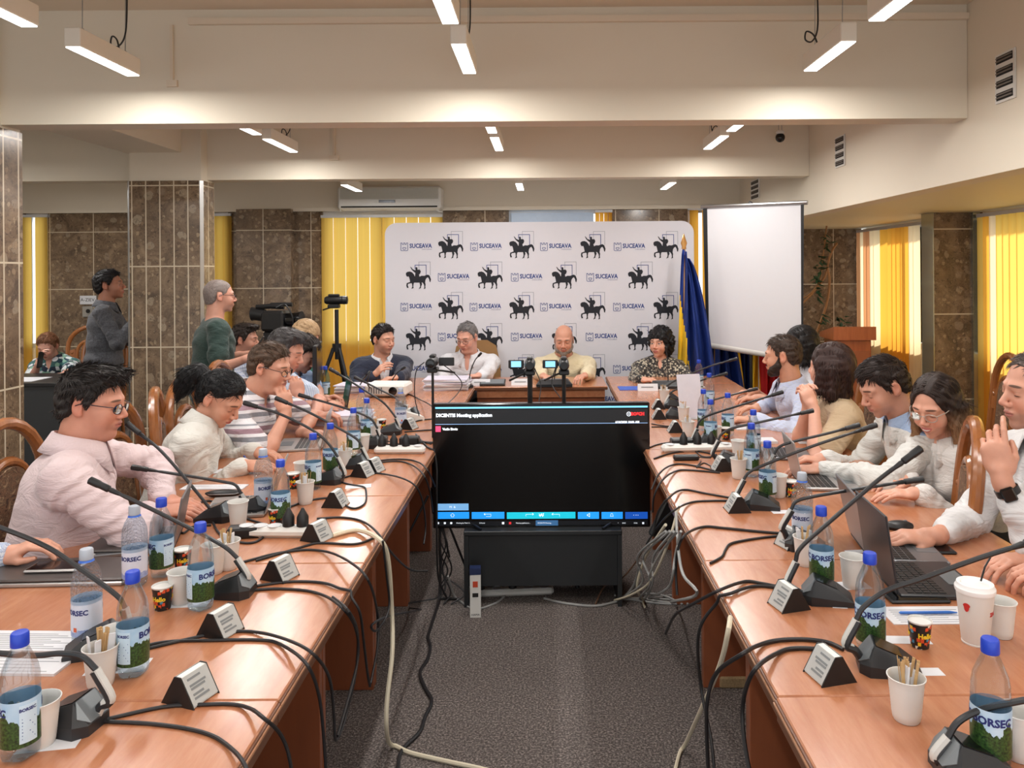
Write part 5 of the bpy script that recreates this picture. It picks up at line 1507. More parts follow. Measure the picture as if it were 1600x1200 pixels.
# head table
person('man in a navy jacket and white open shirt, left end of head table', at(599, 530, 6.5), -38, -8, s=1.02, tyaw=-66, neck=(-.05, 0, -.185), shw=.19, h=.0052,
       R=(at(560, 600, 6.3), at(583, 588, 6.15), V3(.6, -.2, .6), V3(-.6, -.5, .3), .4), L=(at(636, 610, 6.2), tb(618, 606, .80), V3(-.8, -.5, 0), V3(0, 0, 1), .5),
       skin=SK('g', (210, 156, 132), stub=((160, 124, 112), .3), eyes='down'), hair={'kind': 'short', 'n': 700, 't': .009, 'low': -.06}, hairmat=HM('hair_g', (36, 28, 28)), shirt=m_cloth('shirt_white_g', (214, 214, 218)), jacket=m_cloth('jacket_navy', (28, 36, 58)))
person('grey-haired man with glasses in a white shirt at the head table, reading papers', at(730, 527, 6.62), -112, -18, s=1.04, tyaw=-96, neck=(-.07, 0, -.175), shw=.20, girth=1.08, fat=.5, h=.0052,
       R=(at(688, 598, 6.5), at(676, 598, 6.28), V3(-.5, -.8, 0), V3(0, 0, 1), .4), L=(at(774, 606, 6.5), tb(738, 606, .80), V3(-.8, -.3, 0), V3(0, 0, 1), .4),
       skin=SK('h', (212, 158, 138)), hair={'kind': 'short', 'n': 700, 't': .005, 'recede': .012}, hairmat=HM('hair_h', (128, 124, 124), (176, 174, 174)), shirt=m_cloth('shirt_white_h', (218, 218, 223)), glasses=plain('frame_steel', (120, 110, 106), .3, .6))
person('bald man with a grey beard in a cream shirt at the head table', at(881, 531, 6.66), -94, -13, s=1.04, tyaw=-90, neck=(-.07, 0, -.175), shw=.215, girth=1.15, belly=.02, fat=.5, h=.005,
       R=(at(838, 606, 6.5), tb(852, 606, .80), V3(.4, -.9, 0), V3(0, 0, 1), .4), L=(at(936, 610, 6.5), tb(912, 608, .80), V3(-.5, -.8, 0), V3(0, 0, 1), .5),
       skin=SK('bald_man', (204, 148, 124), brow=(96, 84, 76), bald=(120, 104, 96)), hair=None, beard=(m_hair('beard_grey', (142, 128, 120), (196, 188, 182)), .006), shirt=m_cloth('shirt_cream', (220, 206, 172)))
person('black-haired woman in a black and cream patterned blouse at the head table', at(1031, 535, 6.55), -122, -4, s=1.02, fem=1, tyaw=-98, neck=(-.04, 0, -.18), shw=.175, girth=1.05, bust=.02, h=.0052, collar=False,
       R=(at(985, 606, 6.35), at(1001, 594, 6.12), V3(.7, -.4, .1), V3(0, -.2, 1), .6), L=(at(1085, 606, 6.35), at(1064, 596, 6.15), V3(-.8, -.3, -.1), V3(0, 0, 1), .4),
       skin=SK('k', (216, 162, 138), eyes='open', lip=(168, 84, 84)), hair={'kind': 'curly', 'n': 900, 'h': .005, 'fh': -.012}, hairmat=HM('hair_k', (20, 18, 20)), shirt=m_cloth('blouse_pattern', (46, 44, 44), 'floral', ([(44, 42, 42), (188, 180, 160), (40, 38, 38), (120, 112, 100)], 70, .62)))
# right row, from the far end
person('dark-haired person hidden behind the bearded man, bare forearms on the table', at(1250, 538, 5.3), 178, -6, tyaw=185, neck=(-.05, 0, -.18), h=.0065, sleeve='short',
       L=(at(1225, 640, 5.0), tb(1188, 622, .80), V3(-1, .1, 0), V3(0, 0, 1), .4), R=(at(1220, 620, 5.5), tb(1180, 612, .80), V3(-1, -.1, 0), V3(0, 0, 1), .4),
       skin=SK('m', (206, 150, 124)), hair={'kind': 'bob', 'n': 1200, 'h': .006}, hairmat=HM('hair_m', (28, 24, 24)), shirt=m_cloth('shirt_m', (193, 193, 199)))
person('young bearded man in a light blue shirt looking away along the right table', at(1223, 556, 4.62), 154, -6, s=1.02, tyaw=182, neck=(-.05, 0, -.185), hip=(-.16, 0, .60), shw=.19, h=.005,
       L=(at(1228, 668, 4.3), tb(1180, 655, .80), V3(-1, .15, 0), V3(0, 0, 1), .35), R=(at(1230, 620, 5.0), tb(1190, 636, .80), V3(-1, -.15, 0), V3(0, 0, 1), .4),
       skin=SK('n', (208, 152, 124)), hair={'kind': 'short', 'n': 700, 't': .004, 'low': -.05}, hairmat=HM('hair_n', (66, 50, 40)), beard=(m_hair('beard_dark', (48, 36, 30)), .005), shirt=m_cloth('shirt_paleblue', (193, 201, 221), 'pinstripe', (190, 200, 230)))
person('woman with shoulder-length brown hair and a beige top, seen from behind, hands clasped', at(1297, 574, 4.0), 132, 0, s=1.02, fem=1, tyaw=176, neck=(-.02, 0, -.185), hip=(-.06, 0, .60), shw=.175, girth=1.0, h=.0048, sleeve='short', collar=False,
       L=(at(1300, 690, 3.75), at(1272, 640, 3.82), V3(-.35, .25, 1), V3(.2, -1, .1), .75), R=(at(1270, 660, 4.1), at(1262, 636, 3.95), V3(-.2, -.2, 1), V3(-.2, .9, .1), .7),
       skin=SK('o', (220, 166, 144)), hair={'kind': 'bob', 'n': 1200, 'h': .0048, 'amp': .7}, hairmat=HM('hair_o', (58, 38, 34), (100, 66, 54), vertical=True), shirt=m_cloth('top_beige', (196, 172, 140)))
person('man with dark swept hair and a white shirt, looking down at his laptop', at(1381, 604, 3.42), 184, -26, s=1.04, tyaw=178, neck=(-.095, 0, -.155), hip=(-.17, 0, .60), shw=.19, h=.0042,
       L=(at(1372, 765, 3.1), tb(1288, 733, .79), V3(-1, .1, -.02), V3(0, -.1, 1), .35), R=(at(1370, 720, 3.7), tb(1292, 717, .79), V3(-1, .1, 0), V3(0, 0, 1), .35),
       skin=SK('q', (208, 152, 128), brow=(50, 38, 32), stub=((150, 116, 104), .3)), hair={'kind': 'short', 'n': 2000, 't': .009, 'fringe': .006, 'low': -.055, 'h': .0038}, hairmat=HM('hair_q', (46, 34, 30), (84, 66, 58)),
       shirt=m_cloth('shirt_white_q', (212, 212, 208), 'yoke', ((150, 170, 200), .965)), fold=.006)
person('smiling woman with long brown to blond hair, clear glasses and a white blouse', at(1462, 634, 3.14), 214, -20, s=1.0, fem=1, smile=1.0, tyaw=194, neck=(-.06, 0, -.17), hip=(-.12, 0, .60), shw=.165, girth=.95, bust=.015, h=.0038,
       L=(at(1552, 800, 2.95), tb(1440, 772, .80), V3(-1, .2, 0), V3(0, -.1, 1), .2), R=(at(1400, 740, 3.4), tb(1424, 750, .80), V3(-1, .0, 0), V3(0, 0, 1), .3),
       skin=SK('smile', (220, 164, 140), smile=1, brow=(64, 46, 38), lip=(190, 92, 92)), hair={'kind': 'long', 'n': 3200, 'fh': .012, 'h': .0042, 'amp': .8}, hairmat=HM('hair_long', (50, 38, 34), (96, 74, 60), vertical=True, tips=(168, 128, 92)),
       shirt=m_cloth('blouse_white_s', (221, 219, 216)), glasses=plain('frame_clear', (200, 190, 180), .2, .4))
p_r, arms_r, _ = person('man in a white shirt at the right edge, hand on chin, black watch', at(1622, 612, 2.48), 180, -3, s=1.05, tyaw=178, neck=(-.05, 0, -.185), hip=(-.10, 0, .60), shw=.20, girth=1.1, h=.0038,
       L=(at(1552, 875, 2.22), at(1566, 752, 2.26), V3(-.10, .22, 1), V3(-.55, -.75, .1), [.25, .6, .7, .8, .4]), R=(at(1560, 800, 2.8), tb(1462, 838, .795), V3(-1, .05, 0), V3(0, -.15, 1), .3),
       skin=SK('r', (206, 150, 126), brow=(70, 54, 46), stub=((150, 122, 110), .4)), hair={'kind': 'short', 'n': 700, 't': .003, 'recede': .02, 'amp': .4}, hairmat=HM('hair_r', (90, 76, 70)), shirt=m_cloth('shirt_white_r', (218, 218, 219)), fold=.006, cuff=.26)
person('person beyond the right edge, only a hand and cuff showing behind the big coffee cup', (1.86, 2.10, 1.22), 180, -10, tyaw=178, h=.005,
       L=(V3(1.75, 1.8, .84), tb(1612, 905, .80), V3(-1, .15, 0), V3(0, -.3, 1), .55), R=(V3(1.75, 2.5, .84), tb(1600, 880, .80), V3(-1, -.1, 0), V3(0, 0, 1), .4),
       skin=SK('s', (212, 154, 130)), hair={'kind': 'short', 't': .009}, hairmat=HM('hair_s', (60, 50, 44)), shirt=m_cloth('shirt_s', (210, 210, 212)))
# things worn or held
def watch(par, W_, d, col, face, r=.031, big=.019):
    M = Vector(d).to_track_quat('Z', 'Y').to_matrix().to_4x4()
    b = par.location
    MB().lathe([(r, -.011), (r + .003, -.010), (r + .003, .010), (r, .011)], 24, Tr(*(Vector(W_) - b)) @ M, cap=False).build('watch_strap', col, par, smooth=True)
    return M
side, S, E, W_, dr, dz, cu = arms_r[1]
fd = (E - W_).normalized(); M = watch(p_r, W_ + fd * .030, fd, M_black, None, .031)
c_ = W_ + fd * .030 - p_r.location; n_ = (Vector((-.45, -.9, 0)) - fd * Vector((-.45, -.9, 0)).dot(fd)).normalized(); x_ = fd.cross(n_)
Mw = Matrix(((x_.x, fd.x, n_.x, c_.x + n_.x * .036), (x_.y, fd.y, n_.y, c_.y + n_.y * .036), (x_.z, fd.z, n_.z, c_.z + n_.z * .036), (0, 0, 0, 1)))
MB().box((-.018, -.021, -.006), (.018, .021, .006), Mw, .004).build('watch_face', M_blackg, p_r)
o = MB().tube([at(381, 712, 3.6), at(397, 735, 3.58)], .004, 8).build('pen', plain('pen_navy', (30, 60, 150), .35)); tag(o, 'dark blue pen held by the woman in white', 'pen')
o = MB().box((-.035, -.07, -.004), (.035, .07, .004), Tr(*at(505, 634, 4.8)) @ Rz(.4) @ Rx(.5), .003).build('phone', M_black); tag(o, 'phone held in both hands by the bowed dark-haired man', 'phone')
o = MB().box((-.006, -.035, -.075), (.006, .035, .075), Tr(*at(63, 562, 7.2)) @ Ry(.15), .003).build('phone', M_black); tag(o, 'phone held to the ear by the woman in the floral blouse', 'phone')
o = MB().box((-.005, -.035, -.06), (.005, .035, .06), Tr(*at(404, 537, 5.36)) @ Rz(.3) @ Ry(.6), .003).build('phone', M_black); tag(o, 'dark phone held up by the man in the green t-shirt', 'phone')

# ------------------------------------------------------------------ water bottles
def m_pet(name, tint, dimple=0):
    k = NT(name)
    g = k.n('ShaderNodeBsdfGlass'); g.inputs['IOR'].default_value = 1.28; g.inputs['Roughness'].default_value = .01
    g.inputs['Color'].default_value = (*tint, 1)
    tr = k.n('ShaderNodeBsdfTransparent'); tr.inputs[0].default_value = (*tint, 1)
    mx = k.n('ShaderNodeMixShader'); mx.inputs[0].default_value = .68
    k.put(mx.inputs[1], g.outputs[0]); k.put(mx.inputs[2], tr.outputs[0])
    if dimple:
        b = k.n('ShaderNodeBump'); b.inputs['Distance'].default_value = .006; b.inputs['Strength'].default_value = 1
        k.put(b.inputs['Height'], k.voro(k.co(), 140)); k.put(g.inputs['Normal'], b.outputs[0])
    k.t.links.new(mx.outputs[0], k.out.inputs[0]); return k.m
M_pet = m_pet('clear_pet', (.90, .96, 1.0)); M_pet2 = m_pet('dimpled_pet', (.86, .94, 1.0), 1)
M_cap = plain('blue_cap', (30, 66, 190), .35); M_capg = plain('grey_cap', (176, 184, 196), .4)
def m_label(forest):
    k = NT('bottle_label_forest' if forest else 'bottle_label_white'); co = k.co(); S = k.sep(co)
    ang = k.ma('ARCTAN2', S[1], S[0])
    vec = k.n('ShaderNodeCombineXYZ'); k.put(vec.inputs[0], k.ma('MULTIPLY', ang, .033)); k.put(vec.inputs[1], S[2])
    v = vec.outputs[0]
    if forest:
        n = k.noise(k.scale(v, (1, .25, 1)), 160, 3, .7); hill = k.noise(k.scale(v, (1, 0, 1)), 26, 2)
        h = k.ma('ADD', k.ma('MULTIPLY', hill, .085), k.ma('MULTIPLY', n, .02))
        isf = k.ma('LESS_THAN', S[2], k.ma('ADD', h, .026))
        g = k.ramp(k.noise(v, 220, 3), [(.35, srgb(16, 38, 22)), (.65, srgb(62, 96, 44))])
        c = k.mix(isf, k.ramp(k.noise(v, 20, 2), [(.3, srgb(150, 192, 224)), (.7, srgb(196, 220, 238))]), g)
    else:
        n = k.noise(v, 40, 3); isb = k.ma('LESS_THAN', k.ma('ADD', S[2], k.ma('MULTIPLY', n, .03)), .060)
        c = k.mix(isb, srgb(208, 216, 232), k.mix(k.noise(v, 90, 3), srgb(40, 80, 170), srgb(196, 210, 232)))
    k.put(k.b.inputs['Base Color'], c); k.b.inputs['Roughness'].default_value = .35
    return k.m
M_lf, M_lw = m_label(True), m_label(False)
M_navy = plain('navy_print', (28, 44, 110), .5); M_lpanel = plain('label_panel', (196, 222, 240), .4)
def wrap(mb, r):
    """lay a mesh built in local XZ around the cylinder of radius r (front at -Y)"""
    for i, p in enumerate(mb.v):
        a = p.x / r; rr = r - p.y
        mb.v[i] = Vector((rr * math.sin(a), -rr * math.cos(a), p.z))
    return mb
def wpatch(x0, x1, z0, z1, r, th=.0004):
    mb = MB(); n = 8
    for i in range(n):
        a, b = x0 + (x1 - x0) * i / n, x0 + (x1 - x0) * (i + 1) / n
        mb.box((a, -th, z0), (b, 0, z1))
    return wrap(mb, r)
def make_bottle(kind):
    t = thing('water_bottle', (0, 0, 0))
    prof = [(.024, .0), (.030, .004), (.0325, .012), (.0325, .045), (.0318, .047), (.0325, .05), (.033, .09), (.0325, .136), (.0318, .14), (.032, .148), (.029, .165), (.022, .183), (.0155, .198), (.013, .206), (.0128, .213)]
    if kind == 'g': prof = [(.025, .0), (.031, .005), (.0335, .014), (.0325, .05), (.0325, .1), (.034, .108), (.0335, .12), (.034, .145), (.032, .165), (.026, .183), (.018, .197), (.0145, .205), (.014, .213)]
    b = MB(); n = 30
    vs = []; fs = []
    for r, z in prof:
        for k in range(n):
            a = 2 * math.pi * k / n
            pet = 1 - (.16 * (0.5 + .5 * math.cos(5 * a)) * max(0, 1 - z / .03) if z < .03 else 0)
            vs.append((r * pet * math.cos(a), r * pet * math.sin(a), z + (.004 * (.5 + .5 * math.cos(5 * a)) if z < .002 else 0)))
    for i in range(len(prof) - 1):
        for k in range(n):
            q, p = i * n + k, i * n + (k + 1) % n
            fs.append((q, p, p + n, q + n))
    fs.append(tuple(range(n))[::-1]); fs.append(tuple((len(prof) - 1) * n + k for k in range(n)))
    b.raw(vs, fs).build('body', M_pet if kind != 'g' else M_pet2, t, smooth=True, angle=60)
    c = MB().lathe([(.0150, .204), (.0155, .206), (.0152, .226), (.0135, .229), (.002, .2295)], 24)
    c.build('cap', M_cap if kind != 'g' else M_capg, t, smooth=True)
    if kind == 'g':
        MB().lathe([(.0175, .199), (.0155, .2035)], 24).build('neck_ring', plain('blue_ring', (60, 110, 210), .4), t, smooth=True)
    l = MB().lathe([(.0332, .029), (.0336, .07), (.0332, .113)], 36, cap=False)
    l.build('label', M_lf if kind != 'g' else M_lw, t, smooth=True)
    if kind == 'g':
        wrap(text_mb('BORSEC', .0165, .0003, 'CENTER', .0006), .0339).build('lettering', M_navy, t, loc=(0, 0, .086))
        wrap(text_mb('BORSEC', .0165, .0003, 'CENTER', .0006), .0339).build('lettering', M_navy, t, loc=(0, 0, .086)).rotation_euler = (0, 0, math.pi)
        wpatch(-.004, .004, .042, .052, .0339).build('emblem', plain('orange_print', (214, 96, 60), .5), t)
    else:
        wpatch(-.014, .016, .037, .106, .0339).build('info_panel', M_lpanel, t)
        wrap(text_mb('BORSEC', .0078, .0003, 'CENTER', .0004), .0343).build('lettering', M_navy, t, loc=(.0, 0, .097))
        mb = MB()
        for i in range(7): mb.box((-.010, -.0003, .044 + .006 * i), (.012 - .004 * (i % 3), 0, .046 + .006 * i))
        wrap(mb, .0343).build('small_print', plain('print_blue', (90, 120, 170), .5), t)
        q = wrap(text_mb('BORSEC', .019, .0003, 'CENTER', .0007), .0339); q.build('lettering', M_navy, t, loc=(0, 0, .094)).rotation_euler = (0, 0, R_(115))
        q = wrap(text_mb('BORSEC', .019, .0003, 'CENTER', .0007), .0339); q.build('lettering', M_navy, t, loc=(0, 0, .094)).rotation_euler = (0, 0, R_(-120))
    return t
def captop(px, py, h=.23):
    p = at(px, py, (CH - TZ - h) * F / (py - VY + TH * (px - VX)))
    return Vector((p.x, p.y, TZ + .0008))
bot = [  # cap top pixel, kind, turn, label
    (31, 987, 'b', 55, 'blue-capped water bottle nearest the camera at the lower left corner'),
    (207, 892, 'b', -8, 'blue-capped water bottle beside the cup of stirrers on the left row'),
    (135, 857, 'g', -15, 'grey-capped dimpled water bottle in front of the closed laptop, left row'),
    (313, 816, 'b', -40, 'blue-capped water bottle right of the small patterned cup, left row'),
    (252, 778, 'b', 60, 'blue-capped water bottle beside the grey-capped one by the pink-shirted man'),
    (210, 790, 'g', 5, 'grey-capped dimpled water bottle right beside the blue-capped one near the pink-shirted man'),
    (438, 718, 'b', 118, 'blue-capped water bottle behind the white power strip'),
    (411, 701, 'g', 40, 'slim grey-capped water bottle in front of the woman in white, left row'),
    (489, 677, 'b', 60, 'blue-capped water bottle just right of the woman in white, left row'),
    (516, 661, 'b', 115, 'blue-capped water bottle overlapping the one beside the woman in white'),
    (552, 637, 'b', 30, 'blue-capped water bottle in the middle of the left row'),
    (573, 622, 'b', 70, 'blue-capped water bottle behind the middle one of the left row'),
    (565, 606, 'b', 10, 'blue-capped water bottle below the projector at the far left'),
    (508, 572, 'b', 20, 'farthest blue-capped water bottle, beside the black monitor'),
    (626, 606, 'g', 20, 'grey-capped empty-looking bottle beside the white projector'),
    (1547, 997, 'b', 95, 'blue-capped water bottle nearest the camera at the lower right'),
    (1359, 863, 'b', 100, 'blue-capped water bottle beside the black laptop, right row'),
    (1283, 791, 'b', 110, 'blue-capped water bottle left of the grey laptop lid, right row'),
    (1253, 738, 'g', 150, 'grey-capped dimpled water bottle of the right row'),
    (1199, 689, 'b', 40, 'blue-capped water bottle left of the silver laptop lid, right row'),
    (1174, 661, 'b', -40, 'blue-capped water bottle in front of the small folded laptop, right row'),
    (1177, 640, 'b', 20, 'blue-capped water bottle half hidden behind the small laptop lid'),
    (1137, 614, 'b', 30, 'blue-capped water bottle near the hands of the bearded man'),
    (1110, 624, 'b', -30, 'blue-capped water bottle right of the propped-up white sheet'),
    (1099, 608, 'b', 60, 'blue-capped water bottle touching the propped-up white sheet'),
    (1108, 583, 'b', 10, 'blue-capped water bottle behind the propped-up white sheet'),
    (1092, 562, 'b', 30, 'farthest blue-capped bottle, beside the woman in the patterned blouse'),
]
for px, py, kd, rz, lb in bot:
    inst('bottle' + kd, lambda: make_bottle(kd), captop(px, py), R_(rz), lb, 'bottle', 'water bottles on the tables')

# ------------------------------------------------------------------ cups
M_cup = plain('white_cup', (218, 216, 212), .55, var=.01)
def make_cup():
    h = .086
    pr = [(.024, 0), (.0245, .002), (.026, .004)]
    for i in range(12):
        z = .012 + i * .0055; r = .026 + (.034 - .026) * z / h
        pr += [(r, z), (r + .0005, z + .0025)]
    pr += [(.034, h - .004), (.0362, h - .003), (.0366, h - .0005), (.035, h), (.0335, h - .002), (.0325, h - .02), (.025, .006), (.001, .005)]
    t = thing('paper_cup', (0, 0, 0))
    MB().lathe(pr, 28).build('cup_wall', M_cup, t, smooth=True)
    return t
def m_hello():
    k = NT('hello_print'); co = k.co(); S = k.sep(co)
    vec = k.n('ShaderNodeCombineXYZ'); k.put(vec.inputs[0], k.ma('MULTIPLY', k.ma('ARCTAN2', S[1], S[0]), .026)); k.put(vec.inputs[1], S[2])
    v = k.n('ShaderNodeTexVoronoi', feature='F1', distance='CHEBYCHEV'); v.inputs['Scale'].default_value = 95; k.put(v.inputs['Vector'], vec.outputs[0])
    cs = k.sep(v.outputs['Color'])
    c = k.ramp(cs[0], [(0, srgb(26, 24, 26)), (.34, srgb(222, 84, 44)), (.47, srgb(26, 24, 26)), (.62, srgb(240, 196, 40)), (.72, srgb(30, 28, 30)), (.84, srgb(70, 150, 190)), (.90, srgb(230, 226, 210))], True)
    wv = k.ma('GREATER_THAN', v.outputs['Distance'], .42)
    k.put(k.b.inputs['Base Color'], k.mix(wv, c, srgb(24, 22, 24))); k.b.inputs['Roughness'].default_value = .45
    return k.m
M_hello = m_hello()
def make_smallcup():
    t = thing('espresso_cup', (0, 0, 0))
    MB().lathe([(.0195, 0), (.020, .002), (.0262, .058)], 26, cap=False).build('printed_wall', M_hello, t, smooth=True)
    MB().lathe([(.0262, .058), (.0272, .0595), (.0275, .062), (.0262, .063), (.025, .06), (.019, .008), (.001, .007)], 26).build('rim', M_cup, t, smooth=True)
    for a in (0, 130, 230):
        wrap(text_mb('Hello', .016, .0004, 'CENTER', .0006), .0248).build('lettering', plain('yellow_print', (240, 205, 50), .5), t, loc=(0, 0, .032)).rotation_euler = (0, 0, R_(a))
    return t
M_stick = plain('birch_stirrer', (196, 160, 112), .6)
def make_stick():
    return MB().box((-.003, -.0007, 0), (.003, .0007, .110), bev=.0006).build('coffee_stirrer', M_stick)
def make_sachet():
    return MB().box((-.007, -.0015, 0), (.007, .0015, .10), bev=.001).build('sugar_sachet', M_paper)
rnd = random.Random(5)
def cup(px, py, where, sticks=0):
    p = captop(px, py, .086)
    inst('cup', make_cup, p, rnd.uniform(0, 6), 'white ribbed paper cup ' + where, 'cup', 'white paper cups')
    for i in range(sticks):
        a = rnd.uniform(0, 6.28); r = .016
        o = inst('stick', make_stick, (p.x + r * math.cos(a) * .5, p.y + r * math.sin(a) * .5, p.z + .009), rnd.uniform(0, 3), 'wooden stirrer standing in the cup ' + where.replace('with stirrers ', ''), 'stirrer', 'wooden stirrers in cup ' + where)
        o.rotation_euler = (rnd.uniform(-.14, .14), rnd.uniform(-.14, .14), rnd.uniform(0, 3))
    if sticks:
        for i in range(3):
            a = rnd.uniform(0, 6.28); r = .014
            o = inst('sachet', make_sachet, (p.x + r * math.cos(a), p.y + r * math.sin(a), p.z + .008), rnd.uniform(0, 3), 'white sugar sachet in the cup ' + where.replace('with stirrers ', ''), 'sachet', 'sugar sachets in cup ' + where)
            o.rotation_euler = (rnd.uniform(-.12, .12), rnd.uniform(-.12, .12), rnd.uniform(0, 3))
cup(157, 1009, 'with stirrers beside the microphone nearest the camera, left row', 13)
cup(181, 982, 'hidden behind the cup of stirrers, left row')
cup(62, 1092, 'behind the bottle in the lower left corner')
cup(283, 892, 'beside the small patterned cup, left row')
cup(334, 850, 'behind the bottle right of the patterned cup, left row')
cup(356, 844, 'with stirrers in front of the third left microphone', 6)
cup(372, 783, 'in front of the tangle of black cables')
cup(477, 752, 'with stirrers behind the power strip, left row', 6)
cup(472, 722, 'beside the bottles near the woman in white')
cup(538, 702, 'with stirrers beside the fourth left microphone', 6)
cup(567, 679, 'in the middle of the left row')
cup(585, 664, 'with stirrers behind the middle left bottle', 5)
cup(629, 633, 'with stirrers at the far end of the left row', 5)
cup(1416, 1056, 'with stirrers standing nearest the camera, right row', 12)
cup(1332, 869, 'between the bottle and the black laptop, right row')
cup(1592, 1109, 'at the right edge behind the nearest bottle')
cup(1563, 938, 'behind the big lidded coffee cup')
cup(1258, 838, 'with stirrers left of the third right bottle', 7)
cup(1154, 716, 'with stirrers beside the triangular card, right row', 7)
cup(1216, 742, 'right of the blue-capped bottle, right row')
cup(1154, 688, 'in front of the small folded laptop, right row')
cup(1117, 666, 'left of the small patterned cup, right row')
cup(1075, 658, 'with stirrers in the middle of the right row', 6)
cup(1068, 636, 'with stirrers in front of the propped-up sheet', 5)
cup(1038, 609, 'with stirrers farthest along the right row', 5)
for px, py, lb in ((254, 914, 'of the left row nearest the camera'), (285, 857, 'beside the second bottle of the left row'), (1437, 968, 'beside the blue pen on the right row'),
                   (431, 793, 'behind the white power strip'), (458, 739, 'next to the white cup near the woman in white'), (1236, 751, 'left of the silver laptop, right row'),
                   (1134, 668, 'in the middle of the right row'), (596, 655, 'far along the left row')):
    inst('scup', make_smallcup, captop(px, py, .063), R_(rnd.uniform(-30, 30)), 'small black patterned espresso cup ' + lb, 'cup', 'patterned espresso cups')
# large lidded coffee cup
p = on(1524, 1003)
t = thing('takeaway_cup', p, R_(6), 'tall white lidded coffee cup with red print at the right edge', 'cup')
MB().lathe([(.030, 0), (.0305, .003), (.029, .004), (.0305, .008), (.042, .128)], 32).build('cup_wall', M_cup, t, smooth=True)
MB().lathe([(.0435, .122), (.0445, .126), (.0445, .132), (.042, .135), (.040, .142), (.034, .1425), (.030, .139), (.001, .138)], 32).build('lid', plain('lid_white', (240, 240, 240), .35, var=.01), t, smooth=True)
wrap(text_mb('ZAN', .012, .0004, 'CENTER', .0006), .038).build('lettering', plain('red_print', (190, 40, 36), .5), t, loc=(0, 0, .078)).rotation_euler = (0, 0, R_(38))
mb = MB().prism([(0.006 * math.cos(a) * (1 + .6 * (math.sin(a) > 0)), .010 * math.sin(a)) for a in [i * .45 for i in range(14)]], 0, .0006, Rx(math.pi / 2))
wrap(mb, .0395).build('flame_mark', plain('red_print', (190, 40, 36), .5), t, loc=(0, 0, .092)).rotation_euler = (0, 0, R_(-62))
MB().tube([(.018, .004, .1425), (.030, .006, .175), (.046, .008, .197)], .0022, 7).build('stirrer', M_black, t)

# ------------------------------------------------------------------ delegate microphones
M_unit = plain('unit_black', (34, 35, 38), .38); M_unitg = plain('unit_grey', (112, 118, 122), .3, .2); M_light = plain('hook_grey', (196, 196, 192), .35)
def mic(base, hook, arm, where, s=1, rz=0, headlen=.065, D2=None):
    """base: pixel of the foot of the unit; hook: lower to upper pixels; arm: pixels up to the tip; s=+1 aisle towards +x"""
    b = on(*base); D = b.y
    t = thing('conference_microphone', b, (0 if s > 0 else math.pi) + R_(rz), 'black gooseneck conference microphone ' + where, 'microphone', 'gooseneck microphones')
    vs, fs = hull([(x, y * q, z) for q in (-1, 1) for x, y, z in ((-.085, .042, 0), (.05, .058, 0), (.075, .034, 0), (-.085, .042, .014), (.05, .058, .026), (.075, .034, .022), (-.04, .034, .043), (.035, .036, .066))])
    BS = Matrix.Diagonal((.80, .84, .94, 1))
    MB().raw(vs, fs, BS).build('base', M_unit, t)
    vs, fs = hull([(x, y * q, z) for q in (-1, 1) for x, y, z in ((.0385, .030, .0672), (.0545, .046, .040), (.0765, .028, .0265), (.036, .030, .0655), (.050, .044, .038), (.073, .028, .024))])
    MB().raw(vs, fs, BS).build('grey_plate', M_unitg, t)
    nrm = Vector((-.023, 0, .075)).normalized()
    vs, fs = hull([(x, y * q, z) for q in (-1, 1) for x, y, z in ((-.036, .030, .0448), (.030, .032, .0650), (-.034, .030, .0465), (.031, .032, .0668))])
    MB().raw(vs, fs, BS).build('display', M_blackg, t)
    MB().box((-.036, -.012, .048), (-.026, .002, .0515), BS @ Ry(R_(-17)) @ Tr(.010, 0, -.012), .001).build('button', M_unitg, t)
    inv = (Tr(*b) @ Rz((0 if s > 0 else math.pi) + R_(rz))).inverted()
    W = lambda q, k=1.0: inv @ at(q[0], q[1], q[2] if len(q) > 2 else D)
    hp = [W(q) for q in hook]
    start = Vector((.048, hp[0].y * .6, .012))
    hk = smooth_path([start] + hp, 5)
    MB().tube(hk, .0085, 8).build('hook', M_light, t, smooth=True)
    MB().tube([p_ + Vector((-.003, 0, -.003)) for p_ in hk], .0095, 8).build('hook_edge', M_unit, t, smooth=True)
    ap = [hp[-1]] + [W(q) for q in arm]
    path = smooth_path(ap, 8)
    e = path[-1]; d = (path[-1] - path[-2]).normalized()
    MB().tube(path, [.0058] * (len(path) - 3) + [.0048] * 3, 8).build('gooseneck', M_unit, t, smooth=True)
    q = e + d * headlen
    MB().tube([e - d * .03, e - d * .004, e - d * .002, e, e + d * .004, q - d * .035, q - d * .03, q - d * .003, q], [.0052, .0075, .0065, .0065, .0095, .0095, .0108, .0108, .006], 12).build('microphone_head', M_black, t, smooth=True)
    return t
mic((112, 1134), [(160, 1101), (174, 1090), (150, 1046)], [(128, 1026), (95, 1021), (40, 1024), (-90, 1012)], 'nearest the camera in the left row', 1, -8)
mic((152, 1018), [(198, 1000), (204, 985), (196, 950)], [(182, 930), (120, 885), (60, 848), (-60, 802)], 'behind the cup of stirrers, its arm running off the left edge', 1, 25)
mic((362, 928), [(381, 908), (388, 900), (371, 872)], [(352, 855), (318, 836), (240, 797), (172, 765)], 'whose arm points at the pink-shirted man', 1, 0)
mic((338, 812), [(352, 846), (356, 838), (349, 822)], [(330, 797), (290, 748), (250, 703), (219, 678)], 'with the steep straight arm ending at the pink-shirted man\'s chest', 1, 0)
mic((392, 800), [(384, 792), (385, 786), (377, 772)], [(368, 758), (350, 753), (290, 743), (232, 734)], 'beside the white cup, with its low level arm', 1, 0)
mic((513, 754), [(534, 745), (539, 738), (528, 714)], [(512, 692), (488, 672), (440, 648), (403, 636)], 'in front of the woman in white', 1, 0)
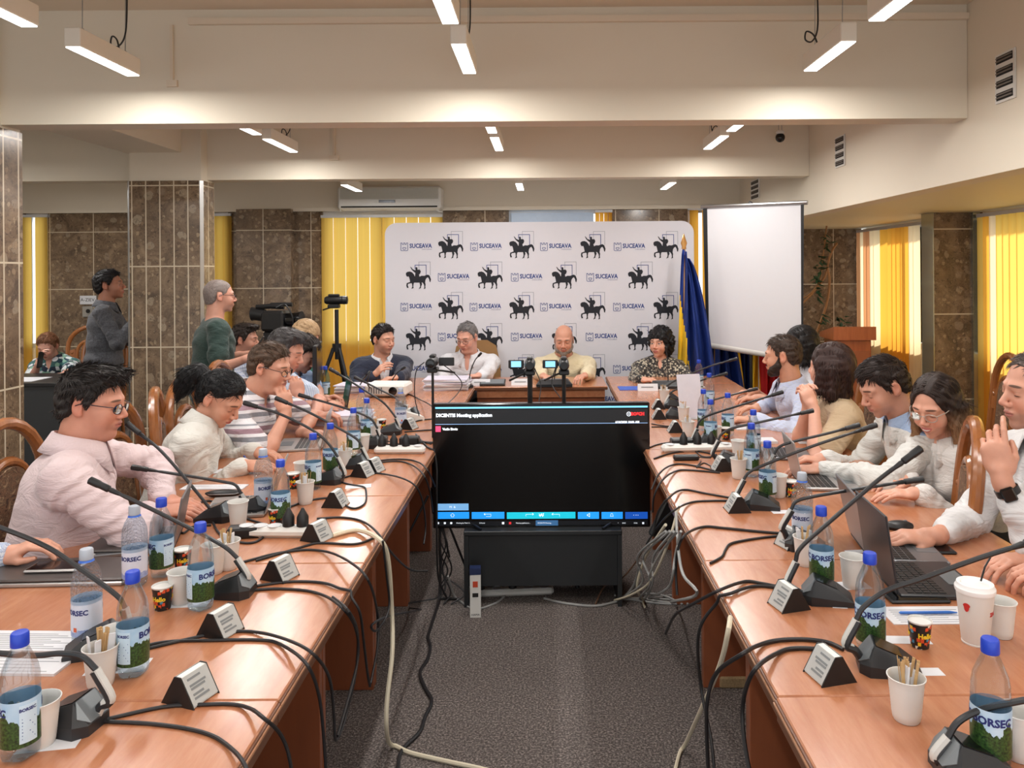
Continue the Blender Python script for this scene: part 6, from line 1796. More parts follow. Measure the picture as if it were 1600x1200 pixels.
mic((556, 730), [(572, 724), (575, 718), (566, 699)], [(556, 685), (520, 664), (480, 643), (450, 630)], 'with its arm tip before the striped polo shirt', 1, 0)
mic((581, 699), [(592, 690), (595, 685), (590, 670)], [(580, 655), (560, 645), (520, 632), (485, 622)], 'in the middle of the left row', 1, 0)
mic((610, 678), [(621, 671), (624, 666), (619, 653)], [(600, 630), (570, 610), (545, 594), (530, 585)], 'with a long arm reaching the monitor', 1, 0)
mic((640, 652), [(634, 655), (636, 650), (628, 636)], [(618, 622), (600, 612), (580, 602), (568, 596)], 'farthest in the left row', 1, 0)
mic((1515, 1205), [(1465, 1188), (1460, 1178), (1481, 1152)], [(1497, 1128), (1530, 1110), (1580, 1098), (1680, 1080)], 'at the bottom right corner of the picture', -1, 0)
mic((1385, 1046), [(1334, 1014), (1320, 1004), (1338, 968)], [(1350, 948), (1385, 923), (1440, 904), (1530, 872), (1600, 850)], 'beside the small patterned cup on the right row', -1, -14)
mic((1290, 938), [(1232, 914), (1230, 905), (1243, 877)], [(1252, 855), (1300, 812), (1370, 752), (1410, 722)], 'with the longest steep arm, before the grey laptops', -1, -14)
mic((1256, 856), [(1224, 830), (1221, 822), (1236, 796)], [(1245, 783), (1275, 775), (1340, 764), (1412, 753)], 'right of the grey-capped bottle on the right row', -1, -14)
mic((1189, 793), [(1155, 778), (1151, 771), (1162, 749)], [(1172, 737), (1200, 724), (1270, 697), (1345, 672)], 'beside the triangular card, arm tip near the swept-haired man', -1, -14)
mic((1216, 760), [(1198, 738), (1199, 730), (1209, 710)], [(1218, 698), (1240, 690), (1290, 678), (1320, 670)], 'mostly hidden behind the silver laptop', -1, 0)
mic((1141, 726), [(1115, 712), (1113, 706), (1122, 688)], [(1128, 678), (1145, 669), (1190, 659), (1250, 646)], 'before the woman in the beige top', -1, -14)
mic((1109, 697), [(1082, 692), (1081, 687), (1089, 669)], [(1094, 657), (1110, 648), (1160, 632), (1205, 618)], 'behind the white power strip of the right row', -1, -14)
mic((1056, 653), [(1068, 662), (1068, 657), (1073, 645)], [(1080, 636), (1100, 629), (1140, 618), (1168, 611)], 'near the propped-up white sheet', -1, -14)
mic((1052, 637), [(1040, 632), (1040, 628), (1046, 617)], [(1052, 611), (1070, 604), (1100, 593), (1122, 587)], 'second farthest in the right row', -1, 0)
mic((1046, 625), [(1034, 621), (1034, 617), (1040, 607)], [(1046, 600), (1065, 590), (1110, 572), (1138, 564)], 'farthest in the right row', -1, 0)

def desk_mic(px, py, tip, where, wide=0):
    b = on(px, py)
    t = thing('desk_microphone', b, 0, 'black desk microphone with a thin stem ' + where, 'microphone', 'head table microphones')
    if wide:
        vs, fs = hull([(sx * x, y, z) for sx in (-1, 1) for x, y, z in ((.14, -.06, 0), (.14, .06, 0), (.14, -.06, .02), (.11, .05, .05), (.10, -.01, .05))])
        MB().raw(vs, fs).build('base', M_unit, t)
        MB().box((-.09, -.005, .051), (.09, .045, .0525)).build('display', M_unitg, t)
    else:
        MB().lathe([(.035, 0), (.033, .02), (.012, .03), (.008, .05)], 16).build('base', M_unit, t, smooth=True)
    q = at(tip[0], tip[1], b.y) - b
    pa = smooth_path([(0, 0, .03), (q.x * .15, 0, q.z * .5), (q.x * .6, 0, q.z * .85), q], 5)
    MB().tube(pa, .0045, 7).build('stem', M_unit, t, smooth=True)
    d = (pa[-1] - pa[-2]).normalized()
    MB().tube([q - d * .01, q, q + d * .03, q + d * .034], [.005, .010, .010, .004], 10).build('microphone_head', M_black, t, smooth=True)
desk_mic(733, 606, (748, 556), 'before the grey-haired man')
desk_mic(866, 603, (872, 570), 'in front of the bald bearded man', 1)
desk_mic(1044, 606, (1041, 548), 'in front of the woman in the patterned blouse', 1)
desk_mic(610, 612, (628, 577), 'in front of the man in the navy jacket')

# ------------------------------------------------------------------ triangular name cards
M_card = plain('card_grey', (176, 178, 176), .45, var=.08); M_cardp = plain('card_print', (120, 124, 126), .6)
def make_card():
    t = thing('name_card', (0, 0, 0))
    p = [(-.052, 0), (.052, 0), (.010, .068), (-.010, .068)]
    L = .085
    M = Rx(math.pi / 2)
    MB().prism(p, L / 2 - .003, L / 2, M).build('end_plate', M_black, t)
    MB().prism(p, -L / 2, -L / 2 + .003, M).build('end_plate', M_black, t)
    MB().prism([(-.048, .002), (.048, .002), (.0085, .066), (-.0085, .066)], -L / 2 + .003, L / 2 - .003, M).build('holder', M_white, t)
    for s in (-1, 1):
        n = Vector((s * .068, 0, .042)).normalized()
        base = Vector((s * .050, 0, .002)); up = (Vector((s * .0095, 0, .067)) - base)
        mb = MB(); mb2 = MB()
        def quad(m_, y0, y1, u0, u1, off):
            vs = [base + up * u + n * o_ + Vector((0, y, 0)) for o_ in (off, off + .0006) for (y, u) in ((y0, u0), (y1, u0), (y1, u1), (y0, u1))]
            m_.raw(vs, [(0, 1, 2, 3), (4, 7, 6, 5), (0, 4, 5, 1), (1, 5, 6, 2), (2, 6, 7, 3), (3, 7, 4, 0)])
        quad(mb, -.039, .039, .04, .98, .0008)
        for u0, y1 in ((.80, .012), (.60, .022), (.5, .016), (.32, .005), (.2, .018)): quad(mb2, -.028, y1, u0, u0 + .07, .0016)
        mb.build('card', M_card, t); mb2.build('printed_lines', M_cardp, t)
    return t
cards = [(284, 1107, -20, 'nearest the camera, left row'), (334, 1000, -20, 'second from the camera, left row'), (430, 911, -22, 'third from the camera, left row'),
         (490, 849, -22, 'at the end of the white power strip'), (520, 795, -8, 'next after the power strip, inner edge of the left row'), (563, 747, -18, 'fifth along the left row, beside the looping cables'),
         (637, 672, -20, 'next to the last of the left row'), (637, 655, -20, 'farthest in the left row'), (580, 740, -18, 'behind the fourth left microphone'),
         (1307, 1073, 14, 'nearest the camera, right row'), (1240, 958, 16, 'second from the camera, right row'), (1156, 803, 3, 'third from the camera, right row'),
         (1131, 738, 3, 'fourth from the camera, right row'), (1057, 677, 0, 'fifth along the right row'), (1031, 656, 0, 'sixth along the right row'), (1030, 640, 0, 'farthest in the right row'), (1243, 860, 20, 'half hidden by the cup of stirrers, right row')]
for px, py, rz, lb in cards:
    p = on(px, py); p.y += .04
    inst('card', make_card, p, R_(rz), 'black-ended triangular name card ' + lb, 'name card', 'triangular name cards').scale = (.84, .84, .88)

# ------------------------------------------------------------------ papers, books, phones
def sheet(name, px, py, w_, d_, rz, label, cat='paper', mat=None, h=.0008, z=TZ, lines=0):
    p = on(px, py, z)
    if lines:
        t = thing(name, p, R_(rz), label, cat)
        MB().box((-w_ / 2, -d_ / 2, 0), (w_ / 2, d_ / 2, h)).build('pages', mat or M_paper, t)
        mb = MB()
        for i in range(lines):
            y = -d_ * .4 + d_ * .8 * i / lines
            mb.box((-w_ * .4, y, h), (w_ * (.4 - .3 * ((i * 7) % 3) / 3), y + d_ * .02, h + .0003))
        mb.build('printed_lines', M_cardp, t)
        return t
    o = MB().box((-w_ / 2, -d_ / 2, 0), (w_ / 2, d_ / 2, h)).build(name, mat or M_paper, None, loc=p)
    o.rotation_euler = (0, 0, R_(rz)); return tag(o, label, cat)
for px, py, w_, d_, rz, lb in ((80, 1160, .14, .10, 10, 'small white napkin under the bottle in the lower left corner'), (185, 1042, .17, .11, 8, 'small white napkin under the cup of stirrers, left row'),
        (290, 942, .17, .11, 5, 'small white napkin under the patterned cup, left row'), (600, 0, 0, 0, 0, ''), (1440, 1050, .12, .06, 0, 'small white card behind the right-hand cup of stirrers'),
        (1311, 947, .05, .05, -8, 'tiny white card beside the third right microphone'), (1330, 915, .13, .1, 6, 'white napkin under the cup beside the black laptop'), (1410, 1000, .17, .07, -3, 'white napkin under the right-hand patterned cup'),
        (1220, 800, .09, .07, 4, 'white slip beside the right-hand triangular card'), (1340, 862, .1, .05, 6, 'white slip in front of the grey laptop'), (375, 835, .1, .1, 30, 'white note under the cable tangle'), (560, 760, .14, .1, 12, 'white napkin beside the fourth left microphone')):
    if w_: sheet('napkin', px, py, w_ * .75, d_ * .55, rz, lb, 'paper')
sheet('document', 40, 1003, .30, .10, -2, 'printed pages lying in the left foreground with a crumpled corner', lines=9, h=.004)
sheet('notepad', 25, 1040, .24, .09, -2, 'white notepad in front of the printed pages at the left edge', lines=5, h=.006)
sheet('document', 1450, 962, .22, .10, 0, 'printed sheet under the blue pen on the right row', lines=7, h=.002)
sheet('document', 335, 762, .26, .07, 0, 'printed sheets between the pink-shirted man and the woman in white', lines=4, h=.004)
sheet('document', 375, 737, .22, .08, -3, 'paper the woman in white is writing on', lines=3, h=.003)
sheet('document', 1290, 690, .3, .10, 0, 'white sheets in front of the woman in beige', h=.002, lines=2)
sheet('document', 1180, 668, .25, .12, 5, 'open white booklet in front of the bearded man', h=.006, lines=3)
sheet('document', 1070, 604, .3, .12, 0, 'white sheet beside the patterned-blouse woman', h=.002, lines=2)
sheet('notebook', 1190, 690, .14, .1, 0, 'black notebook with white pages between the laptops', mat=M_paper, h=.012, lines=1)
def stack(px, py, w_, d_, n, label, seed):
    rr = random.Random(seed); p = on(px, py)
    t = thing('paper_stack', p, 0, label, 'papers')
    for i in range(n):
        M = Tr(rr.uniform(-.01, .01), rr.uniform(-.01, .01), i * .0085) @ Rz(R_(rr.uniform(-7, 7)))
        mb = MB().box((-w_ / 2, -d_ / 2, 0), (w_ / 2, d_ / 2, .0078), M)
        mb.build('sheaf', M_paper if i % 3 else plain('lilac_paper', (206, 200, 214), .7), t)
stack(700, 607, .33, .24, 10, 'thick stack of papers before the grey-haired man', 1)
stack(555, 612, .26, .2, 7, 'stack of papers before the man in the navy jacket', 2)
stack(540, 660, .3, .22, 7, 'thick stack of papers in the middle of the left row', 3)
def standing_card(px, py, label):
    p = on(px, py)
    t = thing('name_plate', p, 0, label, 'name plate')
    vs, fs = hull([(sx * .075, y, z) for sx in (-1, 1) for y, z in ((-.025, 0), (.025, 0), (0, .05))])
    MB().raw(vs, fs).build('folded_card', M_paper, t)
    MB().box((-.05, -.001, 0), (.04, 0, .006), Tr(0, -.0145, .024) @ Rx(R_(-27))).build('printed_line', M_cardp, t)
standing_card(751, 602, 'white folded name plate in front of the grey-haired man')
standing_card(814, 601.5, 'white folded name plate in front of the bald man')
standing_card(1012, 610, 'white folded name plate in front of the patterned-blouse woman')
o = MB().box((-.09, -.09, 0), (.09, .09, .004)).build('blue_folder', plain('blue_folder', (60, 96, 190), .5), loc=on(985, 607)); tag(o, 'blue folder on the head table by the patterned-blouse woman', 'folder')
p = on(770, 601.5)
t = thing('tablet', p, 0, 'black tablet lying in front of the grey-haired man', 'tablet'); MB().box((-.1, -.06, 0), (.1, .06, .02), Rx(R_(12)) @ Tr(0, 0, .01), .004).build('case', M_black, t); MB().box((-.09, -.05, .0205), (.09, .05, .021), Rx(R_(12)) @ Tr(0, 0, .01)).build('screen', M_unitg, t)

def phone(px, py, rz, label, mat=None, z=TZ, L=.15, W=.075):
    p = on(px, py, z); t = thing('phone', p, R_(rz), label, 'phone')
    MB().box((-L / 2, -W / 2, 0), (L / 2, W / 2, .009), bev=.004).build('case', mat or M_black, t, smooth=True)
    MB().box((-L / 2 + .006, -W / 2 + .005, .0092), (L / 2 - .006, W / 2 - .005, .0096)).build('screen', M_blackg, t)
phone(1450, 860, -3, 'black phone lying right of the grey laptop')
phone(1430, 935, 0, 'black-edged phone under the front of the black laptop', L=.16)
M_lapd = plain('laptop_dark', (84, 78, 76), .35, .4); M_lapg = plain('laptop_grey', (126, 128, 132), .32, .6); M_laps = plain('laptop_silver', (176, 172, 170), .3, .6); M_lapb = plain('laptop_black', (46, 48, 52), .3)
def laptop(px, py, rz, lid, label, mat, w_=.32, d_=.22, scr=None, hz=.20):
    p = on(px, py); t = thing('laptop', p, R_(rz), label, 'laptop', 'laptops')
    MB().box((-w_ / 2, -d_, 0.001), (w_ / 2, 0, .014), bev=.003).build('base', mat, t)
    kb = MB()
    for r in range(5):
        for c in range(14):
            x = -w_ * .45 + w_ * .9 * c / 14; y = -.025 - r * .021
            kb.box((x, y - .017, .0142), (x + w_ * .9 / 14 - .003, y, .0158))
    kb.build('keyboard', M_black, t)
    MB().box((-.05, -d_ + .01, .0142), (.05, -d_ + .07, .0148)).build('touchpad', M_unitg, t)
    M = Tr(0, .002, .012) @ Rx(R_(90 - lid))
    MB().box((-w_ / 2, 0, 0), (w_ / 2, .006, hz), M, .003).build('lid', mat, t)
    MB().box((-w_ / 2 + .008, -.0008, .012), (w_ / 2 - .008, -.0002, hz - .008), M).build('display', scr or M_blackg, t)
    MB().tube([(-w_ * .4, .004, .012), (w_ * .4, .004, .012)], .006, 8).build('hinge', M_black, t)
    return t
laptop(1347, 857, 82, 103, 'grey open laptop seen from behind its lid, right row', M_lapg, w_=.26, hz=.20, scr=M_lapg)
laptop(1380, 908, 86, 98, 'black open laptop nearest the camera on the right row', M_lapb, w_=.25, hz=.215, d_=.23)
laptop(1248, 754, 84, 102, 'silver open laptop in front of the man in white and blue', M_laps, w_=.25, hz=.185)
laptop(1190, 710, 80, 106, 'small grey laptop standing between the bottles, right row', M_lapg, w_=.22, hz=.165)
laptop(276, 843, -72, 100, 'open laptop in front of the pink-shirted man, seen edge-on', M_lapg, w_=.24, hz=.16)
laptop(420, 792, -78, 108, 'slim silver laptop standing open beside the grey-capped bottle', M_laps, w_=.26, hz=.17)
laptop(505, 695, -80, 100, 'silver laptop used by the man in the striped polo', M_laps, w_=.28, hz=.17)
laptop(537, 640, -70, 100, 'dark laptop open at the far left beside the tripod', M_lapd, w_=.3, hz=.2)
for px, py, w_, d_, z, nm, lb in ((70, 917, .44, .17, TZ, 'closed_laptop', 'closed dark laptop at the left edge with a phone on it'), (175, 870, .20, .13, TZ, 'closed_laptop', 'closed grey laptop beside the grey-capped bottle')):
    p = on(px, py); t = thing(nm, p, R_(2), lb, 'laptop')
    MB().box((-w_ / 2, -.005, 0), (w_ / 2, d_, .012), bev=.003).build('base', M_laps, t)
    MB().box((-w_ / 2, -.003, .0125), (w_ / 2, d_, .022), bev=.004).build('lid', M_lapd, t)
phone(88, 888, 3, 'silver-edged phone lying on the closed laptop at the left edge', M_laps, TZ + .023)
o = MB().tube([(-.075, 0, .004), (-.07, 0, .004), (.055, 0, .004), (.075, 0, .003)], [.001, .0038, .0038, .0015], 8).build('pen', plain('pen_blue', (50, 110, 196), .35), loc=on(1450, 961) + Vector((0, 0, .003)), smooth=True); tag(o, 'blue pen lying on the printed sheet, right row', 'pen')
# propped-up white sheet on the right row
p = on(1082, 655); t = thing('document_stand', p, R_(12), 'white sheet propped up like a screen in the right row', 'stand')
M = Rx(R_(-14))
MB().box((-.075, 0, .006), (.075, .004, .27), M, .001).build('white_sheet', plain('white_sheet', (214, 212, 222), .5), t)
MB().box((-.08, -.02, 0), (.08, .05, .006)).build('base', M_alu, t)
# wireless mice
for px, py, m_, lb in ((1296, 738, plain('mouse_purple', (70, 60, 120), .35), 'dark purple mouse near the hands of the man in white and blue'), (1405, 826, M_black, 'black mouse under the hand resting on the right row')):
    t = thing('computer_mouse', on(px, py), 0, lb, 'mouse'); MB().ball((0, 0, .010), (.05, .03, .018)).build('shell', m_, t, smooth=True); MB().ball((.02, 0, .026), (.008, .003, .004)).build('wheel', M_unitg, t, smooth=True)
# power strips and adapters
strip_socket(on(440, 838), R_(-2), 6, .30, 'white power strip in front of the blue-capped bottle, left row', plugs=(3, 4))
strip_socket(on(625, 708), R_(0), 4, .25, 'white power strip with black adapters, far left row', plugs=(0, 1, 2))
strip_socket(on(1090, 705), R_(3), 5, .36, 'white power strip lying across the right row', plugs=(1, 2, 3))
for px, py, a, b, h, rz, lb in ((385, 838, .12, .06, .035, 10, 'black power adapter in the cable tangle before the pink-shirted man'), (590, 697, .1, .06, .05, 0, 'first black adapter beside the far power strip'), (640, 697, .1, .06, .05, 0, 'second black adapter beside the far power strip'),
        (1065, 700, .11, .06, .05, 5, 'black adapter plugged beside the right-hand power strip'), (1072, 719, .12, .035, .025, 3, 'thin black adapter lying before the right-hand power strip'), (1040, 840, .1, .05, .16, 0, '')):
    if lb:
        t = thing('power_adapter', on(px, py), R_(rz), lb, 'adapter')
        MB().box((-a / 2, -b / 2, 0), (a / 2, b / 2, h), bev=.006).build('brick', M_black, t)
        MB().tube([(a / 2 - .002, 0, h * .5), (a / 2 + .03, 0, h * .4), (a / 2 + .06, .01, .006)], .003, 6).build('lead', M_black, t)
p = on(350, 776); t = thing('glasses_case', p, R_(5), 'black soft case lying behind the white cup, left row', 'case'); MB().ball((0, 0, .014), (.075, .025, .015)).build('shell', M_black, t, smooth=True)
MB().tube([(-.07, 0, .016), (-.05, -.024, .016), (.05, -.024, .016), (.07, 0, .016)], .001, 5).build('zip', M_metal, t)
# folded spectacles near the pink-shirted man
p = on(178, 828); t = thing('spectacles', p, R_(20), 'dark folded spectacles on the table by the pink-shirted man', 'glasses')
for s in (-1, 1):
    MB().tube([(s * .03 + .022 * math.cos(a), 0, .018 + .014 * math.sin(a)) for a in [i * .524 for i in range(13)]], .0018, 6).build('lens_rim', M_black, t)
    MB().tube([(s * .052, 0, .02), (s * .05, .03, .006), (-s * .02, .04, .005)], .0018, 6).build('temple', M_black, t)

# projector at the head end
p = on(608, 618); t = thing('projector', p, R_(-4), 'white projector with cables at the far end of the left row', 'projector')
MB().box((-.15, -.11, .01), (.15, .11, .095), bev=.015).build('casing', M_white, t)
MB().lathe([(.028, 0), (.03, .012), (.02, .014)], 18, Tr(.06, -.11, .05) @ Rx(math.pi / 2)).build('lens', M_blackg, t, smooth=True)
mb = MB()
for i in range(6): mb.box((-.12 + i * .018, -.1115, .03), (-.11 + i * .018, -.1102, .075))
mb.build('vent_slots', M_unitg, t)
t = thing('telephone', on(640, 655), R_(25), 'white desk telephone at the far left, tilted beside the cups', 'telephone')
vs, fs = hull([(x, y, z) for y in (-.08, .08) for x, z in ((-.07, 0), (.07, 0), (.07, .02), (-.07, .07))])
MB().raw(vs, fs).build('body', M_white, t)
MB().tube([(-.05, -.08, .085), (-.05, 0, .092), (-.05, .08, .085)], [.016, .011, .016], 10).build('handset', M_black, t, smooth=True)
# black monitor by the far left
p = on(497, 634); t = thing('monitor', p, R_(101), 'thin black monitor seen from its edge beside the blonde person', 'monitor')
MB().box((-.20, -.012, .10), (.20, .014, .42), bev=.004).build('panel', M_black, t)
MB().box((-.19, -.0135, .11), (.19, -.0122, .41)).build('screen', M_blackg, t)
MB().box((-.02, .014, .01), (.02, .03, .25)).build('neck', M_black, t); MB().box((-.1, -.06, 0), (.1, .1, .01), bev=.003).build('foot', M_black, t)

# ------------------------------------------------------------------ camcorders and tripods
def camcorder(px, py, D, rz, label, lcd_on, s=1.0, lens_front=True):
    t = thing('camcorder', at(px, py, D), R_(rz), label, 'camcorder'); t.scale = (s, s, s)
    MB().tube([(0, -.055, 0), (0, -.05, 0), (0, .06, 0), (0, .075, 0)], [.026, .030, .030, .022], 18).build('body', M_black, t, smooth=True)
    MB().tube([(0, -.057, 0), (0, -.085, 0)], [.031, .029], 20).build('lens_barrel', M_black, t, smooth=True)
    MB().lathe([(.022, 0), (.020, .003), (.010, .004), (.001, .0045)], 18, Tr(0, -.0855, 0) @ Rx(math.pi / 2)).build('lens', M_blackg, t, smooth=True)
    MB().box((-.016, -.03, .026), (.016, .05, .044), bev=.006).build('top_handle', M_black, t)
    x0 = .034
    MB().box((x0, .004, -.022), (x0 + .088, .014, .026), bev=.004).build('lcd_panel', M_black, t)
    if lcd_on: MB().box((x0 + .016, .0142, -.014), (x0 + .072, .0152, .019)).build('lcd_screen', plain('screen_lcd', (130, 205, 240), .4, emit=.9, var=.3, sc=60), t)
    MB().box((-.03, -.03, -.058), (.03, .05, -.030), bev=.006).build('mount_head', M_black, t)
    MB().tube([(.0, .0, -.045), (.05, .05, -.055), (.11, .12, -.075)], .006, 7).build('pan_handle', M_black, t, smooth=True)
    return t
def tripod(px, pyh, D, label, spread=.32, r=.013, py0=None, leg_z=.6):
    h = at(px, pyh, D); t = thing('tripod', (h.x, D, 0), 0, label, 'tripod')
    MB().tube([(0, 0, leg_z - .1), (0, 0, h.z + .025)], r, 8).build('centre_column', M_black, t, smooth=True)
    MB().tube([(0, 0, leg_z - .03), (0, 0, leg_z + .04)], r * 2.2, 10).build('collar', M_black, t, smooth=True)
    for a in (80, 205, 325):
        c_, s_ = math.cos(R_(a)), math.sin(R_(a))
        MB().tube([(c_ * .03, s_ * .03, leg_z), (c_ * spread, s_ * spread, .012)], [r, r * .8], 8).build('leg', M_black, t, smooth=True)
    return t
camcorder(676, 566, 4.15, 0, 'black camcorder facing the camera on the left, above the television', False, .95)
camcorder(828, 569, 4.15, 180, 'black camcorder with a lit flip-out screen, in the middle', True, .95)
camcorder(881, 569, 4.2, 180, 'black camcorder with a lit flip-out screen, in front of the bald man', True, .95)
tripod(676, 586, 4.15, 'slim black stand under the left camcorder behind the television', .28, .007, leg_z=.45)
tripod(828, 588, 4.15, 'thick black tripod under the middle camcorder', .30, .014, leg_z=.5)
tripod(881, 588, 4.2, 'black tripod under the right camcorder', .16, .011, leg_z=.5)
camcorder(524, 469, 6.9, 90, 'small camcorder on a tall tripod left of the printed backdrop', False, 1.25)
tripod(526, 488, 6.9, 'tall black tripod in front of the wide yellow blinds', .38, .018, leg_z=.98)
# large news camera
p = at(425, 500, 6.75); t = thing('news_camera', p, R_(-8), 'large black shoulder news camera filmed with by the man in green', 'camera')
t.scale = (1.15, 1.15, 1.35)
MB().box((-.06, -.07, -.07), (.12, .07, .06), bev=.015).build('body', M_black, t)
MB().tube([(-.06, 0, .03), (-.14, 0, .04), (-.16, 0, .04)], [.04, .042, .046], 16).build('viewfinder', M_black, t, smooth=True)
MB().tube([(-.12, -.01, .085), (0, -.01, .09), (.1, 0, .085)], .016, 8).build('carry_handle', M_black, t, smooth=True)
MB().tube([(.12, 0, 0), (.2, 0, .0), (.24, 0, 0)], [.045, .05, .058], 18).build('lens', M_blackg, t, smooth=True)
MB().box((.10, -.05, -.13), (.17, .05, -.06), bev=.01).build('battery', M_black, t)
MB().box((.12, -.052, -.10), (.15, -.0505, -.07)).build('orange_tally', plain('orange_tag', (230, 120, 30), .5, emit=.3), t)
MB().tube([(-.02, .02, .1), (.15, .03, .1)], .013, 8).build('microphone', M_black, t, smooth=True)
MB().tube(smooth_path([(.05, -.03, .08), (.14, -.06, .10), (.2, -.06, .0), (.15, -.05, -.12), (.05, -.04, -.1)]), .005, 6).build('cable', M_black, t, smooth=True)
MB().box((-.05, -.05, -.20), (.07, .05, -.072), bev=.01).build('mount_head', M_black, t)
tripod(425, 548, 6.75, 'black tripod carrying the large news camera', .35, .018, leg_z=.9)

# ------------------------------------------------------------------ cables
M_cab = plain('cable_black', (30, 28, 30), .5); M_cabw = plain('cable_cream', (214, 204, 180), .5); M_cabg = plain('cable_grey', (150, 150, 148), .5)
def cable(label, pts, r=.0038, mat=None, name='cable', group='loose cables', n=8):
    """pts: (px,py) on the table top, (px,py,'f') on the floor, (px,py,depth) in the air"""
    P = []
    for q in pts:
        if len(q) == 2: p = on(q[0], q[1]) + Vector((0, 0, r))
        elif q[2] == 'f': p = on(q[0], q[1], r)
        else:
            p = at(q[0], q[1], q[2])
            if .8 < p.y < 3.7:
                s_ = 1 if p.x < 0 else -1; xi = -.565 if p.x < 0 else .475
                if -.02 < (xi - p.x) * s_ < .3 and p.z < TZ + .03:
                    A = atx(q[0], q[1], xi + s_ * .04)
                    p = A if 0 < A.z < TZ - .02 else on(q[0], q[1], TZ + .03)
        P.append(p)
    Q = smooth_path(P, n)
    for p in Q:
        if .8 < p.y < 6.0:
            xi = -.553 if p.x < 0 else .463 + .004 * (p.y - .86) / .75
            s_ = 1 if p.x < 0 else -1; over = (xi - p.x) * s_          # > 0: over the table top
            if .70 < p.z < TZ + r and 0 < over < .9:
                if over < .035 and p.z < TZ: p.x = xi + s_ * r
                else: p.z = TZ + r
            elif p.z <= .70 and 0 < over < .12: p.x = xi + s_ * r
        p.z = max(p.z, r)
    q_ = [Q[0]]
    for u_, v_ in zip(Q, Q[1:]):
        for (m_, o_) in ((u_, v_), (v_, u_)):
            if .8 < m_.y < 6.0 and m_.z >= TZ and o_.z < TZ and abs(m_.x) < 1.4:
                xi = (-.553 if m_.x < 0 else .463 + .004 * (m_.y - .86) / .75); s_ = 1 if m_.x < 0 else -1
                if (xi - m_.x) * s_ > 0: q_.append(Vector((xi + s_ * r * .5, (m_.y + o_.y) / 2, TZ + r * .8)))
        q_.append(v_)
    Q = q_
    for it in range(3):
        Q = [Q[0]] + [Q[i] * .5 + (Q[i - 1] + Q[i + 1]) * .25 for i in range(1, len(Q) - 1)] + [Q[-1]]
        for p in Q:
            if .8 < p.y < 6.0 and TZ - .05 < p.z < TZ + r:
                xi = (-.56 if p.x < 0 else .47 + .004 * (p.y - .86) / .75); s_ = 1 if p.x < 0 else -1
                if 0 < (xi - p.x) * s_ < .9: p.z = TZ + r
                elif -.006 < (xi - p.x) * s_ <= 0: p.x = xi + s_ * (.006 + r * .5)
    b = P[0].copy()
    o = MB().tube([p - b for p in Q], r, 7).build(name, mat or M_cab, loc=b, smooth=True)
    return tag(o, label, 'cable', group)
L = 'black cable '
# left row: from each unit over the inner edge
cable(L + 'from the nearest left microphone, curling over the table corner', [(162, 1130), (240, 1134), (310, 1145), (352, 1165), (385, 1200, 1.36), (395, 1270, 1.36)])
cable(L + 'passing the nearest name card, left row', [(165, 1127), (250, 1108), (310, 1104), (380, 1106), (412, 1122, 1.55), (440, 1150, 1.55), (455, 1200, 1.56), (460, 1290, 1.58)])
cable(L + 'from the second left microphone falling beside the aisle', [(200, 1018), (260, 1005), (330, 1003), (400, 1002), (440, 1010), (478, 1036, 1.83), (497, 1080, 1.86), (505, 1140, 1.9), (512, 1250, 1.95)])
cable(L + 'in a loop under the second left name card', [(205, 1022), (280, 1004), (340, 992), (400, 990), (450, 1000, 1.93), (490, 1022, 1.95), (515, 1060, 1.98), (522, 1120, 2.0), (525, 1158, 2.02), (540, 1120, 2.05), (556, 1050, 2.1), (559, 990, 2.15), (545, 955, 2.17), (520, 935)])
cable(L + 'from the third left microphone dropping in a tall loop', [(395, 924), (440, 922), (500, 930), (535, 950, 2.23), (555, 980, 2.26), (560, 1020, 2.3), (550, 1070, 2.32), (527, 1150, 2.3)])
cable(L + 'from the third left microphone along the third name card', [(398, 918), (450, 911), (500, 912), (530, 922), (560, 950, 2.4), (568, 1000, 2.42), (574, 1050, 2.44), (578, 1072, 2.44)])
cable(L + 'crossing the edge beside the third name card', [(380, 880), (440, 865), (500, 862), (540, 874, 2.58), (575, 905, 2.6), (590, 960, 2.65), (590, 1010, 2.7), (579, 1068, 2.7)])
cable(L + 'from the cable tangle past the fourth name card', [(400, 878), (470, 857), (500, 850), (555, 852), (585, 842)])
cable(L + 'behind the fourth name card hanging into the aisle', [(495, 812), (535, 810), (570, 818), (592, 835, 2.8), (610, 862, 2.82), (640, 890, 2.9), (668, 892, 3.0)])
cable(L + 'looped round the fifth name card', [(450, 795), (480, 784), (520, 780), (550, 796), (570, 788), (572, 770), (568, 762), (545, 758), (525, 752)])
cable(L + 'from the fourth left microphone in a high arc over the edge', [(530, 750), (560, 742), (600, 742), (640, 752, 3.4), (658, 775, 3.42), (665, 820, 3.45), (662, 850, 3.5)])
cable(L + 'from the fifth left microphone over the edge', [(572, 728), (610, 722), (640, 726), (662, 742, 3.6), (672, 770, 3.6), (676, 800, 3.6)])
cable(L + 'from the fifth left microphone, upper arc', [(572, 725), (610, 719), (650, 722), (668, 735, 3.65), (680, 760, 3.7)])
cable(L + 'running straight to the aisle at the sixth left microphone', [(600, 696), (640, 694), (676, 692)])
cable(L + 'running to the aisle past the seventh name card', [(632, 676), (655, 674), (684, 672)])
cable(L + 'running to the aisle past the farthest left name card', [(640, 662), (660, 657), (686, 655)])
cable(L + 'from the projector to the television', [(620, 612), (655, 625), (680, 640, 4.2), (690, 680, 4.1), (688, 760, 4.05)])
cable(L + 'thick bundle hanging left of the television', [(640, 690), (668, 705, 4.0), (676, 760, 3.95), (680, 840, 3.9), (676, 900, 3.9), (672, 940, 'f')], .006)
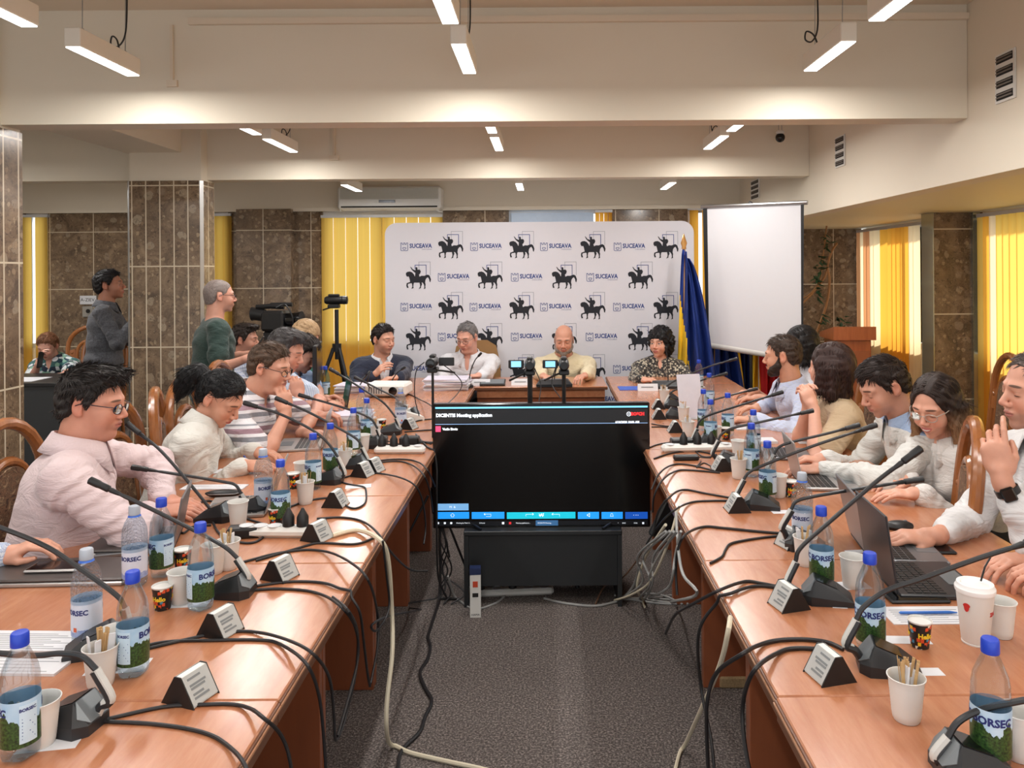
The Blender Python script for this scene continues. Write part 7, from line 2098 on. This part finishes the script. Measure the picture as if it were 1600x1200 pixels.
cable(L + 'hanging down beside the left television edge', [(650, 680), (670, 720, 3.85), (668, 800, 3.8), (674, 880, 3.8), (700, 938, 'f')], .005)
cable(L + 'in the dark bundle under the left table edge', [(672, 740, 3.9), (680, 830, 3.9), (690, 880, 3.9), (668, 930, 'f'), (640, 960, 'f')], .005)
cable(L + 'hanging in a hook from the left row above the carpet', [(598, 845, 2.78), (604, 900, 2.8), (608, 950, 2.9), (590, 985, 3.0), (580, 978, 3.1), (600, 965, 3.2), (640, 950, 'f')])
cable('black cable winding along the carpet in front of the stand', [(720, 936, 'f'), (690, 935, 'f'), (660, 942, 'f'), (640, 962, 'f'), (656, 985, 'f'), (672, 1005, 'f'), (668, 1030, 'f'), (656, 1050, 'f'), (664, 1075, 'f'), (675, 1095, 'f'), (664, 1120, 'f'), (655, 1145, 'f'), (628, 1172, 'f'), (622, 1200, 'f'), (620, 1260, 'f')], .007)
cable('cream cable falling from the left power strip to the carpet and across the foreground', [(520, 840), (560, 832), (592, 842, 2.72), (606, 870, 2.65), (612, 950, 2.6), (613, 1020, 2.55), (605, 1090, 2.5), (604, 1140, 2.5), (612, 1166, 'f'), (640, 1176, 'f'), (700, 1190, 'f'), (760, 1203, 'f'), (860, 1230, 'f')], .0075, M_cabw)
cable('cream cable falling from the right row towards the foreground', [(1141, 965, 2.31), (1138, 985, 2.31), (1125, 1040, 2.3), (1095, 1110, 2.3), (1068, 1170, 'f'), (1052, 1215, 'f')], .0065, M_cabw)
# right row
cable(L + 'from the microphone by the patterned cup over the right edge', [(1318, 1018), (1290, 1006), (1240, 1002), (1190, 1010), (1160, 1022, 1.83), (1120, 1050, 1.84), (1106, 1090, 1.86), (1104, 1140, 1.88), (1108, 1230, 1.9)], .005)
cable(L + 'in the larger loop before the nearest right name card', [(1300, 1020), (1250, 1016), (1215, 1024), (1180, 1045, 1.74), (1163, 1085, 1.75), (1160, 1130, 1.76), (1170, 1200, 1.78), (1190, 1260, 1.8)], .005)
cable(L + 'from the second right name card, upper arc over the edge', [(1225, 921), (1190, 914), (1160, 912), (1120, 924, 2.2), (1080, 945, 2.25), (1055, 960, 2.3), (1040, 990, 2.4)], .0045)
cable(L + 'from the second right name card falling to the floor', [(1225, 922), (1180, 918), (1140, 932), (1105, 960, 2.12), (1090, 1000, 2.14), (1096, 1080, 2.2), (1112, 1160, 2.25), (1118, 1240, 2.3)], .0045)
cable(L + 'long arc from the grey-capped bottle over the right edge', [(1232, 836), (1190, 833), (1130, 827), (1095, 826), (1068, 838, 2.85), (1058, 865, 2.85), (1056, 895, 2.9), (1058, 930, 3.0)], .0045)
cable(L + 'wavy, in front of the long arc on the right row', [(1232, 838), (1190, 842), (1145, 850), (1134, 860), (1128, 872), (1110, 882)], .004)
cable(L + 'from the third right name card over the right edge', [(1142, 784), (1110, 784), (1075, 788), (1050, 800, 3.05), (1030, 820, 3.1), (1010, 850, 3.2)], .004)
cable(L + 'upper arc from the third right name card', [(1145, 780), (1100, 772), (1065, 767), (1045, 778, 3.2), (1028, 800, 3.25), (1022, 830, 3.3)], .004)
cable(L + 'arc before the fourth right name card', [(1125, 740), (1080, 736), (1055, 738), (1035, 750, 3.4), (1022, 775, 3.5), (1020, 800, 3.6)], .004)
cable(L + 'second arc before the fourth right name card', [(1120, 738), (1080, 728), (1050, 728), (1030, 740, 3.5), (1018, 765, 3.6)], .004)
cable(L + 'across the right row beside the thin adapter', [(1120, 712), (1085, 706), (1050, 709), (1022, 718)], .004)
cable(L + 'curling between adapter and name card on the right row', [(1095, 722), (1088, 732), (1100, 724), (1115, 732), (1130, 738)], .003)
cable(L + 'from the fifth right name card to the television', [(1056, 668), (1035, 666), (1018, 663)], .0035)
cable(L + 'parallel to the one from the fifth right name card', [(1050, 670), (1035, 668), (1018, 668)], .0035)
cable(L + 'draped over the right-hand power strip', [(1130, 712), (1100, 715), (1085, 705), (1060, 692), (1030, 695), (1016, 700)], .0035)
cable('cream bundle cable hanging right of the television', [(1040, 820, 3.3), (1020, 850, 3.4), (1005, 880, 3.5), (995, 920, 3.6), (1010, 940, 'f'), (1030, 948, 'f')], .006, M_cabw)
cable('thin cream cable sagging right of the stand', [(1062, 790, 3.2), (1040, 860, 3.3), (1015, 910, 3.5), (985, 930, 3.6), (960, 938, 'f')], .005, M_cabw)
cable('grey cable hanging below the right row', [(1056, 800, 3.2), (1060, 860, 3.25), (1068, 900, 3.3), (1090, 930, 3.3), (1055, 942, 'f'), (1000, 936, 'f'), (960, 930, 'f')], .005, M_cabg)
cable('white cable on the carpet under the stand', [(700, 900, 3.8), (712, 935, 'f'), (740, 952, 'f'), (775, 942, 'f'), (790, 930, 'f')], .005, M_cabg)
cable('white cable from the floor power strip to the right row', [(850, 935, 'f'), (880, 942, 'f'), (930, 947, 'f'), (965, 940, 'f'), (990, 915, 3.8), (1000, 880, 3.6)], .006, M_cabg)
cable('brown cable hanging inside the television stand', [(930, 945, 'f'), (945, 915, 3.9), (970, 905, 3.85), (992, 880, 3.7), (1010, 850, 3.5)], .004, plain('cable_brown', (110, 80, 60), .5))
rr = random.Random(12)
for i in range(7):
    x = 672 + i * 5
    cable(L + 'in the tangle left of the television stand, strand hanging ' + ('highest', 'leftmost', 'beside the stand leg', 'in a wide bow', 'nearest the floor', 'crossing the others', 'against the stand side')[i],
          [(676 + rr.uniform(-6, 4), 800, 3.9), (x + rr.uniform(-14, 14), 850, 3.88), (x + rr.uniform(-16, 20), 890, 3.9), (x + rr.uniform(-10, 30), 925, 3.86), (x + rr.uniform(-40, 10), 944, 'f')], .004)
for i in range(5):
    x = 1000 + i * 9
    cable('pale cable in the tangle right of the television stand, ' + ('nearest the stand', 'crossing to the left', 'in the middle', 'under the table edge', 'outermost')[i],
          [(1040 + i * 6, 830, 3.35), (x + rr.uniform(-10, 20), 870, 3.4), (x + rr.uniform(-14, 14), 910, 3.5), (x + rr.uniform(-30, 20), 938, 'f'), (x + 40, 944, 'f')], .005, M_cabg)
p = at(1042, 815, 3.25); t = thing('wall_adapter', p, R_(10), 'flat black box hanging from cables under the right table edge', 'adapter')
MB().box((-.05, -.015, -.08), (.05, .015, .08), Ry(R_(28)), .006).build('case', M_black, t); MB().tube([(.02, 0, .07), (.05, 0, .14)], .005, 6).build('lead', M_cab, t)
cable(L + 'from the left camcorder down to the table', [(663, 566, 4.15), (650, 580, 4.15), (648, 620, 4.2), (655, 650, 4.2)], .0028)
cable(L + 'looping right of the left camcorder', [(690, 568, 4.15), (712, 585, 4.2), (722, 600, 4.3), (715, 615, 4.2), (700, 630, 4.0)], .0028)
cable(L + 'hanging from the middle camcorder', [(835, 575, 4.15), (845, 600, 4.15), (842, 628, 4.1)], .0028)
cable(L + 'hanging from the right camcorder', [(868, 575, 4.2), (862, 600, 4.2), (876, 622, 4.1)], .0028)
cable(L + 'curled before the seated man with folded hands', [(560, 606), (570, 590, 5.3), (578, 580, 5.3), (574, 600, 5.3), (585, 612)], .005)
cable(L + 'snaking round the glasses case', [(300, 790), (330, 784), (345, 800), (395, 815), (420, 826), (405, 846), (380, 850), (345, 838), (330, 812)], .004)
cable(L + 'crossing behind the closed grey laptop', [(265, 815), (285, 835), (300, 825), (330, 822)], .004)
